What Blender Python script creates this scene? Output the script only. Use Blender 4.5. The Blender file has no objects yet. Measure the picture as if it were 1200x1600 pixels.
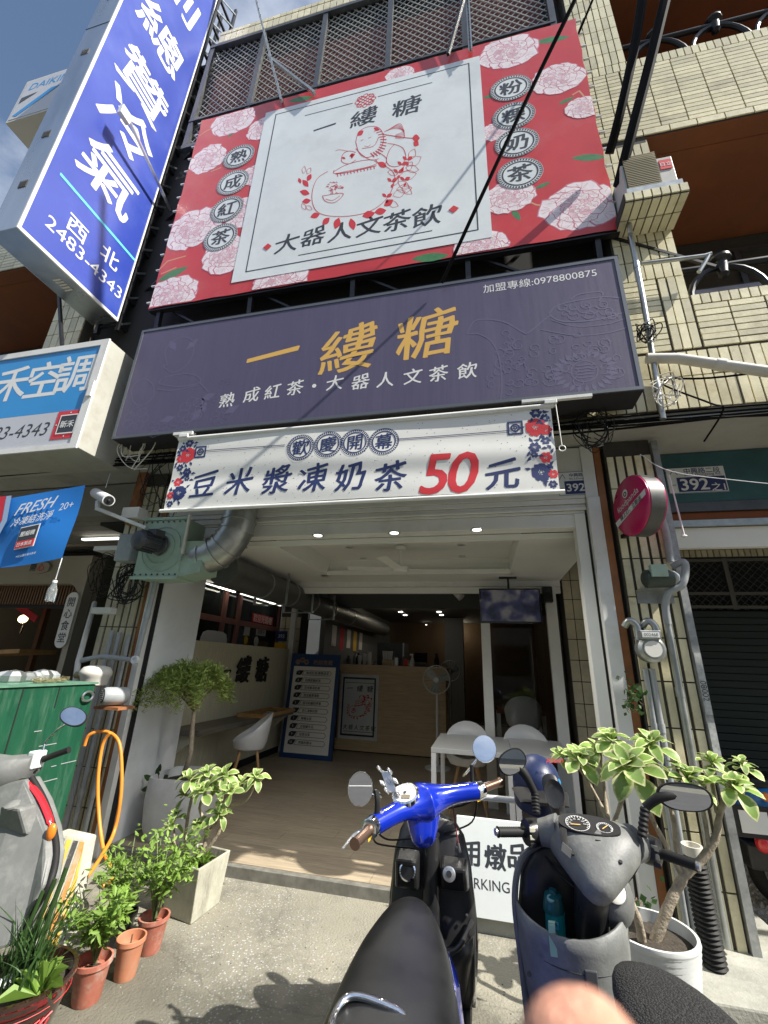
import bpy, bmesh, math, random
from mathutils import Vector as V, Matrix
random.seed(7)
sc = bpy.context.scene
COL = sc.collection
# ------------------------------------------------------------------ camera
F = 663.8; H = 1.6
YAW, PITCH, ROLL = [math.radians(a) for a in (13.3026, 19.644, 2.1068)]
_r = V((math.cos(YAW), math.sin(YAW), 0)); _f0 = V((-math.sin(YAW), math.cos(YAW), 0)); _u0 = V((0, 0, 1))
_f = _f0*math.cos(PITCH) + _u0*math.sin(PITCH); _u = _u0*math.cos(PITCH) - _f0*math.sin(PITCH)
RX = _r*math.cos(ROLL) + _u*math.sin(ROLL); UP = _u*math.cos(ROLL) - _r*math.sin(ROLL); FW = _f
CAM = V((0, 0, H))
cd = bpy.data.cameras.new('camera'); cam = bpy.data.objects.new('camera', cd); COL.objects.link(cam)
cam.matrix_world = Matrix(((RX.x, UP.x, -FW.x, 0), (RX.y, UP.y, -FW.y, 0), (RX.z, UP.z, -FW.z, H), (0, 0, 0, 1)))
cd.sensor_fit = 'VERTICAL'; cd.sensor_height = 36; cd.lens = F/1600*36
cd.clip_start = 0.01; cd.clip_end = 400
cd.dof.use_dof = True; cd.dof.focus_distance = 3.6; cd.dof.aperture_fstop = 7.0
sc.camera = cam
def P(px, py, X=None, Y=None, Z=None):
    """a point of the photograph set at a known plane of the place (metres)"""
    d = RX*((px-600)/F) - UP*((py-800)/F) + FW
    if Z is not None: t = (Z-H)/d.z
    elif Y is not None: t = Y/d.y
    else: t = X/d.x
    return CAM + d*t
# ------------------------------------------------------------------ light
SUN = V((-0.93, 0.235, -1.0)).normalized()
elev = math.asin(-SUN.z); az = math.atan2(-SUN.x, -SUN.y)
sl = bpy.data.lights.new('sun', 'SUN'); sl.energy = 5.0; sl.angle = math.radians(0.53); sl.color = (1.0, .95, .86)
so = bpy.data.objects.new('sun', sl); COL.objects.link(so); so.rotation_euler = SUN.to_track_quat('-Z', 'Y').to_euler(); so.location = (6, -6, 12)
w = bpy.data.worlds.new('World'); sc.world = w; w.use_nodes = True
nt = w.node_tree; nt.nodes.clear()
wo = nt.nodes.new('ShaderNodeOutputWorld'); bg = nt.nodes.new('ShaderNodeBackground'); sky = nt.nodes.new('ShaderNodeTexSky')
sky.sky_type = 'NISHITA'; sky.sun_disc = False; sky.sun_elevation = elev; sky.sun_rotation = az
sky.air_density = 1.2; sky.dust_density = 1.0; sky.ozone_density = 1.5
tc = nt.nodes.new('ShaderNodeTexCoord'); mp = nt.nodes.new('ShaderNodeMapping'); nz = nt.nodes.new('ShaderNodeTexNoise'); cr = nt.nodes.new('ShaderNodeValToRGB'); mx = nt.nodes.new('ShaderNodeMixRGB')
mp.inputs['Scale'].default_value = (1.6, 2.2, 3.6); nz.inputs['Scale'].default_value = 1.7; nz.inputs['Detail'].default_value = 9; nz.inputs['Roughness'].default_value = .58
cr.color_ramp.elements[0].position = .42; cr.color_ramp.elements[1].position = .78
mx.inputs['Color2'].default_value = (6.6, 7.0, 7.8, 1)
nt.links.new(tc.outputs['Generated'], mp.inputs['Vector']); nt.links.new(mp.outputs['Vector'], nz.inputs['Vector']); nt.links.new(nz.outputs['Fac'], cr.inputs['Fac'])
nt.links.new(cr.outputs['Color'], mx.inputs['Fac']); nt.links.new(sky.outputs['Color'], mx.inputs['Color1']); nt.links.new(mx.outputs['Color'], bg.inputs['Color'])
bg.inputs['Strength'].default_value = .085; nt.links.new(bg.outputs['Background'], wo.inputs['Surface'])
sc.view_settings.view_transform = 'Standard'; sc.view_settings.look = 'None'; sc.view_settings.gamma = 1; sc.view_settings.use_curve_mapping = False
sc.view_settings.exposure = 0.82
sc.render.engine = 'CYCLES'; sc.cycles.max_bounces = 8; sc.cycles.diffuse_bounces = 5; sc.cycles.use_denoising = True
# ------------------------------------------------------------------ materials
MATS = {}
def mat(name, rgb, rough=.55, metal=0., var=.0, vs=6., bump=0., bs=40., spec=.5, emit=None, coat=0., rnd=0., trans=0., stretch=None, dirt=None, alpha=1.):
    if name in MATS: return MATS[name]
    m = bpy.data.materials.new(name); m.use_nodes = True; n = m.node_tree; b = n.nodes['Principled BSDF']; L = n.links
    b.inputs['Roughness'].default_value = rough; b.inputs['Metallic'].default_value = metal
    b.inputs['Base Color'].default_value = (*rgb, 1); b.inputs['Specular IOR Level'].default_value = spec
    b.inputs['Coat Weight'].default_value = coat; b.inputs['Coat Roughness'].default_value = .05
    geo = n.nodes.new('ShaderNodeNewGeometry'); vec = geo.outputs['Position']
    if stretch:
        mpn = n.nodes.new('ShaderNodeMapping'); mpn.inputs['Scale'].default_value = stretch; L.new(vec, mpn.inputs['Vector']); vec = mpn.outputs['Vector']
    col = None
    if var or rnd or dirt:
        rg = n.nodes.new('ShaderNodeRGB'); rg.outputs[0].default_value = (*rgb, 1); col = rg.outputs[0]
    if var:
        t = n.nodes.new('ShaderNodeTexNoise'); t.inputs['Scale'].default_value = vs; t.inputs['Detail'].default_value = 6; t.inputs['Roughness'].default_value = .65; L.new(vec, t.inputs['Vector'])
        mr = n.nodes.new('ShaderNodeMapRange'); mr.inputs['From Min'].default_value = .3; mr.inputs['From Max'].default_value = .7; mr.inputs['To Min'].default_value = 1-var; mr.inputs['To Max'].default_value = 1+var; L.new(t.outputs['Fac'], mr.inputs['Value'])
        v = n.nodes.new('ShaderNodeVectorMath'); v.operation = 'SCALE'; L.new(col, v.inputs[0]); L.new(mr.outputs[0], v.inputs['Scale']); col = v.outputs[0]
        mr2 = n.nodes.new('ShaderNodeMapRange'); mr2.inputs['To Min'].default_value = max(0, rough-.12); mr2.inputs['To Max'].default_value = min(1, rough+.12); L.new(t.outputs['Fac'], mr2.inputs['Value']); L.new(mr2.outputs[0], b.inputs['Roughness'])
    if rnd:
        oi = n.nodes.new('ShaderNodeObjectInfo'); ad = n.nodes.new('ShaderNodeMath'); ad.operation = 'ADD'; L.new(oi.outputs['Random'], ad.inputs[0]); L.new(geo.outputs['Random Per Island'], ad.inputs[1])
        fr = n.nodes.new('ShaderNodeMath'); fr.operation = 'FRACT'; L.new(ad.outputs[0], fr.inputs[0])
        mr = n.nodes.new('ShaderNodeMapRange'); mr.inputs['To Min'].default_value = 1-rnd; mr.inputs['To Max'].default_value = 1+rnd; L.new(fr.outputs[0], mr.inputs['Value'])
        v = n.nodes.new('ShaderNodeVectorMath'); v.operation = 'SCALE'; L.new(col, v.inputs[0]); L.new(mr.outputs[0], v.inputs['Scale']); col = v.outputs[0]
    if dirt:
        drgb, amt, ds = dirt
        t = n.nodes.new('ShaderNodeTexNoise'); t.inputs['Scale'].default_value = ds; t.inputs['Detail'].default_value = 8; t.inputs['Roughness'].default_value = .7; L.new(vec, t.inputs['Vector'])
        mr = n.nodes.new('ShaderNodeMapRange'); mr.inputs['From Min'].default_value = .5; mr.inputs['From Max'].default_value = .75; mr.inputs['To Max'].default_value = amt; L.new(t.outputs['Fac'], mr.inputs['Value'])
        mm = n.nodes.new('ShaderNodeMixRGB'); mm.inputs['Color2'].default_value = (*drgb, 1); L.new(mr.outputs[0], mm.inputs['Fac']); L.new(col, mm.inputs['Color1']); col = mm.outputs[0]
    if col: L.new(col, b.inputs['Base Color'])
    if bump:
        t = n.nodes.new('ShaderNodeTexNoise'); t.inputs['Scale'].default_value = bs; t.inputs['Detail'].default_value = 4; L.new(vec, t.inputs['Vector'])
        bp = n.nodes.new('ShaderNodeBump'); bp.inputs['Strength'].default_value = bump; bp.inputs['Distance'].default_value = .01; L.new(t.outputs['Fac'], bp.inputs['Height']); L.new(bp.outputs[0], b.inputs['Normal'])
    if emit:
        b.inputs['Emission Color'].default_value = (*emit[0], 1); b.inputs['Emission Strength'].default_value = emit[1]
    if trans:
        b.inputs['Transmission Weight'].default_value = trans; b.inputs['IOR'].default_value = 1.3
    MATS[name] = m; return m
def leafmat(name, rgb, rgb2=None, tr=.35, rough=.52, rnd=.3):
    m = bpy.data.materials.new(name); m.use_nodes = True; n = m.node_tree; L = n.links; b = n.nodes['Principled BSDF']; out = n.nodes['Material Output']
    b.inputs['Roughness'].default_value = rough
    rg = n.nodes.new('ShaderNodeRGB'); rg.outputs[0].default_value = (*rgb, 1); col = rg.outputs[0]
    geo = n.nodes.new('ShaderNodeNewGeometry')
    if rgb2:
        at = n.nodes.new('ShaderNodeAttribute'); at.attribute_name = 'edge'
        t = n.nodes.new('ShaderNodeTexNoise'); t.inputs['Scale'].default_value = 60; L.new(geo.outputs['Position'], t.inputs['Vector'])
        ad = n.nodes.new('ShaderNodeMath'); ad.operation = 'MULTIPLY_ADD'; L.new(t.outputs['Fac'], ad.inputs[0]); ad.inputs[1].default_value = .7; L.new(at.outputs['Fac'], ad.inputs[2])
        mr = n.nodes.new('ShaderNodeMapRange'); mr.inputs['From Min'].default_value = .85; mr.inputs['From Max'].default_value = 1.15; L.new(ad.outputs[0], mr.inputs['Value'])
        mm = n.nodes.new('ShaderNodeMixRGB'); mm.inputs['Color2'].default_value = (*rgb2, 1); L.new(mr.outputs[0], mm.inputs['Fac']); L.new(col, mm.inputs['Color1']); col = mm.outputs[0]
    oi = n.nodes.new('ShaderNodeObjectInfo'); ad = n.nodes.new('ShaderNodeMath'); ad.operation = 'ADD'; L.new(oi.outputs['Random'], ad.inputs[0]); L.new(geo.outputs['Random Per Island'], ad.inputs[1])
    fr = n.nodes.new('ShaderNodeMath'); fr.operation = 'FRACT'; L.new(ad.outputs[0], fr.inputs[0])
    mr = n.nodes.new('ShaderNodeMapRange'); mr.inputs['To Min'].default_value = 1-rnd; mr.inputs['To Max'].default_value = 1+rnd; L.new(fr.outputs[0], mr.inputs['Value'])
    v = n.nodes.new('ShaderNodeVectorMath'); v.operation = 'SCALE'; L.new(col, v.inputs[0]); L.new(mr.outputs[0], v.inputs['Scale']); col = v.outputs[0]
    L.new(col, b.inputs['Base Color'])
    tl = n.nodes.new('ShaderNodeBsdfTranslucent'); L.new(col, tl.inputs['Color']); ms = n.nodes.new('ShaderNodeMixShader'); ms.inputs[0].default_value = tr
    L.new(b.outputs[0], ms.inputs[1]); L.new(tl.outputs[0], ms.inputs[2]); L.new(ms.outputs[0], out.inputs['Surface'])
    MATS[name] = m; return m
M = dict(
 white=mat('white_paint', (.72,.72,.69), .45, var=.05, vs=3, dirt=((.35,.33,.28), .35, 2.5)),
 wallwhite=mat('white_wall', (.78,.80,.80), .6, var=.05, vs=2, bump=.1, bs=20, dirt=((.4,.38,.33), .25, 1.5)),
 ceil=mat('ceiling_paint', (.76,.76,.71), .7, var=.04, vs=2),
 alu=mat('aluminium', (.55,.56,.57), .32, .9, var=.08, vs=8),
 galv=mat('galvanised_steel', (.42,.44,.43), .38, .85, var=.15, vs=12),
 steel=mat('brushed_steel', (.5,.55,.6), .3, .95, var=.12, vs=3, stretch=(1,1,.2)),
 chrome=mat('chrome', (.85,.86,.87), .06, 1.),
 mirror=mat('mirror_glass', (.88,.9,.92), .01, 1.),
 blackmetal=mat('black_metal', (.02,.02,.022), .4, .3, var=.2, vs=8),
 darkmetal=mat('dark_grey_metal', (.09,.095,.1), .4, .5, var=.2, vs=8),
 rust=mat('rusty_steel', (.32,.13,.05), .75, .1, var=.4, vs=10, dirt=((.12,.07,.05), .8, 6)),
 brownpaint=mat('brown_painted_steel', (.30,.115,.035), .5, 0, var=.2, vs=7, dirt=((.1,.06,.04), .5, 6)),
 soffit=mat('brown_soffit_paint', (.21,.062,.018), .75, var=.15, vs=2, dirt=((.08,.04,.02), .4, 1.3)),
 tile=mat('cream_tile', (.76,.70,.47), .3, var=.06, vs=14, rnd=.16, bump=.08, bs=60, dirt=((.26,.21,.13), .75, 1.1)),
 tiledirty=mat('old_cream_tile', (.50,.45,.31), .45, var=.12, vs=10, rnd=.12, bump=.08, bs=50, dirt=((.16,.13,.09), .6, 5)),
 grout=mat('dark_grout', (.06,.055,.045), .9, var=.2, vs=15),
 conc=mat('grey_concrete', (.33,.33,.29), .85, var=.2, vs=4, bump=.4, bs=50, dirt=((.12,.12,.1), .6, 2.5)),
 black=mat('matte_black', (.012,.012,.013), .6),
 dark=mat('dark_void', (.02,.02,.018), .8),
 rubber=mat('black_rubber', (.014,.014,.014), .62, spec=.3), cablem=mat('black_cable_sheath', (.006,.006,.006), .8, spec=.15),
 blkplastic=mat('black_plastic', (.02,.02,.021), .32, var=.25, vs=20, bump=.05, bs=300),
 gloss=mat('glossy_black', (.01,.01,.011), .08, coat=1.),
 leather=mat('black_seat_vinyl', (.009,.0095,.010), .36, var=.3, vs=9, bump=.15, bs=420, dirt=((.05,.05,.046), .15, 12)),
 bluepaint=mat('blue_scooter_paint', (.006,.03,.48), .22, .25, coat=1., var=.08, vs=5),
 bronze=mat('bronze_grip', (.26,.165,.12), .3, .75),
 greypl=mat('sun_bleached_grey_plastic', (.15,.155,.15), .5, var=.3, vs=7, bump=.1, bs=120, dirt=((.34,.34,.31), .65, 6)),
 greypl2=mat('pale_grey_scooter_plastic', (.16,.165,.16), .55, var=.18, vs=6, dirt=((.4,.4,.37), .4, 11)),
 redpaint=mat('red_scooter_paint', (.6,.02,.03), .25, coat=.6),
 amber=mat('amber_lens', (.7,.2,.02), .2),
 gaugew=mat('white_dial', (.75,.73,.68), .35),
 teal=mat('teal_bottle', (.01,.20,.22), .15, coat=.5),
 strap=mat('pale_green_strap', (.25,.42,.35), .7),
 navy=mat('navy_helmet', (.012,.022,.075), .42, var=.2, vs=20),
 redtext=mat('red_print', (.62,.035,.045), .5),
 inktext=mat('ink_print', (.035,.04,.05), .5),
 navytext=mat('navy_print', (.02,.035,.13), .55),
 whitetext=mat('white_print', (.74,.74,.72), .5),
 gold=mat('gold_print', (.72,.43,.10), .4),
 redvinyl=mat('red_vinyl', (.55,.035,.04), .38, var=.1, vs=1.6, bump=.25, bs=3, dirt=((.55,.16,.15), .5, 1.1)),
 panelw=mat('pale_vinyl', (.72,.76,.76), .45, var=.05, vs=2, bump=.2, bs=3, dirt=((.50,.52,.52), .45, 1.6)),
 petal=mat('pale_petal_print', (.84,.75,.76), .45, var=.12, vs=14),
 petald=mat('rose_petal_print', (.58,.20,.27), .45),
 leafp=mat('leaf_print', (.05,.20,.07), .45, var=.2, vs=20),
 purple=mat('purple_vinyl', (.084,.072,.13), .42, var=.09, vs=5, stretch=(8,1,.5), dirt=((.13,.115,.18), .5, .5)),
 lav=mat('lavender_print', (.115,.102,.18), .45),
 signblue=mat('blue_sign_face', (.022,.05,.34), .4, var=.12, vs=1.2, dirt=((.07,.11,.36), .6, 1.2)),
 signcyan=mat('cyan_sign_face', (.03,.27,.62), .35, var=.06, vs=2),
 signgrey=mat('pale_grey_sign_face', (.52,.53,.57), .4, var=.04, vs=2),
 flagblue=mat('blue_flag_cloth', (.01,.17,.55), .7, var=.06, vs=3),
 flagred=mat('red_flag_cloth', (.55,.02,.04), .7),
 banner=mat('white_banner_cloth', (.74,.74,.70), .65, var=.03, vs=3),
 fanblue=mat('pale_green_fan_paint', (.33,.44,.35), .45, var=.1, vs=5, dirt=((.2,.2,.15), .5, 6)),
 motor=mat('dark_grey_motor', (.06,.065,.075), .45, .3, var=.15, vs=15),
 pink=mat('magenta_sign', (.50,.01,.10), .3, coat=.3, var=.05, vs=4),
 tealboard=mat('teal_board', (.03,.10,.11), .5, var=.2, vs=4),
 wood=mat('light_wood_laminate', (.62,.46,.28), .5, var=.22, vs=5, stretch=(.6,.6,9)),
 palewood=mat('pale_wood_laminate', (.60,.57,.42), .55, var=.16, vs=5, stretch=(9,9,.7)),
 floorwood=mat('wood_look_floor', (.37,.305,.22), .42, var=.28, vs=7, stretch=(.7,9,1), rnd=.08, spec=.35),
 shelf=mat('grey_weathered_shelf', (.14,.125,.10), .5, var=.3, vs=6, stretch=(8,.7,8)),
 tray=mat('bamboo_tray', (.42,.24,.09), .5, var=.2, vs=12),
 legwood=mat('beech_leg', (.50,.30,.14), .5, var=.12, vs=18),
 plastic=mat('white_plastic', (.70,.71,.72), .35),
 glass=mat('window_glass', (.025,.03,.03), .06, spec=.8),
 tinted=mat('tinted_window', (.05,.05,.04), .12, spec=.8, var=.2, vs=3),
 rose=mat('pinkish_window_frame', (.30,.13,.11), .5),
 menub=mat('menu_blue', (.012,.05,.16), .5), menuw=mat('menu_paper', (.82,.80,.76), .6),
 screen=mat('tv_screen', (.03,.03,.05), .1, emit=((.12,.12,.25), .12), var=.6, vs=3),
 lamp=mat('lamp_glow', (1,1,1), .4, emit=((1,.97,.9), 9.)), lampdim=mat('dim_lamp_glow', (.8,.8,.75), .4, emit=((1,.97,.88), 1.1)),
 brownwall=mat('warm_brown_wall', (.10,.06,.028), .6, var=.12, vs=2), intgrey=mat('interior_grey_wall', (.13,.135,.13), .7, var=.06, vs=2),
 green=mat('green_painted_metal', (.010,.072,.038), .4, var=.22, vs=4, stretch=(4,4,.6), dirt=((.2,.3,.22), .3, 5)),
 orange=mat('orange_hose', (.72,.25,.03), .45, var=.06, vs=20), pvc=mat('grey_pvc', (.30,.32,.33), .45, var=.15, vs=8, dirt=((.5,.5,.46), .4, 6)),
 pvcw=mat('pale_pvc', (.60,.58,.52), .45, var=.1, vs=6),
 terra=mat('terracotta_plastic', (.40,.135,.09), .6, var=.2, vs=12, dirt=((.50,.40,.33), .8, 14)), terra2=mat('orange_terracotta', (.48,.20,.11), .6, var=.12, vs=12, dirt=((.5,.38,.3), .3, 9)),
 soil=mat('dark_soil', (.05,.04,.03), .95, var=.5, vs=40, bump=.8, bs=90),
 potw=mat('white_ribbed_pot', (.60,.62,.61), .55, var=.08, vs=5, dirt=((.3,.29,.25), .5, 4)), potg=mat('smooth_grey_pot', (.58,.59,.59), .45, var=.1, vs=3, dirt=((.25,.22,.2), .3, 4)),
 plantconc=mat('weathered_concrete_planter', (.42,.41,.33), .85, var=.25, vs=6, bump=.35, bs=70, stretch=(1,1,.5), dirt=((.13,.12,.1), .75, 7)),
 bark=mat('pale_bark', (.32,.27,.20), .8, var=.35, vs=30, bump=.6, bs=80), twig=mat('brown_twig', (.17,.12,.07), .8, var=.3, vs=25),
 skin=mat('skin', (.70,.35,.24), .5, var=.14, vs=260, bump=.5, bs=900, dirt=((.62,.22,.16), .6, 120)), yellowblk=mat('yellow_chevron_paint', (.60,.37,.05), .7, var=.35, vs=9, dirt=((.42,.40,.36), .95, 7)),
 bluesc=mat('light_blue_scooter_paint', (.01,.16,.45), .25, coat=.8), yellow=mat('yellow_sticker', (.8,.5,.03), .4), straw=mat('dry_grass', (.3,.27,.14), .8, rnd=.3),
)
b = MATS['skin'].node_tree.nodes['Principled BSDF']; b.inputs['Subsurface Weight'].default_value = .25; b.inputs['Subsurface Radius'].default_value = (.01,.004,.002)
M['leafG'] = leafmat('fresh_leaf', (.20,.33,.055), rnd=.35); M['leafD'] = leafmat('dark_leaf', (.045,.10,.025)); M['leafV'] = leafmat('variegated_leaf', (.20,.32,.07), (.62,.64,.32), .25)
M['leafW'] = leafmat('willow_leaf', (.27,.36,.09), tr=.35, rnd=.35)
# ------------------------------------------------------------------ mesh builder
ROOT = {}
class MB:
    def __init__(s): s.v = []; s.f = []; s.m = []; s.cm = 0; s.attr = None
    def add(s, vs, fs):
        o = len(s.v); s.v += [tuple(p) for p in vs]; s.f += [tuple(i+o for i in f) for f in fs]; s.m += [s.cm]*len(fs); return s
    def box(s, x0, x1, y0, y1, z0, z1):
        return s.add([(x0,y0,z0),(x1,y0,z0),(x1,y1,z0),(x0,y1,z0),(x0,y0,z1),(x1,y0,z1),(x1,y1,z1),(x0,y1,z1)],
                     [(0,3,2,1),(4,5,6,7),(0,1,5,4),(1,2,6,5),(2,3,7,6),(3,0,4,7)])
    def hexa(s, a, b2):
        return s.add(list(a)+list(b2), [(0,3,2,1),(4,5,6,7),(0,1,5,4),(1,2,6,5),(2,3,7,6),(3,0,4,7)])
    def obox(s, c, hx, hy, hz):
        c = V(c); hx = V(hx); hy = V(hy); hz = V(hz)
        return s.hexa([c-hx-hy-hz, c+hx-hy-hz, c+hx+hy-hz, c-hx+hy-hz], [c-hx-hy+hz, c+hx-hy+hz, c+hx+hy+hz, c-hx+hy+hz])
    def beam(s, a, b2, wd, ht=None):
        a = V(a); b2 = V(b2); d = b2-a; ht = ht or wd; L = d.length; d.normalize()
        side = d.cross(V((0,0,1)));
        if side.length < .05: side = V((1,0,0))
        side.normalize(); up = side.cross(d)
        return s.obox((a+b2)/2, d*L/2, side*wd/2, up*ht/2)
    def quad(s, a, b2, c, d): return s.add([a,b2,c,d], [(0,1,2,3)])
    def tube(s, pts, r, n=8, cap=True, flat=1., ref=None):
        pts = [V(p) for p in pts]; N = len(pts); rr = r if isinstance(r, (list, tuple)) else [r]*N
        vs = []; prev = None
        for i, p in enumerate(pts):
            t = (pts[min(i+1, N-1)]-pts[max(i-1, 0)]);
            if t.length < 1e-9: t = V((0,0,1))
            t.normalize()
            if prev is None:
                rf = V(ref) if ref else (V((0,0,1)) if abs(t.z) < .9 else V((1,0,0))); a = t.cross(rf).normalized()
            else:
                a = prev - t*prev.dot(t)
                if a.length < 1e-6: a = t.orthogonal()
                a.normalize()
            prev = a; c = t.cross(a)
            for k in range(n):
                th = 2*math.pi*k/n; vs.append(p + a*(rr[i]*math.cos(th)) + c*(rr[i]*flat*math.sin(th)))
        fs = [(i*n+k, i*n+(k+1)%n, (i+1)*n+(k+1)%n, (i+1)*n+k) for i in range(N-1) for k in range(n)]
        if cap: fs += [tuple(range(n-1, -1, -1)), tuple((N-1)*n+k for k in range(n))]
        return s.add(vs, fs)
    def cyl(s, a, b2, r, r1=None, n=14): return s.tube([a, b2], [r, r if r1 is None else r1], n)
    def lathe(s, c, ax, prof, n=20, sq=None):
        c = V(c); ax = V(ax).normalized(); a = ax.orthogonal().normalized()
        if abs(ax.z) > .99: a = V((1,0,0))
        b2 = ax.cross(a); vs = []
        for (r, h) in prof:
            for k in range(n):
                th = 2*math.pi*k/n; ca, sa = math.cos(th), math.sin(th); q = 1.
                if sq: q = 1/((abs(ca)**sq+abs(sa)**sq)**(1/sq))
                vs.append(c+ax*h+a*(r*q*ca)+b2*(r*q*sa))
        N = len(prof)
        fs = [(i*n+k, i*n+(k+1)%n, (i+1)*n+(k+1)%n, (i+1)*n+k) for i in range(N-1) for k in range(n)]
        fs += [tuple(range(n-1, -1, -1)), tuple((N-1)*n+k for k in range(n))]
        return s.add(vs, fs)
    def loft(s, rings, cap=True):
        n = len(rings[0]); N = len(rings); vs = [p for r in rings for p in r]
        fs = [(i*n+k, i*n+(k+1)%n, (i+1)*n+(k+1)%n, (i+1)*n+k) for i in range(N-1) for k in range(n)]
        if cap: fs += [tuple(range(n-1, -1, -1)), tuple((N-1)*n+k for k in range(n))]
        return s.add(vs, fs)
    def poly(s, pts, th):
        n = len(pts); pts = [V(p) for p in pts]; th = V(th)
        return s.add(pts+[p+th for p in pts], [tuple(range(n-1, -1, -1)), tuple(range(n, 2*n))]+[(k, (k+1)%n, n+(k+1)%n, n+k) for k in range(n)])
    def flat(s, pts): return s.add(pts, [tuple(range(len(pts)))])
    def sphere(s, c, r, n=16, m=10):
        c = V(c); r = r if isinstance(r, (tuple, list)) else (r, r, r); rings = []
        for i in range(m+1):
            ph = -math.pi/2 + math.pi*i/m; ph = max(-1.55, min(1.55, ph))
            rings.append([c+V((r[0]*math.cos(ph)*math.cos(2*math.pi*k/n), r[1]*math.cos(ph)*math.sin(2*math.pi*k/n), r[2]*math.sin(ph))) for k in range(n)])
        return s.loft(rings)
    def build(s, name, mt, parent=None, smooth=False, bevel=0., sub=0, kind=None, label=None, ang=40):
        me = bpy.data.meshes.new(name); off = V((0,0,0))
        if parent is not None: off = ROOT[parent]
        me.from_pydata([(a-off.x, b2-off.y, c-off.z) for a, b2, c in s.v], [], s.f)
        mts = mt if isinstance(mt, (list, tuple)) else [mt]
        for q in mts: me.materials.append(q)
        if len(mts) > 1: me.polygons.foreach_set('material_index', s.m)
        if s.attr:
            a = me.attributes.new('edge', 'FLOAT', 'POINT'); a.data.foreach_set('value', s.attr)
        if smooth:
            me.polygons.foreach_set('use_smooth', [True]*len(me.polygons))
            if not sub:
                try: me.set_sharp_from_angle(angle=math.radians(ang))
                except Exception: pass
        me.update()
        o = bpy.data.objects.new(name, me); COL.objects.link(o)
        if parent is not None: o.parent = parent; ROOT[o] = off
        else: ROOT[o] = V((0,0,0))
        if bevel:
            bv = o.modifiers.new('bevel', 'BEVEL'); bv.width = bevel; bv.segments = 2; bv.limit_method = 'ANGLE'
        if sub:
            sb = o.modifiers.new('subsurf', 'SUBSURF'); sb.levels = sub; sb.render_levels = sub
        if kind: o['kind'] = kind
        if label: o['label'] = label
        return o
def tag(o, label, cat, group=None):
    o['label'] = label; o['category'] = cat
    if group: o['group'] = group
    return o
def thing(name, label, cat, loc=(0,0,0), group=None):
    o = bpy.data.objects.new(name, None); COL.objects.link(o); o.location = loc; o.empty_display_size = .05
    ROOT[o] = V(loc); return tag(o, label, cat, group)
def struct(mb, name, mt, **k):
    o = mb.build(name, mt, **k); o['kind'] = 'structure'; return o
def copy_thing(o, loc, label):
    r = o.copy(); COL.objects.link(r); r.location = loc; r['label'] = label; ROOT[r] = V(loc)
    for ch in o.children:
        c = ch.copy(); COL.objects.link(c); c.parent = r
        for g in ch.children:
            d = g.copy(); COL.objects.link(d); d.parent = c
    return r
def bez(pts, n=10):
    """smooth curve through points (Catmull-Rom)"""
    pts = [V(p) for p in pts]; out = []
    for i in range(len(pts)-1):
        p0 = pts[max(i-1, 0)]; p1 = pts[i]; p2 = pts[i+1]; p3 = pts[min(i+2, len(pts)-1)]
        for k in range(n):
            t = k/n; out.append(.5*((2*p1)+(p2-p0)*t+(2*p0-5*p1+4*p2-p3)*t*t+(3*p1-p0-3*p2+p3)*t**3))
    out.append(pts[-1]); return out
# ------------------------------------------------------------------ lettering
GC = {}
def glyph(t, bold=0., italic=0.):
    k = (t, bold, italic)
    if k in GC: return GC[k]
    c = bpy.data.curves.new('lettering', 'FONT'); c.body = t; c.offset = bold; c.resolution_u = 3; c.shear = italic
    o = bpy.data.objects.new('lettering', c); COL.objects.link(o)
    me = bpy.data.meshes.new_from_object(o.evaluated_get(bpy.context.evaluated_depsgraph_get()))
    vs = [(v.co.x, v.co.y) for v in me.vertices]; fs = [tuple(p.vertices) for p in me.polygons]
    bpy.data.objects.remove(o); bpy.data.curves.remove(c); bpy.data.meshes.remove(me)
    if vs:
        x0 = min(v[0] for v in vs); x1 = max(v[0] for v in vs); y0 = min(v[1] for v in vs); y1 = max(v[1] for v in vs)
    else: x0 = x1 = y0 = y1 = 0
    GC[k] = (vs, fs, x0, x1, y0, y1); return GC[k]
XR = (V((1,0,0)), V((0,0,1)), V((0,-1,0)))      # facing the street
SR = (V((0,1,0)), V((0,0,1)), V((1,0,0)))       # facing +X (side of a hanging sign)
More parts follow.
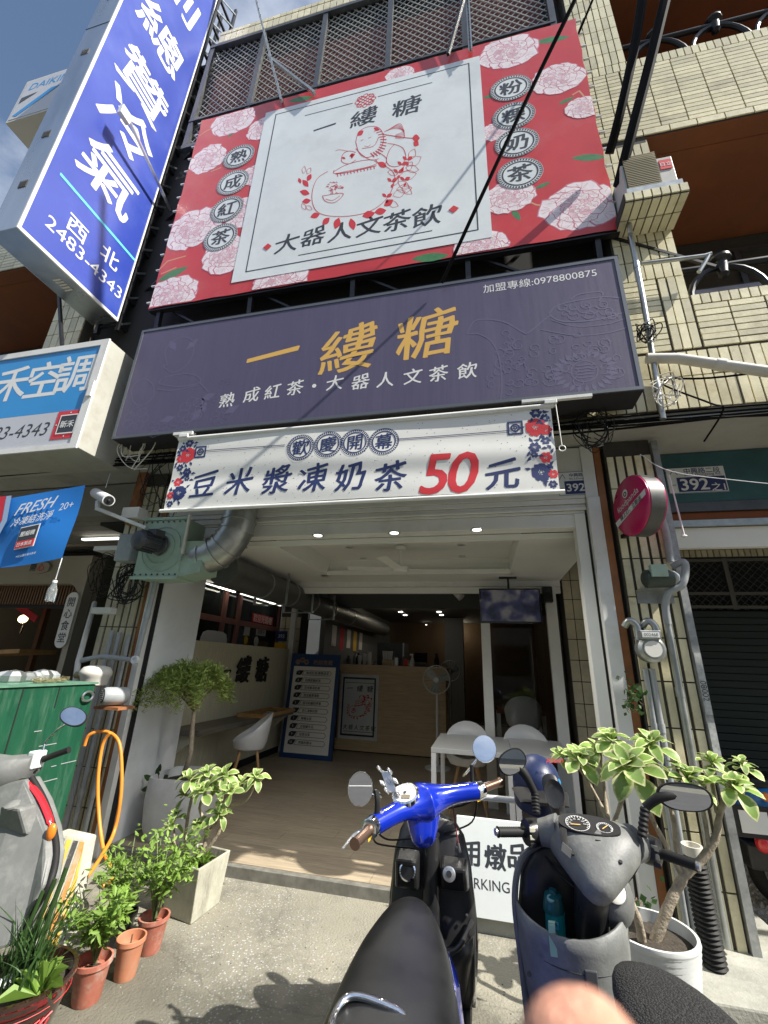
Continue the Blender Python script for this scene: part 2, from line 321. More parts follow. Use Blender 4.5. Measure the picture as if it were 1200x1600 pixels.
def put(mb, t, c, size, ax=XR, bold=0., italic=0., skew=0., brush=0., fitw=None, thick=0., rise=.0008, asp=1.):
    if bold > .012:
        r_, u_, n_ = ax; e_ = bold*.52*(fitw/max(.01, glyph(t, 0., italic)[3]-glyph(t, 0., italic)[2]) if fitw else size)
        nib = ((1.5,-.7),(-1.5,.7),(.8,-.37),(-.8,.37),(0,.3),(0,-.3)) if brush else ((1,0),(-1,0),(0,.7),(0,-.7),(.7,.5),(-.7,-.5),(-.7,.5),(.7,-.5))
        for q_, (a_, b_) in enumerate(nib if thick == 0 else nib[:4]):
            put(mb, t, V(c)+r_*(a_*e_)+u_*(b_*e_), size, ax, 0., italic, skew, brush, fitw, thick, rise+.00006*q_, asp)
        return
    vs, fs, x0, x1, y0, y1 = glyph(t, 0., italic)
    if not vs: return
    cx, cy = (x0+x1)/2, (y0+y1)/2; s = size
    if fitw: s = fitw/(x1-x0)
    r, u, n = ax; c = V(c)+n*rise; out = []
    for x, y in vs:
        x -= cx; y -= cy
        if brush:
            y += brush*x*.085; x += brush*.05*y
            q = brush*.006; x += q*math.sin(y*13+x*5+cx*7); y += q*math.sin(x*11+1+y*4); y *= 1+.08*math.sin(x*4); x *= 1+.05*math.sin(y*6+.5)
        x += skew*y; out.append(c+r*(x*s*asp)+u*(y*s))
    mb.add(out, fs)
    if thick:
        k = len(out); mb.add([p-n*thick for p in out], [])
        cnt = {}
        for f in fs:
            for i in range(len(f)):
                e = (f[i], f[(i+1)%len(f)]); cnt[e] = cnt.get(e, 0)+1
        base = len(mb.v)-2*k
        for (a, b2) in cnt:
            if (b2, a) not in cnt: mb.f.append((base+b2, base+a, base+k+a, base+k+b2)); mb.m.append(mb.cm)
LC = [0]
def line(mb, pts, wd, ax=XR, rise=.0010, closed=False):
    n = ax[2]; pts = [V(p) for p in pts]; r0 = rise
    if closed: pts = pts+[pts[0]]
    for a, b2 in zip(pts[:-1], pts[1:]):
        d = b2-a
        if d.length < 1e-6: continue
        LC[0] += 1; rise = r0+(LC[0] % 11)*.00005
        d.normalize(); s = d.cross(n).normalized()*wd/2; e = d*wd*.3
        mb.quad(a-e-s+n*rise, b2+e-s+n*rise, b2+e+s+n*rise, a-e+s+n*rise)
def disc(mb, c, rx, ry, ax=XR, rise=.0012, n=28, r_in=None):
    LC[0] += 1; r, u, nn = ax; c = V(c)+nn*(rise+(LC[0] % 11)*.00005)
    o = [c+r*(rx*math.cos(2*math.pi*k/n))+u*(ry*math.sin(2*math.pi*k/n)) for k in range(n)]
    if r_in is None: mb.flat(o)
    else:
        i = [c+r*(rx*r_in*math.cos(2*math.pi*k/n))+u*(ry*r_in*math.sin(2*math.pi*k/n)) for k in range(n)]
        mb.add(o+i, [(k, (k+1)%n, n+(k+1)%n, n+k) for k in range(n)])
def rect(mb, x0, x1, z0, z1, Y): mb.quad((x0,Y,z0),(x1,Y,z0),(x1,Y,z1),(x0,Y,z1))
# ================================================================== GROUND
gm = mat('aggregate_concrete', (.255,.24,.19), .85, var=.25, vs=2.2, bump=.8, bs=70, dirt=((.085,.085,.075), .9, 1.1))
n_ = gm.node_tree; b_ = n_.nodes['Principled BSDF']; lk = b_.inputs['Base Color'].links[0].from_socket
geo_ = n_.nodes.new('ShaderNodeNewGeometry'); vo = n_.nodes.new('ShaderNodeTexVoronoi'); vo.inputs['Scale'].default_value = 55; n_.links.new(geo_.outputs['Position'], vo.inputs['Vector'])
m1 = n_.nodes.new('ShaderNodeMapRange'); m1.inputs['From Min'].default_value = .22; m1.inputs['From Max'].default_value = .32; m1.inputs['To Min'].default_value = 1; m1.inputs['To Max'].default_value = 0; n_.links.new(vo.outputs['Distance'], m1.inputs['Value'])
ns = n_.nodes.new('ShaderNodeTexNoise'); ns.inputs['Scale'].default_value = .9; ns.inputs['Detail'].default_value = 7; n_.links.new(geo_.outputs['Position'], ns.inputs['Vector'])
m2 = n_.nodes.new('ShaderNodeMapRange'); m2.inputs['From Min'].default_value = .47; m2.inputs['From Max'].default_value = .58; n_.links.new(ns.outputs['Fac'], m2.inputs['Value'])
mu = n_.nodes.new('ShaderNodeMath'); mu.operation = 'MULTIPLY'; n_.links.new(m1.outputs[0], mu.inputs[0]); n_.links.new(m2.outputs[0], mu.inputs[1])
mc = n_.nodes.new('ShaderNodeMixRGB'); vc = n_.nodes.new('ShaderNodeMixRGB'); vc.inputs[0].default_value = .65; n_.links.new(vo.outputs['Color'], vc.inputs['Color1']); vc.inputs['Color2'].default_value = (.22,.21,.175,1)
hs = n_.nodes.new('ShaderNodeHueSaturation'); hs.inputs['Saturation'].default_value = .25; n_.links.new(vc.outputs[0], hs.inputs['Color'])
n_.links.new(mu.outputs[0], mc.inputs['Fac']); n_.links.new(lk, mc.inputs['Color1']); n_.links.new(hs.outputs[0], mc.inputs['Color2']); n_.links.new(mc.outputs[0], b_.inputs['Base Color'])
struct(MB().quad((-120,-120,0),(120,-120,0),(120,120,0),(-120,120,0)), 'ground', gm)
# fine cracks and oil stains, with a darker tone towards the camera
vk = n_.nodes.new('ShaderNodeTexVoronoi'); vk.feature = 'DISTANCE_TO_EDGE'; vk.inputs['Scale'].default_value = .8; nd = n_.nodes.new('ShaderNodeTexNoise'); nd.inputs['Scale'].default_value = 3; nd.inputs['Detail'].default_value = 8; n_.links.new(geo_.outputs['Position'], nd.inputs['Vector']); va = n_.nodes.new('ShaderNodeMixRGB'); va.inputs[0].default_value = .28; n_.links.new(geo_.outputs['Position'], va.inputs['Color1']); n_.links.new(nd.outputs['Color'], va.inputs['Color2']); n_.links.new(va.outputs[0], vk.inputs['Vector'])
mk = n_.nodes.new('ShaderNodeMapRange'); mk.inputs['From Max'].default_value = .007; mk.inputs['To Min'].default_value = .3; mk.inputs['To Max'].default_value = 0; n_.links.new(vk.outputs['Distance'], mk.inputs['Value']); mq = n_.nodes.new('ShaderNodeMixRGB'); mq.inputs['Color2'].default_value = (.05,.048,.04,1); n_.links.new(mk.outputs[0], mq.inputs[0]); n_.links.new(mc.outputs[0], mq.inputs['Color1'])
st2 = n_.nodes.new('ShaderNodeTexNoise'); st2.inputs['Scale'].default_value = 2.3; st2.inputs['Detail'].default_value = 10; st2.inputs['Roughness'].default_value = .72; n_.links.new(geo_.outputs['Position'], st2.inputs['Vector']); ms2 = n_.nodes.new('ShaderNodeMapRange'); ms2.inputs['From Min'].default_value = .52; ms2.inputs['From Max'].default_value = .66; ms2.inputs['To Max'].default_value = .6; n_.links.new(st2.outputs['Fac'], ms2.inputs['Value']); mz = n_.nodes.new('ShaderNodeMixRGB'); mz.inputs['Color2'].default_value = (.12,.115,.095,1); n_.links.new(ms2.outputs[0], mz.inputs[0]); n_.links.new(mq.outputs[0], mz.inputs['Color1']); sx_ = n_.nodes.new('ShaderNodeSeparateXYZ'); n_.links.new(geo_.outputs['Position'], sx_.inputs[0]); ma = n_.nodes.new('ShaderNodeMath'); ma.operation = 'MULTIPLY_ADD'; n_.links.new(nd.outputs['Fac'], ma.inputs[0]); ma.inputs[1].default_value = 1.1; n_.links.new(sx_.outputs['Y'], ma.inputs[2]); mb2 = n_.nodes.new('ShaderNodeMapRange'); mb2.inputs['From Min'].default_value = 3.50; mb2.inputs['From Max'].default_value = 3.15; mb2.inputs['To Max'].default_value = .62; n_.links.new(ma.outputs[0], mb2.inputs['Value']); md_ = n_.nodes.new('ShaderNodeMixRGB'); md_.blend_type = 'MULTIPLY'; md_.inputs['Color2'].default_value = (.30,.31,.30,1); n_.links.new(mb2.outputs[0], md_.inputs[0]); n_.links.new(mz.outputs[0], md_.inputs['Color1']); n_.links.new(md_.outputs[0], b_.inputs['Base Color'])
# road behind the photographer with a lane line
struct(MB().quad((-120,-12,.004),(120,-12,.004),(120,-2.2,.004),(-120,-2.2,.004)), 'road', mat('asphalt', (.055,.055,.055), .85, var=.2, vs=2, bump=.4, bs=80))
mb = MB()
for i in range(-12, 13): mb.quad((i*6,-7.1,.008),(i*6+3,-7.1,.008),(i*6+3,-6.98,.008),(i*6,-6.98,.008))
struct(mb, 'lane_marking', M['white'])
# small stones in the worn concrete
mb = MB(); rs = random.Random(3)
for i in range(2600):
    x = rs.uniform(-2.6, .9); y = rs.uniform(1.3, 3.3)
    if rs.random() > .45+.55*math.sin(x*2.3+1.2)*math.sin(y*3.1): continue
    r = rs.uniform(.0025, .007); a = rs.uniform(0, 6.3); hh = r*.45
    ring = [V((x+r*rs.uniform(.7,1.2)*math.cos(a+k*1.256), y+r*rs.uniform(.6,1.)*math.sin(a+k*1.256), -.001)) for k in range(5)]
    top = [V((x+(p.x-x)*.6, y+(p.y-y)*.6, hh)) for p in ring]
    mb.loft([ring, top], cap=True)
o = mb.build('pebbles', mat('pebble', (.17,.16,.135), .8, rnd=.6)); o['kind'] = 'stuff'
mb = MB(); rs = random.Random(4)
for i in range(5200):
    x = rs.uniform(1.62, 3.6); y = rs.uniform(3.9, 7.4); r = rs.uniform(.008, .02); a = rs.uniform(0, 6.3)
    ring = [V((x+r*math.cos(a+k*1.57), y+r*.8*math.sin(a+k*1.57), .0)) for k in range(4)]
    mb.loft([ring, [V((x+(p.x-x)*.5, y+(p.y-y)*.5, r*.9)) for p in ring]], cap=True)
o = mb.build('gravel', mat('gravel_stone', (.30,.28,.26), .85, rnd=.5)); o['kind'] = 'stuff'
o['label'] = 'loose grey gravel on the floor right of the tiled pillar'
# raised kerb right of the shop, where the pillar stands
struct(MB().box(.99, 1.75, 3.12, 4.3, -.05, .07), 'kerb', M['conc'], bevel=.012)
# ================================================================== SHOP FLOOR (wood-look planks)
FZ = .075
fl = struct(MB().box(-4.5, 1.0, 3.76, 14.5, -.02, FZ-.004), 'shop_floor', M['grout'])
struct(MB().box(-3.25, 1.0, 3.70, 3.758, -.02, FZ), 'threshold', mat('threshold_metal', (.20,.195,.17), .6, .2, var=.3, vs=12), bevel=.004)
pk = MB().box(0, 1.2, 0, .178, -.004, .0).build('plank', M['floorwood'], fl)
first = True; cnt = 0
for row in range(60):
    y = 3.762+row*.18; x = -4.5+(row*.47 % 1.2)-1.2
    while x < 1.0:
        x0 = max(x, -4.5); x1 = min(x+1.197, .998)
        if x1-x0 > .05 and cnt < 299 and y < 14:
            if first: q = pk; first = False
            else: q = pk.copy(); COL.objects.link(q)
            q.location = (x0, y, FZ); q.scale = ((x1-x0)/1.2, 1, 1); q.parent = fl; cnt += 1
        x += 1.2
# ================================================================== BUILDING
BY = 3.3                      # street face of the upper floors
S = 3.56                      # underside of the first floor slab
bl = thing('apartment_building', 'cream tiled apartment building with brown balcony ceilings above the row of shops', 'building')
slots = []                    # (centre, right, up, normal, w, h)
def tiles(o, r, u, n, W, Hh, tw, th, gap=.012):
    o = V(o); r = V(r); u = V(u); n = V(n); nx = max(1, round(W/(tw+gap))); ny = max(1, round(Hh/(th+gap)))
    sx, sy = W/nx, Hh/ny
    for j in range(ny):
        for i in range(nx): slots.append((o+r*(sx*(i+.5))+u*(sy*(j+.5)), r, u, n, sx-gap, sy-gap))
def wallbox(mb, x0, x1, y0, y1, z0, z1): mb.box(x0, x1, y0, y1, z0, z1)
g = MB()
XA = -9; XB = 7
g.box(XA, XB, BY, BY+.2, S, 4.12)                                # slab band
g.box(1.32, XB, BY, BY+.15, 4.12, 4.67); g.box(XA, -4.9, BY, BY+.15, 4.12, 4.67)
g.box(1.3, XB, BY, BY+.2, 6.81, 8.1); g.box(XA, -4.9, BY, BY+.2, 6.81, 8.1)
g.box(1.3, XB, BY, BY+.2, 10.06, 11.3)
g.box(1.32, 1.83, BY+.002, 4.7, 4.67, 13.3); g.box(-5.3, -4.75, BY+.002, 4.7, 4.12, 8.3)     # pilasters between bays
g.box(-4.7, XB, 4.7, 4.9, S, 13.3); g.box(XA, -4.701, 4.7, 4.9, S, 8.3)                                  # window wall
g.box(1.83, 2.3, 4.5, 4.7, 4.12, 6.81); 
wallc = g.build('wall', M['grout'], bl)
def fx(z0, z1, x0, x1, tw, th, y=BY, gap=.012): tiles((x0, y, z0), (1,0,0), (0,0,1), (0,-1,0), x1-x0, z1-z0, tw, th, gap)
fx(S, 3.86, .9, 5.2, .062, .285); fx(3.86, 4.10, .9, 5.2, .062, .22)
fx(S, 3.86, -5.4, -2.9, .062, .285)
fx(4.12, 4.56, 1.85, 5.2, .24, .05); fx(4.56, 4.67, 1.85, 5.2, .06, .10)
fx(4.12, 4.9, 1.33, 1.62, .14, .05); fx(4.12, 4.9, 1.63, 1.84, .06, .22)
fx(4.9, 6.7, 1.33, 1.84, .06, .22)
fx(6.81, 6.9, 1.33, 6, .24, .08); fx(6.9, 7.95, 1.75, 6, .24, .05); fx(6.9, 7.95, 1.33, 1.74, .14, .05); fx(7.95, 8.1, 1.33, 6, .06, .13)
fx(8.1, 10.0, 1.33, 1.84, .06, .22); fx(10.06, 11.3, 1.33, 5, .24, .05)
tiles((1.832, BY, 4.67), (0,1,0), (0,0,1), (1,0,0), 1.2, 2.1, .06, .22)
tiles((1.832, BY+.01, 4.12), (0,1,0), (0,0,1), (1,0,0), .2, .5, .06, .22)
tiles((1.85, 4.5, 4.67), (1,0,0), (0,0,1), (0,-1,0), .45, 2.1, .10, .22)
# left side
fx(4.12, 4.67, -7.5, -4.9, .24, .05); fx(6.81, 8.1, -8, -4.9, .24, .05); fx(4.7, 6.8, -5.3, -4.76, .10, .22)
# projecting ledge carrying the air conditioner
LX1 = 1.86; LZ = 5.46
MB().box(1.36, LX1, 2.95, BY-.003, LZ, LZ+.1).build('ledge', M['grout'], bl)
tiles((1.36, 2.95, LZ), (1,0,0), (0,0,1), (0,-1,0), LX1-1.36, .1, .06, .085)
tiles((1.36, 2.95, LZ), (1,0,0), (0,1,0), (0,0,-1), LX1-1.36, .34, .06, .16)
# top: parapet of the caged balcony in the centre
ZC1 = 11.25; 
MB().box(-4.0, 1.25, BY+.05, BY+.25, ZC1, ZC1+.55).build('wall', M['grout'], bl)
tiles((-4.0, BY+.05, ZC1), (1,0,0), (0,0,1), (0,-1,0), 5.25, .4, .10, .19); tiles((-4.0, BY+.05, ZC1+.42), (1,0,0), (0,0,1), (0,-1,0), 5.25, .1, .10, .09)
# place tiles: the 300 nearest one by one, the others joined
def far(s): return (s[0]-CAM).length/max(s[4], s[5])**.5
def emit_tiles(slots, parent, mt, limit=300, depth=.014, name='tile'):
    d0 = depth; slots.sort(key=far); cache = {}; rest = MB(); pl = ROOT[parent]
    for i, (c, r, u, n, wd, h) in enumerate(slots):
        if i < limit:
            me = cache.get('m')
            if me is None:
                t = MB().add([(-.5,-.5,0),(.5,-.5,0),(.5,.5,0),(-.5,.5,0),(-.5,-.5,1),(.5,-.5,1),(.5,.5,1),(-.5,.5,1)], [(4,5,6,7),(0,1,5,4),(1,2,6,5),(2,3,7,6),(3,0,4,7)])
                me = bpy.data.meshes.new(name); me.from_pydata(t.v, [], t.f); me.materials.append(mt); cache['m'] = me
            q = bpy.data.objects.new(name, me); COL.objects.link(q); q.parent = parent
            depth = d0*random.Random(i).uniform(.75,1.2); q.matrix_local = Matrix(((r.x*wd, u.x*h, n.x*depth, c.x-pl.x), (r.y*wd, u.y*h, n.y*depth, c.y-pl.y), (r.z*wd, u.z*h, n.z*depth, c.z-pl.z), (0,0,0,1)))
        else:
            a = r*wd/2; b2 = u*h/2; d = n*depth
            rest.add([c-a-b2, c+a-b2, c+a+b2, c-a+b2, c-a-b2+d, c+a-b2+d, c+a+b2+d, c-a+b2+d], [(4,5,6,7),(0,1,5,4),(1,2,6,5),(2,3,7,6),(3,0,4,7)])
    if rest.v: rest.build(name+'_field', mt, parent, kind='stuff')
emit_tiles(slots, bl, M['tile'])
# soffits (brown painted undersides of balconies)
for z, xs in ((6.81, ((1.3, XB), (XA, -4.9))), (10.06, ((1.3, XB),)), (13.3, ((1.3, XB),))):
    for x0, x1 in xs: MB().box(x0+.004, x1, BY+.204 if z < 13 else BY, 4.69, z-.02 if z < 13 else z, z+.1).build('balcony_ceiling', M['soffit'], bl)
    if z < 13:
        for x0, x1 in xs: MB().box(x0+.004, x1, BY+.01, BY+.2, z-.018, z-.003).build('balcony_ceiling', M['soffit'], bl)
# slab underside over the pavement (painted pale)
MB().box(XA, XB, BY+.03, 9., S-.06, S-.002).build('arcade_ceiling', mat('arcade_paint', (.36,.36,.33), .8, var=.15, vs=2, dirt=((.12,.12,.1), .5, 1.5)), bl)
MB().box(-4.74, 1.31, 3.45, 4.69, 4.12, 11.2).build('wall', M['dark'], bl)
# windows of the right bay, first and second floor
def window(x0, x1, z0, z1, y, frame=M['darkmetal'], pane=M['tinted'], cols=2, trans=True):
    f = MB(); t = .05
    f.box(x0, x1, y-.05, y, z0, z0+t); f.box(x0, x1, y-.05, y, z1-t, z1)
    f.box(x0, x0+t, y-.05, y, z0+t, z1-t); f.box(x1-t, x1, y-.05, y, z0+t, z1-t)
    zt = z0+(z1-z0)*.62
    if trans: f.box(x0+t, x1-t, y-.05, y, zt, zt+.07)
    for k in range(1, cols): xx = x0+(x1-x0)*k/cols; f.box(xx-.03, xx+.03, y-.052, y-.002, z0+t, z1-t)
    fo = f.build('window', frame, bl)
    MB().box(x0+.02, x1-.02, y-.02, y-.012, z0+.02, z1-.02).build('pane', pane, fo)
window(2.32, 4.1, 4.9, 6.55, 4.68, cols=2); window(4.2, 6, 4.9, 6.55, 4.68, cols=2)
window(1.9, 4.1, 8.3, 9.9, 4.68); window(4.2, 6, 8.3, 9.9, 4.68); window(-8.5, -5.5, 4.9, 6.5, 4.68, cols=4); 
MB().box(2.25, 6.2, 4.60, 4.66, 5.86, 5.95).build('window_sill', M['alu'], bl)
# opposite side of the street, reflected in the mirrors
ob = thing('apartment_building', 'plain grey row of houses across the road, seen only in the scooter mirrors', 'building')
MB().box(-40, 40, -24, -16, 0, 11).build('wall', mat('far_render', (.38,.37,.34), .85, var=.2, vs=.6), ob)
for fl_ in range(3):
    for i in range(22): MB().box(-39+i*3.6, -37+i*3.6, -15.995, -15.9, 1.2+fl_*3.4, 2.9+fl_*3.4).build('window', M['glass'], ob)
# ------------------------------------------------------------------ balcony railings (ornate, round rings)
def railing(x0, x1, y, z0, z1, label):
    t = thing('balcony_railing', label, 'railing', (x0, y, z0), 'ornate balcony railings')
    MB().tube([(x0,y,z1),(x1,y,z1)], .03, 10).build('handrail', M['blackmetal'], t, smooth=True)
    n = int((x1-x0)/.62)
    for i in range(n):
        cx = x0+.35+i*.62; r = (z1-z0)*.5
        mb = MB(); mb.tube([(cx+.3*math.cos(a*math.pi/12), y, z0+.02+(z1-z0-.03)*math.sin(a*math.pi/12)) for a in range(13)], .027, 8)
        mb.build('arch', M['blackmetal'], t, smooth=True)
        k = MB(); k.lathe((cx+.31, y, z0-.01), (0,0,1), [(.05,0),(.075,.03),(.05,.06),(.03,.09)], 12); k.build('foot_boss', M['blackmetal'], t, smooth=True)
        k = MB(); k.lathe((cx, y, z1-.13), (0,0,1), [(.02,0),(.045,.03),(.035,.05),(.05,.12),(.05,.17),(.085,.19),(.085,.215),(.04,.235)], 12); k.build('baluster_cap', M['blackmetal'], t, smooth=True)
    return t
railing(1.86, 5.2, 3.40, 4.67, 5.05, 'black ornate cast railing above the tiled balcony nearest the shop signs')
railing(1.9, 5.2, 3.42, 8.12, 8.62, 'black ornate cast railing on the upper right balcony')
# ------------------------------------------------------------------ tiled pillars by the shop
def pillar(x0, x1, y, z1, label, ncol, side=True, dirty=False):
    t = thing('tiled_pillar', label, 'pillar', (x0, y, 0))
    g = MB().box(x0, x1, y, y+.5, .0, z1).build('core', M['grout'], t)
    sl = []; wd = (x1-x0)/ncol; hh = .30
    for i in range(ncol):
        for j in range(int(z1/hh)): sl.append((V((x0+wd*(i+.5), y, hh*(j+.5)+.05)), V((1,0,0)), V((0,0,1)), V((0,-1,0)), wd-.022, hh-.01))
    for j in range(int(z1/hh)):
        for i in range(4): sl.append((V((x1, y+.06+.12*i, hh*(j+.5)+.05)), V((0,1,0)), V((0,0,1)), V((1,0,0)), .10, hh-.01))
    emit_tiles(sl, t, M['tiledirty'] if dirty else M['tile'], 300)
    return t
pr = pillar(1.09, 1.45, 3.64, S-.07, 'cream tiled pillar right of the shop entrance with pipes on it', 5)
MB().box(1.452, 1.50, 3.60, 3.645, .07, S-.1).build('corner_channel', mat('weathered_channel', (.30,.31,.31), .5, .4, var=.3, vs=10, dirt=((.6,.6,.58), .5, 12)), pr)
pl_ = pillar(-3.72, -3.32, 3.64, S-.07, 'grimy tiled pillar between the two shops, covered with pipes', 5, dirty=True)
for x, lab in ((1.035, 'rusty brown steel post beside the right pillar'), (-3.275, 'rusty brown steel post beside the left pillar')):
    tag(MB().box(x-.028, x+.028, 3.66, 3.74, 0.07, S-.07).build('steel_post', M['brownpaint'], None, bevel=.004), lab, 'post')
MB().box(1.065, 1.088, 3.70, 3.78, .07, S-.1).build('gap_strip', M['dark'], pr)
# ================================================================== SHOP FRONT (white frame)
YF = 3.70
sf = thing('storefront', 'white framed open shop entrance with rolled up shutter housing above', 'shopfront', (0, YF, 0))
MB().box(-3.24, .90, YF-.03, YF+.02, 3.0, S-.08).build('header_panel', mat('header_paint', (.66,.66,.62), .6, var=.06, vs=2, dirt=((.3,.3,.25), .4, 2)), sf, bevel=.003)
MB().box(.902, 1.0, YF-.045, YF+.02, 3.0, S-.08).build('header_end', M['white'], sf)
for i, (z0, z1, y0) in enumerate(((2.955, 2.997, YF-.02), (2.925, 2.952, YF+.0), (2.90, 2.922, YF-.015), (2.875, 2.897, YF+.01))):
    MB().box(-3.2, .90, y0, y0+.09, z0, z1).build('shutter_slat', M['white'], sf, bevel=.003)
MB().box(-3.2, .84, YF+.02, YF+.16, 2.755, 2.872).build('lintel', M['white'], sf, bevel=.004)
MB().box(.905, 1.003, YF-.06, YF+.06, FZ, 2.995).build('shutter_rail', M['white'], sf, bevel=.004)
MB().box(.80, .885, YF+.0, YF+.12, FZ, 2.87).build('door_jamb', M['ceil'], sf, bevel=.003)
MB().box(.888, .903, YF+.01, YF+.05, FZ, 2.9).build('rail_groove', M['black'], sf)
MB().box(-3.26, -3.19, YF-.05, YF+.05, .0, 2.99).build('shutter_rail', M['white'], sf, bevel=.004)
MB().box(-3.188, -3.175, YF, YF+.05, .05, 2.87).build('rail_groove', M['black'], sf)
# left white wall running back
tag(MB().box(-3.30, -3.172, YF+.053, 4.42, .0, 2.68).build('side_wall', M['wallwhite'], None), 'plain white side wall left of the shop entrance', 'wall')
# arcade ceiling with recessed tray
CE = 2.70
cl = thing('ceiling', 'pale ceiling of the shop porch with recessed tray and downlights', 'ceiling', (0, 4, CE))
X0, X1, TY0, TY1 = -2.03, .35, 3.90, 5.47
g = MB(); g.box(-4.3, 1.0, YF+.162, TY0, CE, CE+.05); g.box(-4.3, 1.0, TY1, 5.9, CE, CE+.05); g.box(-4.3, X0, TY0, TY1, CE, CE+.05); g.box(X1, 1.0, TY0, TY1, CE, CE+.05)
g.build('ceiling_panel', M['ceil'], cl)
g = MB(); g.box(X0-.02, X1+.02, TY0-.02, TY1+.02, CE+.22, CE+.25); g.box(X0-.02, X0, TY0, TY1, CE+.05, CE+.22); g.box(X1, X1+.02, TY0, TY1, CE+.05, CE+.22); g.box(X0-.02, X1+.02, TY1, TY1+.02, CE+.05, CE+.22); g.box(X0-.02, X1+.02, TY0-.02, TY0, CE+.05, CE+.22)
g.build('ceiling_tray', M['ceil'], cl)
MB().box(X0-.1, X1+.03, TY1-.09, TY1-.002, CE-.0, CE+.06).build('tray_lip', M['ceil'], cl)
MB().box(-4.3, 1.0, YF+.162, 9.0, CE+.3, CE+.34).build('ceiling_void_board', M['dark'], cl)
def downlight(px, py, z, r, label, on=False):
    c = P(px, py, Z=z-.004); t = thing('downlight', label, 'ceiling light', c, 'round porch downlights')
    k = MB(); k.lathe(c+V((0,0,-.006)), (0,0,1), [(r,0),(r*1.02,.006),(r,.009)], 24); k.build('trim_ring', M['chrome'], t, smooth=True)
    k = MB(); k.lathe(c+V((0,0,-.009)), (0,0,1), [(r*.72,0),(r*.72,.002)], 20); k.build('diffuser', M['lampdim'] if on else M['alu'], t)
    if on:
        dl_ = bpy.data.lights.new('lamp_light', 'SPOT'); dl_.energy = 26; dl_.spot_size = 2.6; dl_.spot_blend = .8; dl_.color = (1,.95,.86); dl_.shadow_soft_size = .05
        do_ = bpy.data.objects.new('lamp_light', dl_); COL.objects.link(do_); do_.location = (0,0,-.03); do_.parent = t
downlight(497, 836, CE, .055, 'left of the three lit downlights above the shop entrance', True)
downlight(616, 832, CE, .055, 'middle of the three lit downlights above the shop entrance', True)
downlight(745, 827, CE, .055, 'right of the three lit downlights above the shop entrance', True)
downlight(546, 855, CE+.22, .05, 'unlit tray downlight nearest the entrance on the left')
downlight(568, 872, CE+.22, .05, 'unlit tray downlight left of the fan, farther back')
downlight(720, 851, CE+.22, .05, 'unlit tray downlight nearest the entrance on the right')
downlight(722, 869, CE+.22, .05, 'unlit tray downlight right of the fan, farther back')
# ceiling fan
fc = P(626, 853, Z=CE+.215); ft = thing('ceiling_fan', 'white three bladed ceiling fan hanging in the porch tray', 'fan', fc)
k = MB(); k.lathe(fc, (0,0,-1), [(.055,0),(.07,.02),(.05,.05),(.012,.06)], 18); k.build('canopy', M['ceil'], ft, smooth=True)
MB().cyl(fc, fc+V((0,0,-.27)), .011).build('rod', M['ceil'], ft, smooth=True)
hb = fc+V((0,0,-.30)); k = MB(); k.lathe(hb+V((0,0,.05)), (0,0,-1), [(.03,-.02),(.095,0),(.10,.03),(.085,.06),(.03,.08)], 20); k.build('motor_housing', M['ceil'], ft, smooth=True)
for a in (190, 8, 262):
    d = V((math.cos(math.radians(a)), math.sin(math.radians(a)), 0)); s = V((-d.y, d.x, .18)).normalized()
    MB().obox(hb+d*.34+V((0,0,.02)), d*.27, s*.05, V((0,0,.003))).build('blade', M['ceil'], ft)
# ================================================================== REAR SHOPFRONT AND INTERIOR
YB = 5.9
rf = thing('door_frame', 'white sliding door frame at the back of the porch', 'door frame', (0, YB, 0))
MB().box(-2.8, 1.0, YB, YB+.08, 2.63, 2.70).build('top_rail', M['white'], rf); MB().box(-2.8, 1.0, YB+.012, YB+.06, 2.54, 2.625).build('shutter_track', M['ceil'], rf)
MB().box(-.03, .085, YB-.02, YB+.06, FZ, 2.62).build('post', M['white'], rf, bevel=.004); MB().box(.80, .93, YB-.02, YB+.08, FZ, 2.63).build('post', M['ceil'], rf, bevel=.004)
xq = P(463,935,Y=7.9).x; MB().box(xq-.05, xq+.05, 7.85, 7.93, FZ, 2.87).build('post', M['ceil'], rf)
MB().box(.09, .795, YB+.02, YB+.026, .2, 2.54).build('pane', mat('door_glass', (.6,.62,.62), .03, trans=1., spec=.5), rf)
room = MB()
room.box(-4.6, 1.6, 14.0, 14.1, 0, 3); room.box(1.5, 1.6, YB+.1, 14, 0, 3)
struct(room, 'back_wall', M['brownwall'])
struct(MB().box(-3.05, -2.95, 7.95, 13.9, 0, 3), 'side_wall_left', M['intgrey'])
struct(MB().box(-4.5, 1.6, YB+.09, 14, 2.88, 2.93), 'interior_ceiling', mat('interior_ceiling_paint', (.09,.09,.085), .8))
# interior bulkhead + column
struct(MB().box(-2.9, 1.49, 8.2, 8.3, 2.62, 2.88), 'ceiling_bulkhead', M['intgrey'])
struct(MB().box(-1.05, -.55, 12.2, 12.7, 0, 2.86), 'column', M['intgrey'])
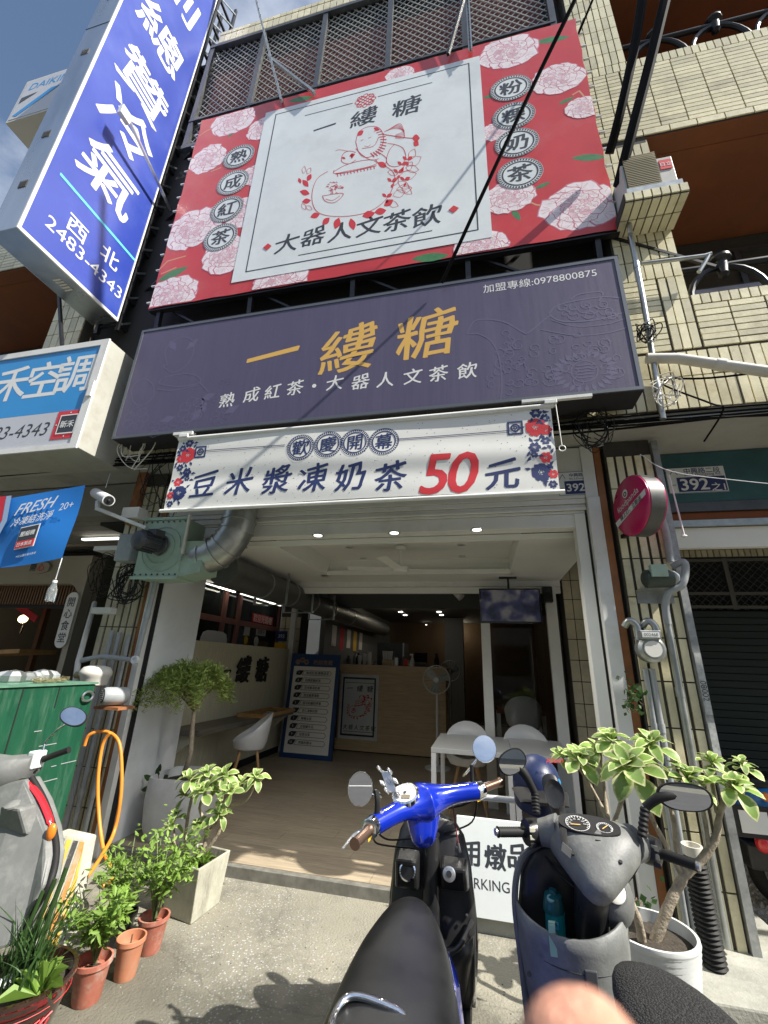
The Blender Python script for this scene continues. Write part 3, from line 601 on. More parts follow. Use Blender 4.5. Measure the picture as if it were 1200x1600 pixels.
# bright recessed lamps deep in the shop
gi = 0
for px, py in ((607,943),(617,950),(626,956),(633,961),(678,943),(683,950),(686,956),(690,961),(718,977),(666,976),(541,935),(765,915)):
    z = 2.872 if py < 970 else 2.87
    c = P(px, py, Z=z)
    if c.y > 13.8: c = P(px, py, Y=13.5)
    side = 'left row' if gi < 4 else ('right row' if gi < 8 else '')
    lab = ('%s recessed lamp of the %s in the dark shop ceiling' % (['nearest','second nearest','third nearest','farthest'][gi % 4], side)) if gi < 8 else ['single lamp over the warm brown back wall', 'tiny lamp by the grey column at the back', 'tiny lamp above the left shelves of the shop', 'lamp behind the top of the television'][gi-8]
    t = thing('recessed_lamp', lab, 'ceiling light', c, 'recessed lamps inside the shop')
    r = .055 if gi < 9 else .025
    k = MB(); k.lathe(c, (0,0,-1), [(r,0),(r,.006)], 16); k.build('diffuser', M['lamp'], t)
    k = MB(); k.lathe(c, (0,0,-1), [(r*1.25,0),(r*1.25,.004)], 16); k.build('trim_ring', M['white'], t)
    if gi in (1, 5, 8):
        pl2 = bpy.data.lights.new('lamp_light', 'POINT'); pl2.energy = 3 if gi == 8 else 2; pl2.color = (1,.85,.6); pl2.shadow_soft_size = .06
        po = bpy.data.objects.new('lamp_light', pl2); COL.objects.link(po); po.location = (0,0,-.08); po.parent = t
    gi += 1
# spotlight on track
c = P(717, 930, Y=6.6); t = thing('spotlight', 'white ceiling spotlight behind the door frame', 'spotlight', c)
MB().cyl(c+V((0,0,.08)), c+V((0,0,.22)), .01).build('stem', M['white'], t); MB().tube([c+V((-.05,0,.05)), c+V((.04,-.03,-.04))], [.05,.06], 14).build('lamp_head', M['ceil'], t, smooth=True)
# service counter
cy = 8.45
ct = thing('counter', 'light wood service counter at the back of the porch', 'counter', (-1.7, cy, FZ))
MB().box(-2.75, -.72, cy, cy+.6, FZ+.06, 1.45).build('front_panel', M['wood'], ct); MB().box(-2.78, -.69, cy-.05, cy+.65, 1.452, 1.57).build('counter_top', M['wood'], ct, bevel=.004); MB().box(-2.77, -.7, cy-.03, cy-.002, FZ+.02, FZ+.2).build('skirting', M['wood'], ct); MB().box(-2.73, -.73, cy-.012, cy-.002, FZ-.01, FZ+.018).build('kick_strip', M['black'], ct)
# poster on the counter
def tea_print(mb_r, mb_k, fn, s):  # placed further below with the sign
    pass
# things on the counter
def onc(px): return P(px, 1030, Y=cy+.2).x
o = thing('utensil_box', 'small wooden box of spoons and straws on the counter', 'box', (onc(606), cy+.2, 1.57))
x = onc(606); MB().box(x-.1, x+.1, cy+.14, cy+.28, 1.57, 1.68).build('wooden_box', M['wood'], o)
for i in range(6): MB().cyl((x-.08+i*.03, cy+.2, 1.66), (x-.1+i*.037, cy+.2, 1.84), .012, .018, 6).build('utensil', M['plastic'], o)
x = onc(620); tag(MB().box(x-.035, x+.035, cy+.14, cy+.2, 1.57, 1.72).build('grey_pouch', M['alu'], None, bevel=.006), 'small silver pouch standing right of the utensil box', 'pouch')
x = onc(635); tag(MB().box(x-.04, x+.04, cy+.1, cy+.16, 1.57, 1.70).build('red_card', M['redtext'], None), 'small red and white card on the counter', 'card')
x = onc(645); k = MB(); k.lathe((x, cy+.15, 1.57), (0,0,1), [(.04,0),(.045,.08),(.03,.14),(.015,.16),(.015,.2)], 14); bt = thing('spray_bottle', 'clear spray bottle at the right end of the counter', 'bottle', (x, cy+.15, 1.57)); k.build('bottle_body', M['plastic'], bt, smooth=True); MB().box(x-.05, x+.015, cy+.135, cy+.165, 1.77, 1.80).build('trigger', M['plastic'], bt)
for i in range(3):
    x = onc(560)+.1*i; g_ = thing('paper_cups', '%s stack of white paper cups on the left part of the counter' % ['left','middle','right'][i], 'cups', (x, cy+.3, 1.57), 'stacks of paper cups')
    for j in range(3+i): MB().lathe((x, cy+.3, 1.57+.035*j), (0,0,1), [(.03,0),(.042,.10),(.044,.10),(.044,.105)], 14).build('paper_cup', M['plastic'], g_, smooth=True)
x = onc(655); rg = thing('cash_register', 'black cash register at the right end of the counter', 'cash register', (x, cy+.4, 1.57)); MB().box(x-.16, x+.12, cy+.25, cy+.5, 1.571, 1.63).build('drawer', M['blkplastic'], rg); MB().obox((x, cy+.4, 1.74), V((.13,0,0)), V((0,.01,.0)), V((0,.03,.09))).build('screen', M['gloss'], rg)
for i in range(5): tag(MB().box(-2.948, -2.944, 8.35+i*.5, 8.62+i*.5, 1.9-.05*(i%2), 2.3).build('wall_notice', [M['menuw'], M['flagred'], M['menuw'], M['yellow'], M['menuw']][i], None), '%s paper notice on the grey wall beside the counter' % ['nearest','second','third','fourth','farthest'][i], 'notice', 'paper notices on the shop wall')
# kitchen clutter behind the counter
rs = random.Random(11)
kt = thing('kitchen_equipment', 'dark kitchen machines and shelves behind the counter', 'kitchen equipment', (-2.2, 9.6, 0))
MB().box(-2.35, -1.75, 9.8, 10.4, .9, 2.05).build('fridge', M['darkmetal'], kt); MB().box(-1.77, -1.74, 9.78, 9.8, .9, 2.05).build('fridge_edge', M['alu'], kt)
for i in range(16):
    x = rs.uniform(-2.9, -1.0); h = rs.uniform(.12, .35); MB().lathe((x, rs.uniform(9.3, 9.7), 1.5), (0,0,1), [(.05,0),(.06,h*.6),(.03,h*.8),(.03,h)], 10).build('bottle', [M['blackmetal'], M['galv'], M['intgrey'], M['darkmetal']][i%4], kt, smooth=True)
MB().box(-2.95, -.9, 9.2, 9.75, 1.40, 1.5).build('shelf', M['darkmetal'], kt)
# exhaust hood

# electric standing fans
def floor_fan(px, py, Y, r, label, m):
    c = P(px, py, Y=Y); t = thing('standing_fan', label, 'fan', (c.x, Y, FZ), 'standing fans in the shop')
    k = MB()
    for q in range(3): k.tube([c+V((r*(1-q*.0)*math.cos(a*math.pi/14), -.02+.05*q, r*math.sin(a*math.pi/14))) for a in range(29)], .006 if q != 1 else .009, 5, cap=False)
    for a in range(20):
        th = a*math.pi/10; k.tube([c+V((.03*math.cos(th), -.06, .03*math.sin(th))), c+V((r*math.cos(th), -.01, r*math.sin(th)))], .0022, 4, cap=False)
    k.build('guard', m, t, smooth=True)
    MB().lathe(c+V((0,-.07,0)), (0,1,0), [(.03,0),(.045,.01),(.05,.1),(.04,.2)], 14).build('motor_housing', m, t, smooth=True)
    for a in range(3):
        th = a*2.094+.3; d = V((math.cos(th), 0, math.sin(th))); s = V((-d.z, .35, d.x)).normalized(); MB().obox(c+V((0,.0,0))+d*r*.5, d*r*.42, s*r*.28, d.cross(s)*.002).build('blade', M['galv'], t)
    MB().tube([c+V((0,.06,-.03)), V((c.x, Y+.06, .9)), V((c.x, Y+.06, FZ+.03))], [.02,.02,.026], 10).build('pole', m, t, smooth=True)
    MB().lathe((c.x, Y+.06, FZ), (0,0,1), [(.2,0),(.2,.02),(.05,.04)], 20).build('base', m, t, smooth=True)
floor_fan(682, 1062, 7.6, .22, 'white standing fan right of the service counter', M['plastic']); floor_fan(703, 1048, 9.4, .20, 'second standing fan standing farther back in the dark', M['galv'])
# television
tv = thing('television', 'flat television hung from the porch ceiling showing a dim picture', 'television', (.33, 5.6, 2.35))
MB().box(-.035, .705, 5.58, 5.63, 2.12, 2.55).build('casing', M['gloss'], tv, bevel=.004); MB().box(-.015, .685, 5.576, 5.579, 2.145, 2.53).build('screen', M['screen'], tv); MB().box(.32, .345, 5.6, 5.62, 2.55, 2.7).build('ceiling_mount', M['black'], tv); MB().box(.22, .44, 5.58, 5.64, 2.68, 2.698).build('mount_plate', M['black'], tv)
_n = MATS['tv_screen'].node_tree; _b = _n.nodes['Principled BSDF']; _g = _n.nodes.new('ShaderNodeNewGeometry'); _t = _n.nodes.new('ShaderNodeTexNoise'); _t.inputs['Scale'].default_value = 5; _n.links.new(_g.outputs['Position'], _t.inputs['Vector']); _r = _n.nodes.new('ShaderNodeValToRGB'); _r.color_ramp.elements[0].position = .4; _r.color_ramp.elements[0].color = (.02,.025,.05,1); _r.color_ramp.elements[1].position = .62; _r.color_ramp.elements[1].color = (.35,.33,.30,1); _e = _r.color_ramp.elements.new(.5); _e.color = (.07,.08,.16,1); _n.links.new(_t.outputs['Fac'], _r.inputs[0]); _n.links.new(_r.outputs[0], _b.inputs['Emission Color']); _b.inputs['Emission Strength'].default_value = .09
# speaker
c = P(855, 928, Y=5.8); sp = thing('speaker', 'small black wall speaker beside the television', 'speaker', c)
MB().box(c.x-.06, c.x+.06, 5.75, 5.86, c.z-.11, c.z+.09).build('cabinet', M['blkplastic'], sp, bevel=.01); MB().lathe((c.x, 5.748, c.z-.03), (0,-1,0), [(.045,0),(.045,.004)], 16).build('speaker_cone', M['rubber'], sp)
# ------------------------------------------------------------------ left counter with letters, shelf, chairs
wp = thing('partition_panel', 'pale wood partition with black brush characters above a narrow bar', 'partition', (-3.6, 6.4, 0))
MB().box(-3.68, -3.6, 4.75, 7.9, .18, 1.80).build('panel', M['palewood'], wp); MB().box(-3.67, -3.615, 4.78, 7.88, FZ-.01, .18).build('plinth', M['black'], wp)
k = MB()
for ch, px, py, s in (('一', 348, 1050, .34), ('縷', 379, 1046, .40), ('糖', 408, 1046, .40)):
    k = MB(); c = P(px, py, X=-3.6); put(k, ch, c, s, SR, bold=.03, brush=1, thick=.02, rise=.03); k.build('brush_character', M['black'], wp)
sh = thing('bar_shelf', 'grey weathered wooden bar shelf on the partition', 'shelf', (-3.4, 6.2, .8))
MB().box(-3.598, -3.2, 4.8, 7.42, .745, .81).build('board', M['shelf'], sh, bevel=.004)
for yy in (4.86, 7.3): MB().poly([(-3.597, yy, .744), (-3.25, yy, .744), (-3.597, yy, .45)], (0,.03,0)).build('bracket', M['palewood'], sh)
for i, yy in enumerate((6.3,)):
    ty = thing('bamboo_tray', 'bamboo serving tray with small cups on the bar shelf', 'tray', (-3.33, 6.6, .81))
    MB().box(-3.5, -3.08, 6.1, 7.15, .812, .83).build('tray_base', M['tray'], ty)
    g = MB(); g.box(-3.5, -3.08, 6.1, 6.13, .83, .86); g.box(-3.5, -3.08, 7.12, 7.15, .83, .86); g.box(-3.5, -3.47, 6.131, 7.119, .83, .86); g.box(-3.11, -3.08, 6.131, 7.119, .83, .86); g.build('tray_rim', M['tray'], ty)
    for q in range(4): MB().lathe((-3.3+.06*(q%2), 6.25+.22*q, .83), (0,0,1), [(.03,0),(.04,.008)], 12).build('dish', M['plastic'], ty)
def shell_chair(loc, yaw, label, group='white moulded chairs', pad=True, z=.47, sc_=1.):
    L = V(loc); t = thing('shell_chair', label, 'chair', L, group); c, s = math.cos(yaw), math.sin(yaw)
    def W(x, y, zz): return L+V(((x*c-y*s)*sc_, (x*s+y*c)*sc_, zz*sc_))
    # shell: bucket lofted from rings (front = -y)
    rings = []; N = 22
    for k_, (zz, rx, ry, cyy, lift) in enumerate(((z-.03,.12,.12,0,0),(z-.01,.20,.19,0,.0),(z+.05,.235,.215,.0,.02),(z+.14,.25,.225,.01,.17),(z+.20,.255,.23,.015,.27))):
        ring = []
        for a in range(N):
            th = 2*math.pi*a/N; bk = max(0, math.sin(th)); q = bk**1.0
            fr = max(0, -math.sin(th))
            ring.append(W(rx*math.cos(th), cyy+ry*math.sin(th)+.05*q*lift, zz+lift*q*(.75)-(.13*fr*(lift/.27) if lift > .05 else 0)))
        rings.append(ring)
    k = MB(); k.loft(rings, cap=False); k.add(rings[0], [tuple(range(N-1,-1,-1))])
    o = k.build('seat_shell', M['plastic'], t, smooth=True); sd = o.modifiers.new('thickness', 'SOLIDIFY'); sd.thickness = .008
    if pad: MB().lathe(W(0,-.01,z+.0), (0,0,1), [(.17,0),(.19,.02),(.16,.045),(.02,.05)], 18).build('cushion', M['rubber'], t, smooth=True)
    for sx in (-1, 1):
        for sy in (-1, 1): MB().tube([W(sx*.1, sy*.1, z-.03), W(sx*.2, sy*.19, 0)], [.018*sc_, .011*sc_], 8).build('leg', M['legwood'], t, smooth=True)
shell_chair((-2.98, 5.6, FZ), math.radians(-60), 'white shell chair with dark cushion beside the bar shelf')
# plain white chair back showing above the partition
o = thing('chair', 'white chair back showing above the wood partition', 'chair', (-3.95, 5.8, 0))
k = MB(); pts = []
for a in range(24):
    th = 2*math.pi*a/24; q = 1/((abs(math.cos(th))**5+abs(math.sin(th))**5)**.2); pts.append((-3.95, 5.95+.33*q*math.cos(th), 1.72+.26*q*math.sin(th)))
k.poly(pts, (-.02,0,0)); k.build('backrest', M['plastic'], o); MB().box(-4.18, -3.96, 5.75, 6.15, 1.2, 1.24).build('seat', M['plastic'], o)
for y_ in (5.78, 6.12): MB().cyl((-4.0, y_, 1.22), (-4.0, y_, FZ), .012).build('leg', M['alu'], o)
# glazed side room with pinkish frames
gr = thing('glazed_partition', 'pinkish framed glass wall reflecting strip lights behind the bar', 'glass wall', (-4.25, 7, 0))
g = MB()
for y_ in (5.0, 6.45, 6.9, 8.5): g.box(-4.28, -4.2, y_, y_+.09, .8, 2.69)
g.box(-4.275, -4.205, 5.0, 8.55, 2.15, 2.24); g.box(-4.275, -4.205, 5, 8.55, .8, .88); g.build('frame', M['rose'], gr)
MB().box(-4.255, -4.245, 5, 8.5, .85, 2.69).build('pane', M['glass'], gr); MB().box(-4.6, -4.5, 4.6, 9, 0, 3).build('room_wall', M['dark'], gr)
def on_glass(name, px, py, w_, h_, mt, shape=None):
    c = P(px, py, X=-4.235)
    k = MB()
    if shape: k.lathe(c, (1,0,0), [(w_/2,0),(w_/2,.004)], 18)
    else: k.box(c.x-.002, c.x+.002, c.y-w_/2, c.y+w_/2, c.z-h_/2, c.z+h_/2)
    return k.build(name, mt, gr)
on_glass('red_notice', 411, 968, .85, .16, M['flagred']); on_glass('white_notice', 408, 985, .38, .2, M['menuw']); on_glass('white_notice', 386, 985, .2, .18, M['menuw']); on_glass('round_sticker', 384, 1000, .14, .14, M['yellow'], 1); on_glass('round_sticker', 400, 1002, .18, .18, M['plastic'], 1)
k = MB(); put(k, '歡迎光臨喔', P(411, 968, X=-4.230), .15, SR, bold=.01, fitw=.75); k.build('notice_lettering', M['whitetext'], gr)
k = MB(); put(k, '營業中', P(408, 987, X=-4.230), .1, SR, bold=.01); k.build('notice_lettering', M['inktext'], gr)
for i, (px, py, L_) in enumerate(((343, 915, .9), (354, 921, .5), (405, 931, 1.3), (430, 939, .5))):
    c = P(px, py, X=-4.1); c.z = min(c.z, 2.66)  # glowing bars added to stand for strip light reflections in the glass
    t = tag(MB().box(-4.11, -4.08, c.y-L_/2, c.y+L_/2, c.z-.008, c.z+.008).build('tube_lamp_or_reflection', M['lampdim'], None), 'slim glowing bar added as a strip light reflection on the glass wall, %s from the entrance' % ['nearest', 'second', 'third', 'farthest'][i], 'lamp', 'added strip light reflections on the glass wall')
# tiled pier at the far end of the partition with number plate
pr2 = thing('tiled_pier', 'narrow tiled pier with old number plate behind the menu board', 'pillar', (-3.9, 8.3, 0))
MB().box(-4.1, -3.65, 8.4, 8.8, 0, 2.68).build('core', M['grout'], pr2)
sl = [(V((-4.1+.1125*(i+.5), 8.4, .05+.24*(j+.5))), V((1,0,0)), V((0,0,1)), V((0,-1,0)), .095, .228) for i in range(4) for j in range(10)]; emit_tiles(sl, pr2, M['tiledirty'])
c = P(440, 994, Y=8.38); MB().box(c.x-.12, c.x+.12, 8.37, 8.383, c.z-.1, c.z+.1).build('number_plate', M['navytext'], pr2); k = MB(); put(k, '392', V((c.x, 8.368, c.z)), .1, XR, bold=.02); k.build('plate_lettering', M['whitetext'], pr2); MB().box(c.x-.13, c.x+.1, 8.37, 8.383, c.z-.33, c.z-.13).build('yellow_notice', M['yellow'], pr2)
# round ventilation duct along the porch ceiling
dt = thing('ventilation_duct', 'long dark round ventilation duct under the porch ceiling', 'duct', (-2.75, 5, 2.5))
MB().tube([(-2.72, 4.05, 2.5), (-2.72, 12, 2.5)], .17, 24).build('duct_pipe', mat('dull_duct', (.16,.165,.16), .45, .6, var=.2, vs=6), dt, smooth=True)
for y_ in (4.9, 5.7, 6.5, 7.4, 8.6): MB().tube([(-2.72, y_, 2.5), (-2.72, y_+.03, 2.5)], .178, 24).build('joint_band', M['galv'], dt, smooth=True)
for y_ in (5.2, 6.1, 7.1): g = MB(); g.beam((-2.95, y_, 2.69), (-2.95, y_, 2.28), .03, .012); g.beam((-2.5, y_, 2.69), (-2.5, y_, 2.28), .03, .012); g.beam((-2.96, y_, 2.28), (-2.49, y_, 2.28), .03, .012); g.build('hanger', M['galv'], dt)
# menu board
mbd = thing('menu_board', 'blue framed standing menu board with ten numbered drinks', 'sign', (-2.94, 7.55, FZ))
q0 = P(440, 1190, Y=7.5); a_ = P(454, 1021, Y=7.62); b2_ = P(534, 1023, Y=7.62); c2_ = P(527, 1192, Y=7.5)
x0, x1, z0, z1 = -3.42, -2.50, FZ, 1.72
def MBP(u_, v_): # u 0..1 across, v 0..1 up
    return V((x0+(x1-x0)*u_, 7.5+.12*v_, z0+(z1-z0)*v_))
mn = V((0,-1,.07)).normalized(); MAX = (V((1,0,0)), V((0,.072,1)).normalized(), mn)
g = MB(); g.hexa([MBP(0,0)+V((0,.04,0)),MBP(0,0),MBP(1,0),MBP(1,0)+V((0,.04,0))], [MBP(0,1)+V((0,.04,0)),MBP(0,1),MBP(1,1),MBP(1,1)+V((0,.04,0))]); g.build('board', M['menub'], mbd)
g = MB(); e = mn*.004; g.quad(MBP(.07,.045)+e, MBP(.93,.045)+e, MBP(.93,.87)+e, MBP(.07,.87)+e); g.build('menu_sheet', M['menuw'], mbd)
items = ['熟成紅茶/厚熟成茶','粉粿黑糖奶茶','豆米漿凍奶茶','桂花蜜翠凍飲','荔可奶蓋四季春','杏仁凍鮮奶飲','檸檬冰茶','古香鹹冬瓜','甘蔗冰茶','烤糖粉粿冰']
k = MB(); kk = MB(); kw = MB()
for i, it in enumerate(items):
    v_ = .805-.0735*i
    k.flat([MBP(.13,v_-.02)+e*2, MBP(.20,v_-.026)+e*2, MBP(.24,v_-.02)+e*2, MBP(.29,v_+.024)+e*2, MBP(.18,v_+.024)+e*2, MBP(.14,v_+.01)+e*2])
    line(k, [MBP(.26,v_-.023), MBP(.82,v_-.023), MBP(.855,v_), MBP(.82,v_+.023), MBP(.31,v_+.023)], .006, MAX, rise=.008, closed=True)
    wdt = .052*len(it); put(k, it, MBP(.34+wdt/2, v_), .05, MAX, bold=.02, fitw=wdt*(x1-x0), rise=.008); put(kw, str(i+1), MBP(.195, v_), .05, MAX, bold=.01, rise=.012)
k.build('menu_lettering', M['inktext'], mbd); 
for i, (u_, ch) in enumerate(((.14,'一'),(.23,'縷'),(.32,'糖'))): disc(kk, MBP(u_, .915+.02*(i==1)), .045, .045, MAX, rise=.006)
put(kk, '熱銷推薦', MBP(.66, .915), .09, MAX, bold=.02, rise=.006, fitw=.36); put(k, '', MBP(0,0), .1, MAX)
kk.build('menu_heading', mat('dull_gold_print', (.30,.20,.14), .5), mbd); kw.build('menu_numbers', M['whitetext'], mbd)
k = MB()
for i, (u_, ch) in enumerate(((.14,'一'),(.23,'縷'),(.32,'糖'))): put(k, ch, MBP(u_, .915+.02*(i==1)), .05, MAX, bold=.02, rise=.01)
k.build('menu_emblem_lettering', M['inktext'], mbd)
# table and chairs
def table(x0, x1, y0, y1, z, label, mt=M['plastic']):
    t = thing('table', label, 'table', ((x0+x1)/2, (y0+y1)/2, FZ)); MB().box(x0, x1, y0, y1, z-.045, z).build('tabletop', mt, t, bevel=.003)
    for x in (x0+.002, x1-.05):
        for y in (y0+.002, y1-.05): MB().box(x, x+.048, y, y+.048, FZ, z-.046).build('leg', M['plastic'], t)
    return t
tw = mat('white_tabletop', (.55,.56,.56), .4)
table(-.56, .22, 4.78, 5.80, .83, 'left of two joined white tables on the porch', tw); table(.225, .80, 4.78, 5.80, .83, 'right of two joined white tables on the porch', tw)

shell_chair((-.24, 5.60, FZ+.03), 0, 'white shell chair behind the left white table', pad=False); shell_chair((.42, 5.60, FZ+.03), 0.05, 'white shell chair behind the right white table', pad=False)
t = table(.15, .85, 7.3, 8.0, 1.0, 'small table with brown top behind the glass door', M['soffit']); shell_chair((.5, 6.9, FZ+.3), math.pi, 'white chair tucked at the brown topped table indoors', pad=False)
# ================================================================== SIGNS
# ---- red billboard
YR = 3.2
rb = thing('billboard', 'large red peony billboard with white tea shop panel and teapot drawing', 'billboard', (-1.2, YR, 7.2))
rx0, rx1, rz0, rz1 = -3.72, 1.39, 5.46, 9.0
g = MB(); NX, NZ = 24, 16                                     # stretched vinyl, slightly pulled in between its ties
g.v = []
for j in range(NZ+1):
    for i in range(NX+1):
        u_, v_ = i/NX, j/NZ; ex = .012*math.sin(u_*math.pi*9)**2; ez = .02*math.sin(v_*math.pi*6)**2
        x = rx0+(rx1-rx0)*u_; z = rz0+(rz1-rz0)*v_
        if i == 0: x += ez
        if i == NX: x -= ez
        if j in (0, NZ): z += ex*(1 if j == 0 else -1)
        g.v.append((x, YR, z))
g.f = [(j*(NX+1)+i, j*(NX+1)+i+1, (j+1)*(NX+1)+i+1, (j+1)*(NX+1)+i) for j in range(NZ) for i in range(NX)]; g.m = [0]*len(g.f)
g.build('vinyl_sheet', M['redvinyl'], rb)
g = MB(); fr = .05
for z in (rz0-.02, rz1-.03): g.box(rx0, rx1, YR+.012, YR+.07, z, z+.05)
for x in (rx0, rx1-.05, -1.2): g.box(x, x+.05, YR+.071, YR+.12, rz0, rz1)
g.build('frame', M['blackmetal'], rb)
def pxr(px, py, Y=YR): return P(px, py, Y=Y)
def peony(parent, px, py, rpx, seed, Y=YR, cl=(rx0+.01, rx1-.01, rz0+.02, rz1-.02), rise=.002, sq=1.):
    rs = random.Random(seed); c = pxr(px, py, Y); r = abs(pxr(px+rpx, py, Y).x-c.x)*1.12
    mb = MB(); lay = [0]
    def petal(a, d, s, asp, pk=0):
        cx = c.x+d*math.cos(a)*r; cz = c.z+d*math.sin(a)*r*sq; n = 14
        for kind, sc2 in ((1, 1.0), (0, .90)):
            pts = []
            for k in range(n):
                th = 2*math.pi*k/n; q = s*r*sc2*(1+.10*math.sin(5*th+seed+d*9+a)+.05*math.sin(9*th+a*3))
                lx = q*math.cos(th)*.8; lz = q*math.sin(th)*asp
                x = cx+lx*math.cos(a)-lz*math.sin(a); z = cz+(lx*math.sin(a)+lz*math.cos(a))*sq
                pts.append((min(max(x, cl[0]), cl[1]), Y-rise-lay[0]*.00002, min(max(z, cl[2]), cl[3])))
            if all(abs(p[0]-cl[0]) < 1e-6 or abs(p[0]-cl[1]) < 1e-6 for p in pts) or all(abs(p[2]-cl[2]) < 1e-6 or abs(p[2]-cl[3]) < 1e-6 for p in pts): continue
            mb.cm = kind if kind == 1 else (2 if pk else 0); mb.flat(pts); lay[0] += 1
        # veins
        mb.cm = 1
        for q2 in (-.3, 0, .3):
            x1_, z1_ = cx+s*r*.1*math.cos(a+q2*3), cz+s*r*.1*math.sin(a+q2*3)*sq; x2_, z2_ = cx+s*r*.62*math.cos(a+q2*2), cz+s*r*.62*math.sin(a+q2*2)*sq
            if cl[0] < min(x1_, x2_) and max(x1_, x2_) < cl[1] and cl[2] < min(z1_, z2_) and max(z1_, z2_) < cl[3]:
                line(mb, [(x1_, Y-rise-lay[0]*.00002, z1_), (x2_, Y-rise-lay[0]*.00002, z2_)], r*.008, rise=.0001)
    for k in range(10): petal(2*math.pi*k/10+rs.uniform(-.2,.2), .66+rs.uniform(-.05,.08), .34+rs.uniform(0,.1), 1.15)
    for k in range(11): petal(2*math.pi*k/11+rs.uniform(-.2,.2), .47+rs.uniform(-.05,.05), .22+rs.uniform(0,.08), 1.1)
    for k in range(11): petal(2*math.pi*k/11+.3+rs.uniform(-.2,.2), .32+rs.uniform(-.05,.05), .16+rs.uniform(0,.06), 1.0, k % 2)
    for k in range(9): petal(2*math.pi*k/9+rs.uniform(-.3,.3), .19, .13, .9, k % 3)
    for k in range(6): petal(2*math.pi*k/6, .08, .09, .9)
    return mb.build('peony_print', [M['petal'], M['petald'], mat('mid_petal_print', (.76,.55,.59), .45, var=.15, vs=14)], parent)
def leafprint(parent, px, py, wpx, ang, Y=YR, rise=.0003):
    c = pxr(px, py, Y); L_ = abs(pxr(px+wpx, py, Y).x-c.x)/2; a = math.radians(ang); pts = []
    for k in range(14):
        t = k/13; pts.append((-1+2*t, .30*math.sin(math.pi*t)**.8))
    for k in range(12, 0, -1):
        t = k/13; pts.append((-1+2*t, -.30*math.sin(math.pi*t)**.8))
    return [(min(c.x+L_*(x*math.cos(a)-z*math.sin(a)), rx1-.01), Y-rise, c.z+L_*(x*math.sin(a)+z*math.cos(a))) for x, z in pts]
for i, (px, py, r) in enumerate(((365,188,30),(325,248,27),(302,358,38),(352,398,34),(268,462,37),(412,200,24),(400,272,22),(436,442,40),(625,116,20),(793,80,46),(872,122,42),(912,168,30),(906,322,60),(775,205,24),(795,308,38),(752,388,42),(383,330,30))):
    peony(rb, px, py, r, i+3, rise=.0004+.0006*(i%4), sq=.92)
k = MB()
for a in ((365,205,26,60),(270,428,46,20),(862,62,60,-10),(920,246,60,-15),(885,157,30,20),(806,335,34,-70),(847,290,30,20),(672,402,60,-5),(768,150,30,0),(470,155,40,-10)): k = MB(); k.flat(leafprint(rb, *a)); k.build('leaf_print', M['leafp'], rb)
k = MB()
for pts in (((250,420),(262,408),(290,400)),((252,428),(275,418)),((820,312),(838,320),(855,322)),((895,148),(905,142),(912,150)),((340,196),(322,205),(312,212)),((330,268),(345,262))): k = MB(); line(k, [pxr(*p) for p in pts], .018, rise=.0002); k.build('twig_print', mat('peach_twig_print', (.62,.32,.18), .5), rb)
# white panel, set a little proud like the printed sheet on top
WPs = [pxr(366,443), pxr(768,370), pxr(750,88), pxr(412,178)]
wx0 = (WPs[0].x+WPs[3].x)/2; wx1 = (WPs[1].x+WPs[2].x)/2; wz0 = (WPs[0].z+WPs[1].z)/2; wz1 = (WPs[2].z+WPs[3].z)/2
g = MB(); g.box(wx0, wx1, YR-.006, YR-.0045, wz0, wz1); wpn = g.build('white_panel', M['panelw'], rb)
YW = YR-.006
k = MB()
fx0 = (pxr(430,182).x+pxr(386,426).x)/2; fx1 = (pxr(733,98).x+pxr(746,359).x)/2; fz1 = (pxr(430,182).z+pxr(733,98).z)/2; fz0 = (pxr(386,426).z+pxr(746,359).z)/2
line(k, [(fx0,YW,fz0),(fx1,YW,fz0),(fx1,YW,fz1),(fx0,YW,fz1)], .014, closed=True)
zt = (pxr(475,583-400+0).z+pxr(675,129).z)/2
line(k, [(pxr(477,182).x,YW,zt),(pxr(551,162).x,YW,zt)], .012); line(k, [(pxr(591,152).x,YW,zt),(pxr(675,129).x,YW,zt)], .012)
zb = (pxr(467,400).z+pxr(675,361).z)/2; line(k, [(pxr(467,400).x,YW,zb),(pxr(675,361).x,YW,zb)], .012)
k.build('ruled_lines', M['inktext'], wpn)
for ch, px, py, s in (('一',507,199,.36),('縷',568,183,.42),('糖',635,166,.43),('大',448,380,.36),('器',489,370,.35),('人',532,362,.36),('文',577,353,.36),('茶',620,345,.37),('飲',667,337,.38)): k = MB(); put(k, ch, pxr(px,py,YW), s*.86, bold=.018, brush=1.6); k.build('ink_character', M['inktext'], wpn)
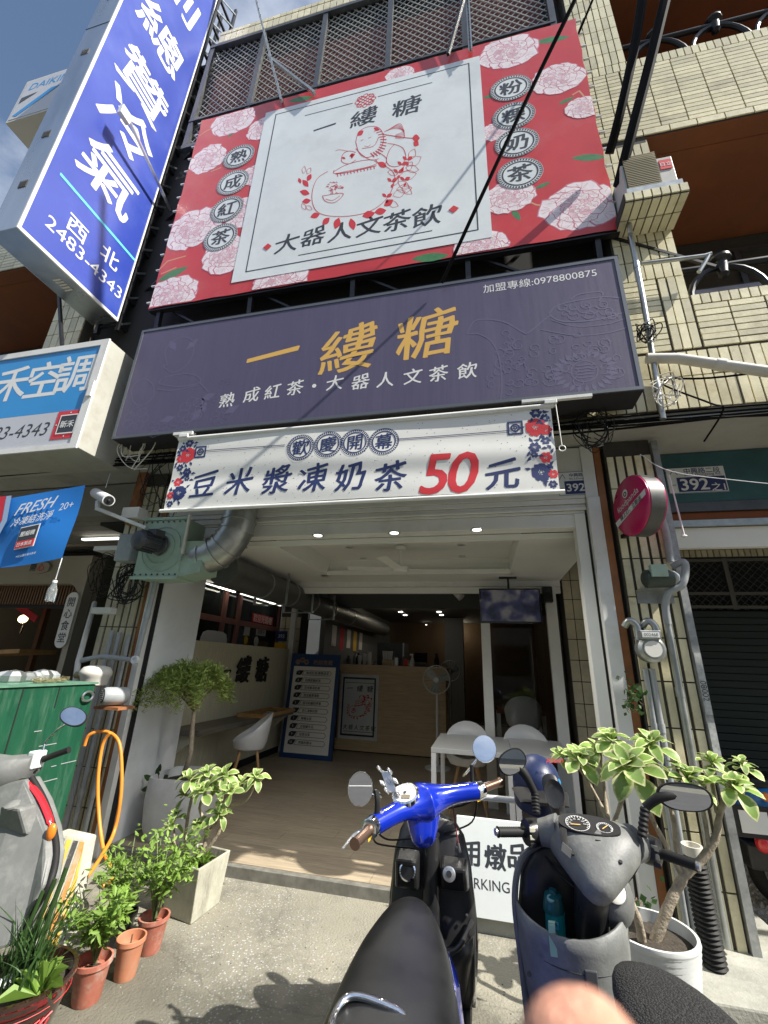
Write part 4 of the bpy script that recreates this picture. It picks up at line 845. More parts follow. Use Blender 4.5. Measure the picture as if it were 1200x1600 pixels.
# red drawing: knot, diamonds, teapot with leaves
def pot_art(mp, wl, rise=.0011, filled=True, pl=None):
    """mp maps drawing pixels to the plane; returns one mesh of flat strokes"""
    k = MB()
    def st(pts, w_=1.): line(k, [mp(*p) for p in bez([(a, b2, 0) for a, b2 in pts], 6) for p in [(p.x, p.y)]], wl*w_, rise=rise)
    def leaf(x, y, L_, a, fill=True, fat=.28):
        a = math.radians(a); pts = []; L_ *= .8 if filled else 1
        for t in [i/8 for i in range(9)]: pts.append((L_*t, L_*fat*math.sin(math.pi*t)))
        for t in [i/8 for i in range(7, 0, -1)]: pts.append((L_*t, -L_*fat*math.sin(math.pi*t)))
        pp = [mp(x+u_*math.cos(a)-v_*math.sin(a), y-(u_*math.sin(a)+v_*math.cos(a))) for u_, v_ in pts]
        pp.reverse() if False else None
        if fill and filled: k.flat([p+XR[2]*rise for p in pp])
        else: line(k, pp, wl*.7, rise=rise, closed=True)
    # pot body
    st([(512,268),(497,278),(489,295),(488,315),(495,330),(512,337),(540,338),(570,333),(592,322),(608,305),(616,285),(615,270),(600,258),(585,252)])
    st([(522,268),(540,258),(565,251),(586,250),(588,256),(570,262),(545,267),(523,271),(522,266)]); st([(525,272),(550,268),(588,259)], 1.6)
    for i in range(12): st([(527+i*5.2, 272-i*1.1),(528+i*5.2, 276-i*1.1)], 1.2)
    # emblem on the pot: bowl with dots
    st([(504,306),(508,314),(520,317),(531,311),(535,302),(505,306)]); st([(509,311),(520,313),(531,306)], .9)
    rs = random.Random(5)
    for i in range(34):
        a = rs.uniform(0, 6.28); q = rs.uniform(.2, 1); x, y = 520+15*q*math.cos(a), 294+9*q*math.sin(a)-(x if False else 0)*0; st([(x,y),(x+2,y-1.5),(x+3.2,y)], .8)
    # wreath of leaves
    for x, y, L_, a in ((482,292,18,130),(484,303,20,165),(486,313,18,190),(480,283,16,60),(500,334,20,200),(515,340,20,225),(530,340,24,250),(548,341,24,285),(566,338,26,15),(585,332,24,10),(600,322,22,35),(470,287,12,110)): leaf(x, y, L_, a)
    for x, y, L_, a in ((606,316,22,-20),(614,306,26,20),(620,296,30,5),(622,284,26,-30),(624,276,34,10),(630,268,26,45),(636,258,32,30),(634,262,26,-10),(640,250,24,65),(616,290,18,70),(606,268,20,-15),(628,292,24,-35),(474,271,14,80),(480,272,14,60),(472,318,14,-60),(478,322,14,-30)): leaf(x, y, L_, a, False)
    for x, y in ((612,284),(622,270),(628,258),(604,308),(636,250),(632,282)): leaf(x, y, 13, 30); leaf(x, y, 11, 140); leaf(x+2, y+3, 9, 250)
    # child with a round cap leaning on the pot, gourd on a stick (plain line figure)
    st([(556,222),(560,208),(572,199),(588,198),(597,206),(599,222),(590,238),(574,246),(562,240),(556,222)]); leaf(558,212,16,38); leaf(584,200,12,-20)
    for i in range(12): a = -1.0+i*.21; st([(578+26*math.cos(a), 222+24*math.sin(a)),(574+21*math.cos(a), 221+19*math.sin(a))], 1.8)
    st([(564,220),(568,218)],.8); st([(576,216),(580,214)],.8); st([(570,228),(575,229),(579,226)],.7); st([(566,232),(584,228),(592,214)]); 
    st([(599,210),(632,215),(648,216)], 1.5); leaf(644,216,15,0,True,.5); leaf(646,222,12,-30,True,.5)
    for i in range(6): st([(600+i*2,206-i),(616+i*2,201-i*1.5),(632,204+i*2.2),(618,211+i)], .7)
    st([(592,238),(604,248),(600,262)]); st([(606,224),(618,226),(630,232),(634,246),(626,258),(612,260),(604,252),(608,236),(616,226)])
    leaf(590,254,20,-25); st([(556,238),(545,236),(536,241),(534,252),(545,256),(556,250)]); leaf(546,244,12,20); leaf(550,248,10,90); leaf(540,248,8,160)
    st([(556,232),(566,242),(580,250),(592,248)]); st([(543,236),(530,234),(524,236)], .8)
    return k
def MR(x, y): return pxr(x, y, YW)
k = pot_art(MR, .0075)
for cx_, cy_ in ((418,386),(709,327)):
    c = pxr(cx_, cy_, YW); s = .055; k.flat([c+V((-s,-.004,0)), c+V((0,-.004,-s)), c+V((s,-.004,0)), c+V((0,-.004,s))])
c = pxr(571,157,YW)
for q in (-1, 0, 1):
    for sg in (1, -1):
        d = V((.09, 0, .09*sg)); s = V((.03*q, 0, -.03*q*sg)); line(k, [c-d+s, c+d+s], .011)
for a in range(8):
    th = a*math.pi/4; disc(k, c+V((.11*math.cos(th), 0, .11*math.sin(th))), .035, .035, r_in=.7, n=14)
k.build('teapot_drawing', M['redtext'], wpn)
def badge(parent, c, r, ch, size, ax=XR, dark=M['inktext'], pale=M['panelw'], rise=.0048, n=44, sq=1.):
    a = MB(); disc(a, c, r, r*sq, ax, rise=rise-.0006); bo = a.build('badge', pale, parent)
    a = MB(); rr, u, nn = ax; cc = V(c)+nn*(rise+.0005)
    for i in range(n):
        t0 = 2*math.pi*(i)/n; t1 = 2*math.pi*(i+.55)/n
        q = [cc+rr*(ra*math.cos(t))+u*(ra*sq*math.sin(t)) for ra, t in ((r*.84,t0),(r*.94,t0),(r*.94,t1),(r*.84,t1))]; a.flat(q)
    disc(a, c, r*.80, r*.80*sq, ax, rise=rise+.0005, r_in=.91, n=36); disc(a, c, r*.98, r*.98*sq, ax, rise=rise+.0005, r_in=.975, n=36)
    put(a, ch, c, size, ax, bold=.03, brush=.8, rise=rise+.0008); a.build('badge_lettering', dark, bo)
for col_, chs in ((((372,245),(365,285),(355,327),(345,371)), '熟成紅茶'), (((797,138),(802,181),(808,223),(813,271)), '粉粿奶茶')):
    cs = [pxr(*p) for p in col_]; xm = sum(c.x for c in cs)/4
    for c, ch in zip(cs, chs): badge(rb, (xm, YR, c.z), .232, ch, .26)
# ties at the edges
g = MB()
for i in range(14):
    z = rz0+.1+i*.26; g.box(rx1-.005, rx1+.05, YR, YR+.02, z, z+.015); g.box(rx0-.05, rx0+.005, YR, YR+.02, z, z+.015)
g.build('cable_ties', M['plastic'], rb, kind='stuff')
# truss struts under the billboard and a dark mesh behind
g = MB()
for x in (-3.6, -2.4, -1.2, 0, 1.2):
    g.beam((x, YR+.06, rz0), (x, YR+.1, 4.95), .05); g.beam((x, YR+.08, rz0+.1), (x+.9, YR+.1, 4.95), .025)
g.beam((-3.7, YR+.08, 5.2), (1.35, YR+.08, 5.2), .04); g.build('strut', M['blackmetal'], rb)

# poster on the counter front with the same drawing
po_ = thing('poster', 'framed white poster of the teapot drawing on the front of the wooden counter', 'poster', (-1.9, 8.4, 1.0))
Yp = 8.44; a0 = P(590,1055,Y=Yp); a1 = P(590,1158,Y=Yp); ox1 = P(591,1100,Y=Yp).x; ox0 = -2.72; oz1 = a0.z; oz0 = a1.z
MB().box(ox0, ox1, Yp-.015, Yp-.001, oz0, oz1).build('sheet', M['panelw'], po_)
k = MB(); line(k, [(ox0+.06,Yp-.015,oz0+.07),(ox1-.07,Yp-.015,oz0+.07),(ox1-.07,Yp-.015,oz1-.07),(ox0+.06,Yp-.015,oz1-.07)], .03, closed=True)
cx_ = (ox0+ox1)/2+.01; 
for i, ch in enumerate('一縷糖'): put(k, ch, V((cx_-.2+.2*i, Yp-.015, oz1-.25)), .12, bold=.02, brush=1)
for i, ch in enumerate('大器人文茶飲'): put(k, ch, V((cx_-.25+.108*i, Yp-.015, oz0+.2)), .09, bold=.02, brush=1)
line(k, [(cx_-.28,Yp-.015,oz1-.15),(cx_+.28,Yp-.015,oz1-.15)], .008); line(k, [(cx_-.28,Yp-.015,oz0+.13),(cx_+.28,Yp-.015,oz0+.13)], .008); k.build('ink_print', M['inktext'], po_)
def MPo(x, y): return V((cx_+(x-560)*.0026, Yp-.015, (oz0+oz1)/2+.0-(y-272)*.0026))
pot_art(MPo, .007).build('red_print', M['redtext'], po_)
# ---- purple light box
YP = 2.95
pb = thing('shop_sign', 'wide dull purple shop sign with gold brush characters', 'shop sign', (-1.1, YP, 4.2))
px0, px1, pz0, pz1 = -3.42, 1.215, 3.548, 4.86
MB().box(px0, px1, YP+.01, YP+.26, pz0, pz1).build('case', mat('sign_case', (.018,.018,.022), .6), pb)
g = MB(); e = .028; g.box(px0, px1, YP-.006, YP+.009, pz0, pz0+e); g.box(px0, px1, YP-.006, YP+.009, pz1-e, pz1); g.box(px0, px0+e, YP-.006, YP+.009, pz0+e, pz1-e); g.box(px1-e, px1, YP-.006, YP+.009, pz0+e, pz1-e); g.build('edge_frame', mat('sign_frame', (.13,.14,.155), .4, .5), pb)
face = MB().box(px0+e, px1-e, YP, YP+.008, pz0+e, pz1-e).build('face', M['purple'], pb)
def pp(px, py): return P(px, py, Y=YP)
for ch, px, py, s in (('一',425,555,.60),('縷',543,545,.60),('糖',665,522,.60)): k = MB(); put(k, ch, pp(px,py), s*.90, bold=.014, brush=1.9); k.build('gold_character', M['gold'], pb)
for ch, px, py in (('熟',355,625),('成',393,617),('紅',426,612),('茶',461,606),('大',523,598),('器',563,597),('人',602,593),('文',645,588),('茶',685,584),('飲',730,579)): k = MB(); put(k, ch, pp(px,py), .165, bold=.018, brush=1.4); k.build('white_character', M['whitetext'], pb)
k = MB()
disc(k, pp(491,603), .02, .02)
a_ = pp(755,452); b2_ = pp(932,425); k.build('white_dot', M['whitetext'], pb); k = MB(); put(k, '加盟專線:0978800875', (a_+b2_)/2, .1, bold=.01, fitw=(b2_-a_).x)
k.build('phone_lettering', M['whitetext'], pb)
# tone on tone drawings
k = MB()
def stp(pts, w_=.012, n=6): line(k, [pp(p.x, p.y) for p in bez([(a, b2, 0) for a, b2 in pts], n)], w_, rise=.0006)
stp([(730,522),(740,503),(760,499),(790,504),(815,518),(825,520),(850,500),(862,492)]); stp([(730,522),(748,522),(768,534),(780,560),(784,600),(782,624)])
stp([(858,490),(870,478),(900,470),(940,464),(972,466)], .012); stp([(858,492),(880,502),(930,500),(976,488)], .014); stp([(862,500),(900,510),(950,506),(980,496)], .01); stp([(892,468),(905,460),(935,456),(942,460),(936,470)])
stp([(845,515),(900,524),(950,520),(985,510)], .01)
cfl = pp(913,580)
for a in range(24):
    th = a*math.pi/12; d0, d1 = .12, .20; u_ = V((math.cos(th)*1.25,0,math.sin(th))); s = V((-u_.z*.016,0,u_.x*.016))
    k.flat([cfl+u_*d0+V((0,-.0006,0)), cfl+u_*(d0+d1)/2-s+V((0,-.0006,0)), cfl+u_*d1+V((0,-.0006,0)), cfl+u_*(d0+d1)/2+s+V((0,-.0006,0))])
disc(k, cfl, .10, .10, rise=.0006, r_in=.9)
for q in range(5): line(k, [cfl+V((-.07+.01*abs(q-2),0,-.056+.028*q)), cfl+V((.07-.01*abs(q-2),0,-.056+.028*q))], .01, rise=.0006)
rs = random.Random(8)
def ss(px, py): # soft scroll motif
    c = pp(px, py); r = rs.uniform(.03,.06); a0 = rs.uniform(0, 6); line(k, [c+V((r*(1-i*.07)*math.cos(a0+i*.6),0,r*(1-i*.07)*math.sin(a0+i*.6))) for i in range(10)], .009, rise=.0006)
for i in range(46): ss(rs.uniform(795,972), rs.uniform(520,600))
for i in range(12): ss(rs.uniform(765,800), rs.uniform(512,620))
for i in range(18): ss(rs.uniform(865,965), rs.uniform(474,496))
stp([(262,570),(258,550),(268,535),(285,527),(300,532),(302,552),(290,572),(270,582),(255,572),(262,570)]); stp([(252,592),(262,588),(290,584),(308,588),(312,598),(280,604),(250,600),(252,592)]); stp([(245,608),(270,610),(310,602)], .012); stp([(312,598),(325,612)]); stp([(205,610),(212,598),(225,592),(238,600),(240,618),(226,632),(210,630),(205,610)])
for px, py, r in ((212,655,20),(245,668,16),(215,628,10),(300,640,22),(352,598,10),(330,625,12),(345,650,16),(280,665,16)):
    c = pp(px, py); rr = abs(pp(px+r, py).x-c.x)
    for a in range(7):
        th = a*.9; q = c+V((math.cos(th)*rr*.6,0,math.sin(th)*rr*.6)); disc(k, q, rr*.42, rr*.34, rise=.0006, r_in=.84, n=12)
for px, py, a in ((325,620,.3),(318,634,1.9),(307,648,1.),(262,655,.2),(362,640,.5),(300,538,.8),(270,540,2.2)):
    c = pp(px,py); u_ = V((math.cos(a),0,math.sin(a)))*.09; s = V((-u_.z,0,u_.x))*.45; k.flat([c-u_+V((0,-.0006,0)), c-s+V((0,-.0006,0)), c+u_+V((0,-.0006,0)), c+s+V((0,-.0006,0))])
k.build('pale_drawing', M['lav'], pb)
g = MB(); g.box(.36, .86, YP-.02, YP+.01, pz0-.028, pz0-.004); g.build('hanger_rail', M['white'], pb); MB().box(-2.72, -2.52, YP-.02, YP+.04, pz0-.03, pz0-.003).build('hanger_rail', M['white'], pb)
# steel brackets behind the sign
g = MB()
for x in (-3.0, -1.0, .75): g.beam((x, YP+.26, pz0+.2), (x, BY, S+.05), .06); g.beam((x, YP+.26, pz1-.1), (x, 3.5, pz1-.1), .05)
g.build('bracket', M['blackmetal'], pb)
# ---- white cloth banner
bn = thing('banner', 'white cloth banner with navy characters and a big red 50 hanging under the purple sign', 'banner', (-1.0, YP, 3.1))
bx0, bx1, bz0, bz1 = -2.66, .565, 2.79, 3.47
def bw(x, z): # hangs in soft horizontal folds
    v_ = (z-bz0)/(bz1-bz0); return YP+.006*math.sin(v_*9+x*1.1)*math.sin(v_*math.pi)+.006*math.sin(x*2.3+v_*2)-.0035*math.sin(v_*17+x*.7)*math.sin(v_*math.pi)
g = MB(); NX, NZ = 60, 22
g.v = [(bx0+(bx1-bx0)*i/NX, bw(bx0+(bx1-bx0)*i/NX, bz0+(bz1-bz0)*j/NZ), bz0+(bz1-bz0)*j/NZ+.012*math.sin(i/NX*math.pi)*(1-j/NZ)) for j in range(NZ+1) for i in range(NX+1)]
g.f = [(j*(NX+1)+i, j*(NX+1)+i+1, (j+1)*(NX+1)+i+1, (j+1)*(NX+1)+i) for j in range(NZ) for i in range(NX)]; g.m = [0]*len(g.f)
cloth = g.build('cloth', M['banner'], bn, smooth=True)
def drape(mb, rise=.006): # let flat print follow the folds
    bm = bmesh.new(); vs = [bm.verts.new(v) for v in mb.v]
    for f in mb.f:
        try: bm.faces.new([vs[i] for i in f])
        except ValueError: pass
    bmesh.ops.triangulate(bm, faces=bm.faces[:])
    for lim in (.12, .06, .03):
        ed = [e for e in bm.edges if e.calc_length() > lim]
        if ed: bmesh.ops.subdivide_edges(bm, edges=ed, cuts=1); bmesh.ops.triangulate(bm, faces=bm.faces[:])
    bm.verts.index_update(); mb.v = [tuple(v.co) for v in bm.verts]; mb.f = [tuple(v.index for v in f.verts) for f in bm.faces]; mb.m = [0]*len(mb.f); bm.free()
    mb.v = [(x, bw(x, z)-rise*.1-.0006+(y-YP), z) for x, y, z in mb.v]; return mb
def pbn(px, py): return P(px, py, Y=YP)
k = MB()
for ch, px, py in (('豆',318,757),('米',373,752),('漿',432,750),('凍',489,747),('奶',547,745),('茶',610,745),('元',785,742)): k = MB(); put(k, ch, pbn(px,py), .262, bold=.022, brush=1.6); drape(k).build('navy_character', M['navytext'], cloth)
k = MB()
a_, b2_ = pbn(320,704), pbn(446,696); line(k, [a_, b2_], .006); line(k, [a_-V((0,0,.015)), b2_-V((0,0,.015))], .003)
a_, b2_ = pbn(622,688), pbn(795,670); a_.z = b2_.z = (a_.z+b2_.z)/2; line(k, [a_, b2_], .006); line(k, [a_-V((0,0,.015)), b2_-V((0,0,.015))], .003)
rs = random.Random(12)
for i in range(260):
    x = rs.uniform(bx0+.15, bx1-.15); z = rs.uniform(bz0+.03, bz1-.03); d = rs.uniform(.002,.005); k.quad((x-d,YP,z-d*.6),(x+d,YP,z-d*.3),(x+d*.8,YP,z+d*.5),(x-d*.5,YP,z+d*.6))
drape(k).build('rules_and_specks', M['navytext'], cloth, kind='stuff')
for ch, px, py in (('5',680,741),('0',724,738)): k = MB(); put(k, ch, pbn(px,py), .47, bold=.03, italic=.22); drape(k).build('red_numeral', M['redtext'], cloth)
for ch, px, py in (('歡',470,700),('慶',513,695),('開',555,692),('幕',600,690)):
    k = MB(); c = pbn(px,py); r = .128; disc(k, c, r*.78, r*.78, r_in=.90, n=32); disc(k, c, r*.97, r*.97, r_in=.965, n=32)
    for i in range(40):
        t0 = 2*math.pi*i/40; t1 = t0+.085; k.flat([(c.x+ra*math.cos(t), c.y, c.z+ra*math.sin(t)) for ra, t in ((r*.82,t0),(r*.93,t0),(r*.93,t1),(r*.82,t1))])
    put(k, ch, c, .15, bold=.022, brush=.8); drape(k, .003).build('navy_emblem', M['navytext'], cloth)
for px, py in ((313,706),(805,668)):
    k = MB(); c = pbn(px,py); s = .05; line(k, [c+V((-s,0,-s)),c+V((s,0,-s)),c+V((s,0,s)),c+V((-s,0,s))], .014, closed=True); disc(k, c, .036, .036, r_in=.6, n=10); disc(k, c, .016, .016, r_in=.3, n=10); drape(k, .003).build('corner_emblem', M['navytext'], cloth)
kr = MB(); kn = MB()
def blossom(mb, c, r, n, seed):
    rs = random.Random(seed)
    for i in range(n):
        a = 2*math.pi*i/n; q = c+V((math.cos(a)*r*.6,0,math.sin(a)*r*.6)); m_ = 8; pts = []
        for j in range(m_): th = 2*math.pi*j/m_; e_ = r*.36*(1+.2*math.sin(3*th+seed)); pts.append((q.x+e_*math.cos(th), YP-.0001*i, q.z+e_*math.sin(th)))
        mb.flat(pts)
    for i in range(n-2): a = 2*math.pi*i/(n-2)+.4; q = c+V((math.cos(a)*r*.25,0,math.sin(a)*r*.25)); disc(mb, q, r*.17, r*.14, r_in=.6, n=10, rise=0)
for sx, xm in ((1, bx0+.10), (-1, bx1-.09)):
    for i, (dz, dx, r, red) in enumerate(((.62,.02,.05,0),(.5,.03,.085,1),(.47,-.04,.05,1),(.38,-.03,.04,0),(.33,.05,.05,0),(.24,-.02,.05,1),(.27,.06,.03,0),(.13,.02,.08,0),(.11,-.06,.04,1),(.03,-.05,.035,0),(.57,-.04,.04,0))):
        c = V((xm+dx*sx, YP, bz0+.02+dz)); blossom(kr if red else kn, c, r*.95, 9 if r > .06 else 6, i)
        for q in range(3):
            a = q*2.1+i; u_ = V((math.cos(a),0,math.sin(a))); s = V((-u_.z,0,u_.x)); p0 = c+u_*r*.9; x_ = lambda p: V((min(max(p.x, bx0+.012), bx1-.012), YP-.001, min(max(p.z, bz0+.01), bz1-.02)))
            (kn).flat([x_(p0-s*.008), x_(p0+u_*.02-s*.012), x_(p0+u_*.05), x_(p0+u_*.02+s*.012)])
drape(kr, .007).build('red_flower_print', M['redtext'], cloth, kind='stuff'); drape(kn, .002).build('navy_flower_print', M['navytext'], cloth, kind='stuff')
MB().tube([(bx0-.03, YP+.0, bz0-.012), (bx1+.03, YP+.0, bz0-.012)], .016, 10).build('bottom_rod', M['white'], bn, smooth=True)
MB().tube([(bx0, YP+.0, bz1+.01), (bx1+.02, YP+.0, bz1+.01)], .02, 10).build('top_roller', M['white'], bn, smooth=True)
for x in (bx0+.06, bx1-.0): MB().box(x-.045, x+.045, YP-.03, YP+.035, bz1+.015, pz0-.03).build('clamp', M['white'], bn, bevel=.004)
x = bx1+.035; MB().tube([(x, YP-.01, bz1+.03), (x+.01, YP-.01, 3.13)], .004, 6).build('pull_cord', M['pvcw'], bn); k = MB(); k.tube([(x+.01+.022*math.cos(a), YP-.01, 3.11+.022*math.sin(a)) for a in [i*math.pi/8 for i in range(17)]], .004, 6, cap=False); k.build('pull_ring', M['white'], bn)
# ---- vertical blue sign on the left
XS = -4.224; sy0, sy1, sz0, sz1 = 2.06, 3.28, 5.44, 13.6
vs_ = thing('projecting_sign', 'tall blue and white projecting sign box with stainless steel edge', 'shop sign', (XS, 2.6, sz0))
MB().box(XS-.37, XS-.012, sy0, sy1, sz0, sz1).build('case', M['steel'], vs_, bevel=.004)
MB().box(XS-.01, XS-.002, sy0+.03, sy1-.02, sz0+.04, sz1-.03).build('face', M['signblue'], vs_)
g = MB(); g.box(XS-.012, XS+.006, sy0-.002, sy0+.028, sz0, sz1); g.box(XS-.012, XS+.006, sy1-.018, sy1+.002, sz0, sz1); g.box(XS-.012, XS+.006, sy0+.028, sy1-.018, sz0-.002, sz0+.036); g.build('edge_trim', M['white'], vs_)
g = MB()
for z in (6.9, 8.45, 9.7, 6.1):
    for i in range(5): g.box(XS-.24+i*.022, XS-.228+i*.022, sy0-.006, sy0-.001, z-.05, z+.05)
g.build('vent_slots', M['black'], vs_); g = MB()
for i in range(5): g.box(XS-.22+i*.0, XS-.12, 2.62+i*.035, 2.64+i*.035, sz0-.008, sz0-.002)
g.build('vent_slots', M['pvcw'], vs_)
MB().box(XS-.372, XS-.0, sy0-.003, sy0-.001, 9.02, 9.03).build('case_seam', M['black'], vs_)
k = MB()
def pv(px, py): return P(px, py, X=XS)
for ch, px, py, s in (('氣',172,277,.92),('冷',205,205,.95),('贊',232,165-18,.95),('總',262,75,.95),('創',300,25,.95),('業',330,-38,.95)):
    k = MB(); c = pv(px, py); put(k, ch, V((XS, (sy0+sy1)/2, c.z)), s*.88, SR, bold=.024, rise=.0012, asp=.98, skew=.12); k.build('white_character', M['whitetext'], vs_)
k = MB()
for ch, px, py in (('西',121,358),('北',172,402)): put(k, ch, pv(px,py), .26, SR, bold=.02, rise=.0012)
a_, b2_ = pv(72,345), pv(190,458); put(k, '2483-4343', (a_+b2_)/2, .17, SR, bold=.0, fitw=(b2_-a_).y*1.0, rise=.0012)
k.build('white_lettering', M['whitetext'], vs_)
k = MB(); a_, b2_ = pv(93,278), pv(213,403); zz = (a_.z+b2_.z)/2; line(k, [(XS, a_.y, zz), (XS, b2_.y, zz)], .035, SR, rise=.0012); k.build('cyan_line', mat('cyan_print', (.12,.62,.78), .5), vs_)
# small flood lamp on its arm in front of the sign face
c = V((XS+.22, pv(172,185).y, pv(172,185).z)); fl2 = thing('flood_lamp', 'small white flood lamp on an arm before the blue projecting sign', 'lamp', c)
MB().box(c.x-.03, c.x+.03, c.y-.07, c.y+.07, c.z-.09, c.z+.06).build('lamp_housing', M['white'], fl2, bevel=.006); g = MB(); g.beam(c+V((0,.06,0)), (XS+.1, 3.6, c.z-.25), .03); g.build('arm', M['alu'], fl2); MB().beam((XS+.1, 3.55, c.z-.3), (XS-.1, 3.7, c.z-.3), .04).build('wall_mount', M['darkmetal'], fl2)
# ladder truss between blue sign and building
lt = thing('sign_truss', 'black ladder truss tying the tall blue sign to the building', 'steel frame', (XS, 3.4, sz0))
g = MB()
for y_ in (3.33, 3.72):
    for x in (XS-.02, XS-.33): g.beam((x, y_, sz0-.1), (x, y_, sz1), .045)
g.build('upright', M['blackmetal'], lt); zz = sz0; i = 0
while zz < sz1-.5:
    g = MB(); g.beam((XS-.02, 3.33, zz), (XS-.02, 3.72, zz), .04); g.beam((XS-.02, 3.33, zz), (XS-.33, 3.33, zz), .03); g.build('rung', M['blackmetal'], lt)
    g = MB(); g.beam((XS-.0, 3.33, zz), (XS-.0, 3.72, zz+.42), .022); g.build('brace', M['galv'], lt); zz += .42
for z in (6.1, 7.4, 8.7): MB().beam((XS, 3.5, z), (-3.72, 3.3, z), .035).build('tie_bar', M['blackmetal'], lt)
# ---- left light box with air conditioning shop name
YL = 2.8; lx1, lz0, lz1 = -3.62, 3.40, 4.64
lb = thing('shop_sign', 'cyan and white air conditioning shop sign box at the left edge', 'shop sign', (-4.6, YL, 4))
MB().box(-6.6, lx1, YL+.006, YL+.5, lz0, lz1).build('case', mat('cream_case', (.42,.42,.37), .5, var=.08, vs=3, dirt=((.25,.15,.08), .4, 5)), lb, bevel=.004)
g = MB(); g.box(-6.58, lx1-.09, YL, YL+.005, lz0+.42, lz1-.06); g.build('cyan_face', M['signcyan'], lb); g = MB(); g.box(-6.58, lx1-.09, YL, YL+.005, lz0+.045, lz0+.418); g.build('grey_face', M['signgrey'], lb)
g = MB(); g.box(-6.6, lx1, YL-.012, YL+.005, lz1-.058, lz1+.01); g.box(-6.6, lx1, YL-.012, YL+.005, lz0-.01, lz0+.043); g.box(lx1-.088, lx1, YL-.012, YL+.005, lz0+.043, lz1-.058); g.build('frame', M['white'], lb)
MB().beam((lx1-.03, YL-.02, 3.95), (lx1-.03, YL-.02, 4.12), .05, .02).build('latch', M['white'], lb)
k = MB()
def pL(px, py): return P(px, py, Y=YL)
for ch, px, py, s in (('新',-38,616,.47),('禾',18,600,.47),('空',69,592,.48),('調',117,583,.49)): k = MB(); put(k, ch, pL(px,py), s, bold=.03); k.build('white_character', M['whitetext'], lb)
k = MB(); b2_ = pL(80,669); a_ = pL(0,676); put(k, '04-2483-4343', (pL(80,669)+V((-.62,0,0))), .15, bold=.012, italic=.2, fitw=1.18); k.build('phone_lettering', M['inktext'], lb)
c = pL(106,663); s = .155; MB().box(c.x-s, c.x+s, YL-.004, YL-.001, c.z-s, c.z+s).build('red_square', M['redtext'], lb); MB().box(c.x-.095, c.x+.095, YL-.007, YL-.005, c.z-.095, c.z+.095).build('black_square', M['inktext'], lb); k = MB(); line(k, [c+V((-.1,0,-.1)),c+V((.1,0,-.1)),c+V((.1,0,.1)),c+V((-.1,0,.1))], .012, rise=.009, closed=True); put(k, '新禾', c, .1, bold=.03, rise=.009, fitw=.16)
for dx, dz in ((.13,0),(-.13,0),(0,.13),(0,-.13)): disc(k, c+V((dx,0,dz)), .008, .008, rise=.006, n=8)
k.build('emblem_lettering', M['whitetext'], lb)
MB().beam(P(92,455,Y=2.9), P(97,540,Y=2.9), .03).build('hanging_strut', M['blackmetal'], lb)
# ---- box with a small company name, high on the left
YD = 3.1
A_, B_, C_, D_ = P(8,192,Y=YD), P(40,128,Y=YD), P(108,104,Y=YD), P(95,175,Y=YD)
dk = thing('shop_sign', 'small white and cyan sign box behind the tall blue sign', 'shop sign', A_)
dx0, dx1, dz0, dz1 = A_.x, A_.x+1.9, A_.z, B_.z
MB().box(dx0, dx1, YD+.006, YD+.6, dz0, dz1).build('case', mat('white_case', (.55,.55,.52), .5), dk)
MB().box(dx0+.05, dx1-.05, YD, YD+.005, dz0+.05, dz1-.05).build('face', M['signgrey'], dk)
k = MB(); k.flat([(dx0+.1,YD-.004,dz0+.15),(dx0+.2,YD-.004,dz0+.1),(dx0+.95,YD-.004,dz1-.5),(dx0+.75,YD-.004,dz1-.5)]); k.flat([(dx0+1.1,YD-.004,dz0+.7),(dx1-.06,YD-.004,dz0+.9),(dx1-.06,YD-.004,dz1-.06),(dx0+1.1,YD-.004,dz1-.06)]); k.build('cyan_print', M['signcyan'], dk)
k = MB(); k.flat([(dx0+.1,YD-.004,dz1-.55),(dx0+.45,YD-.004,dz1-.5),(dx0+.1,YD-.004,dz0+.5)]); k.build('grey_print', M['darkmetal'], dk)
k = MB(); put(k, 'DAIKIN', V((dx0+.62, YD, dz1-.26)), .2, bold=.02, fitw=.9, italic=.15); k.build('blue_lettering', M['signcyan'], dk)
# ---- door number plates
def plate(x0, x1, z0, z1, y, num, sub, label):
    t = thing('number_plate', label, 'number plate', (x0, y, z0), 'house number plates'); W_ = x1-x0; Hh = z1-z0; ax = XR
    MB().box(x0, x1, y-.004, y+.0, z0, z1).build('plate', M['panelw'], t, bevel=.002)
    MB().box(x0+W_*.17, x1-W_*.03, y-.007, y-.005, z0+Hh*.05, z0+Hh*.60).build('blue_field', M['navytext'], t)
    k = MB(); put(k, '中興路二段', V((x0+W_*.62, y-.004, z0+Hh*.85)), .05, bold=.02, fitw=W_*.6); put(k, 'Sec.2,Zhongxing Rd.', V((x0+W_*.62, y-.004, z0+Hh*.69)), .03, bold=.01, fitw=W_*.62); put(k, '大里區', V((x0+W_*.09, y-.004, z0+Hh*.32)), .03, bold=.01, fitw=W_*.1)
    line(k, [(x0+W_*.05,y-.004,z0+Hh*.68),(x0+W_*.14,y-.004,z0+Hh*.9),(x0+W_*.2,y-.004,z0+Hh*.72)], .004); line(k, [(x0+.003,y-.004,z0+.003),(x1-.003,y-.004,z0+.003),(x1-.003,y-.004,z1-.003),(x0+.003,y-.004,z1-.003)], .004, closed=True); k.build('small_lettering', M['navytext'], t)
    k = MB(); put(k, num, V((x0+W_*.45, y-.007, z0+Hh*.32)), Hh*.62, bold=.04, fitw=W_*.46); put(k, sub, V((x0+W_*.83, y-.007, z0+Hh*.2)), Hh*.25, bold=.03, fitw=W_*.22); k.build('number_lettering', M['whitetext'], t)
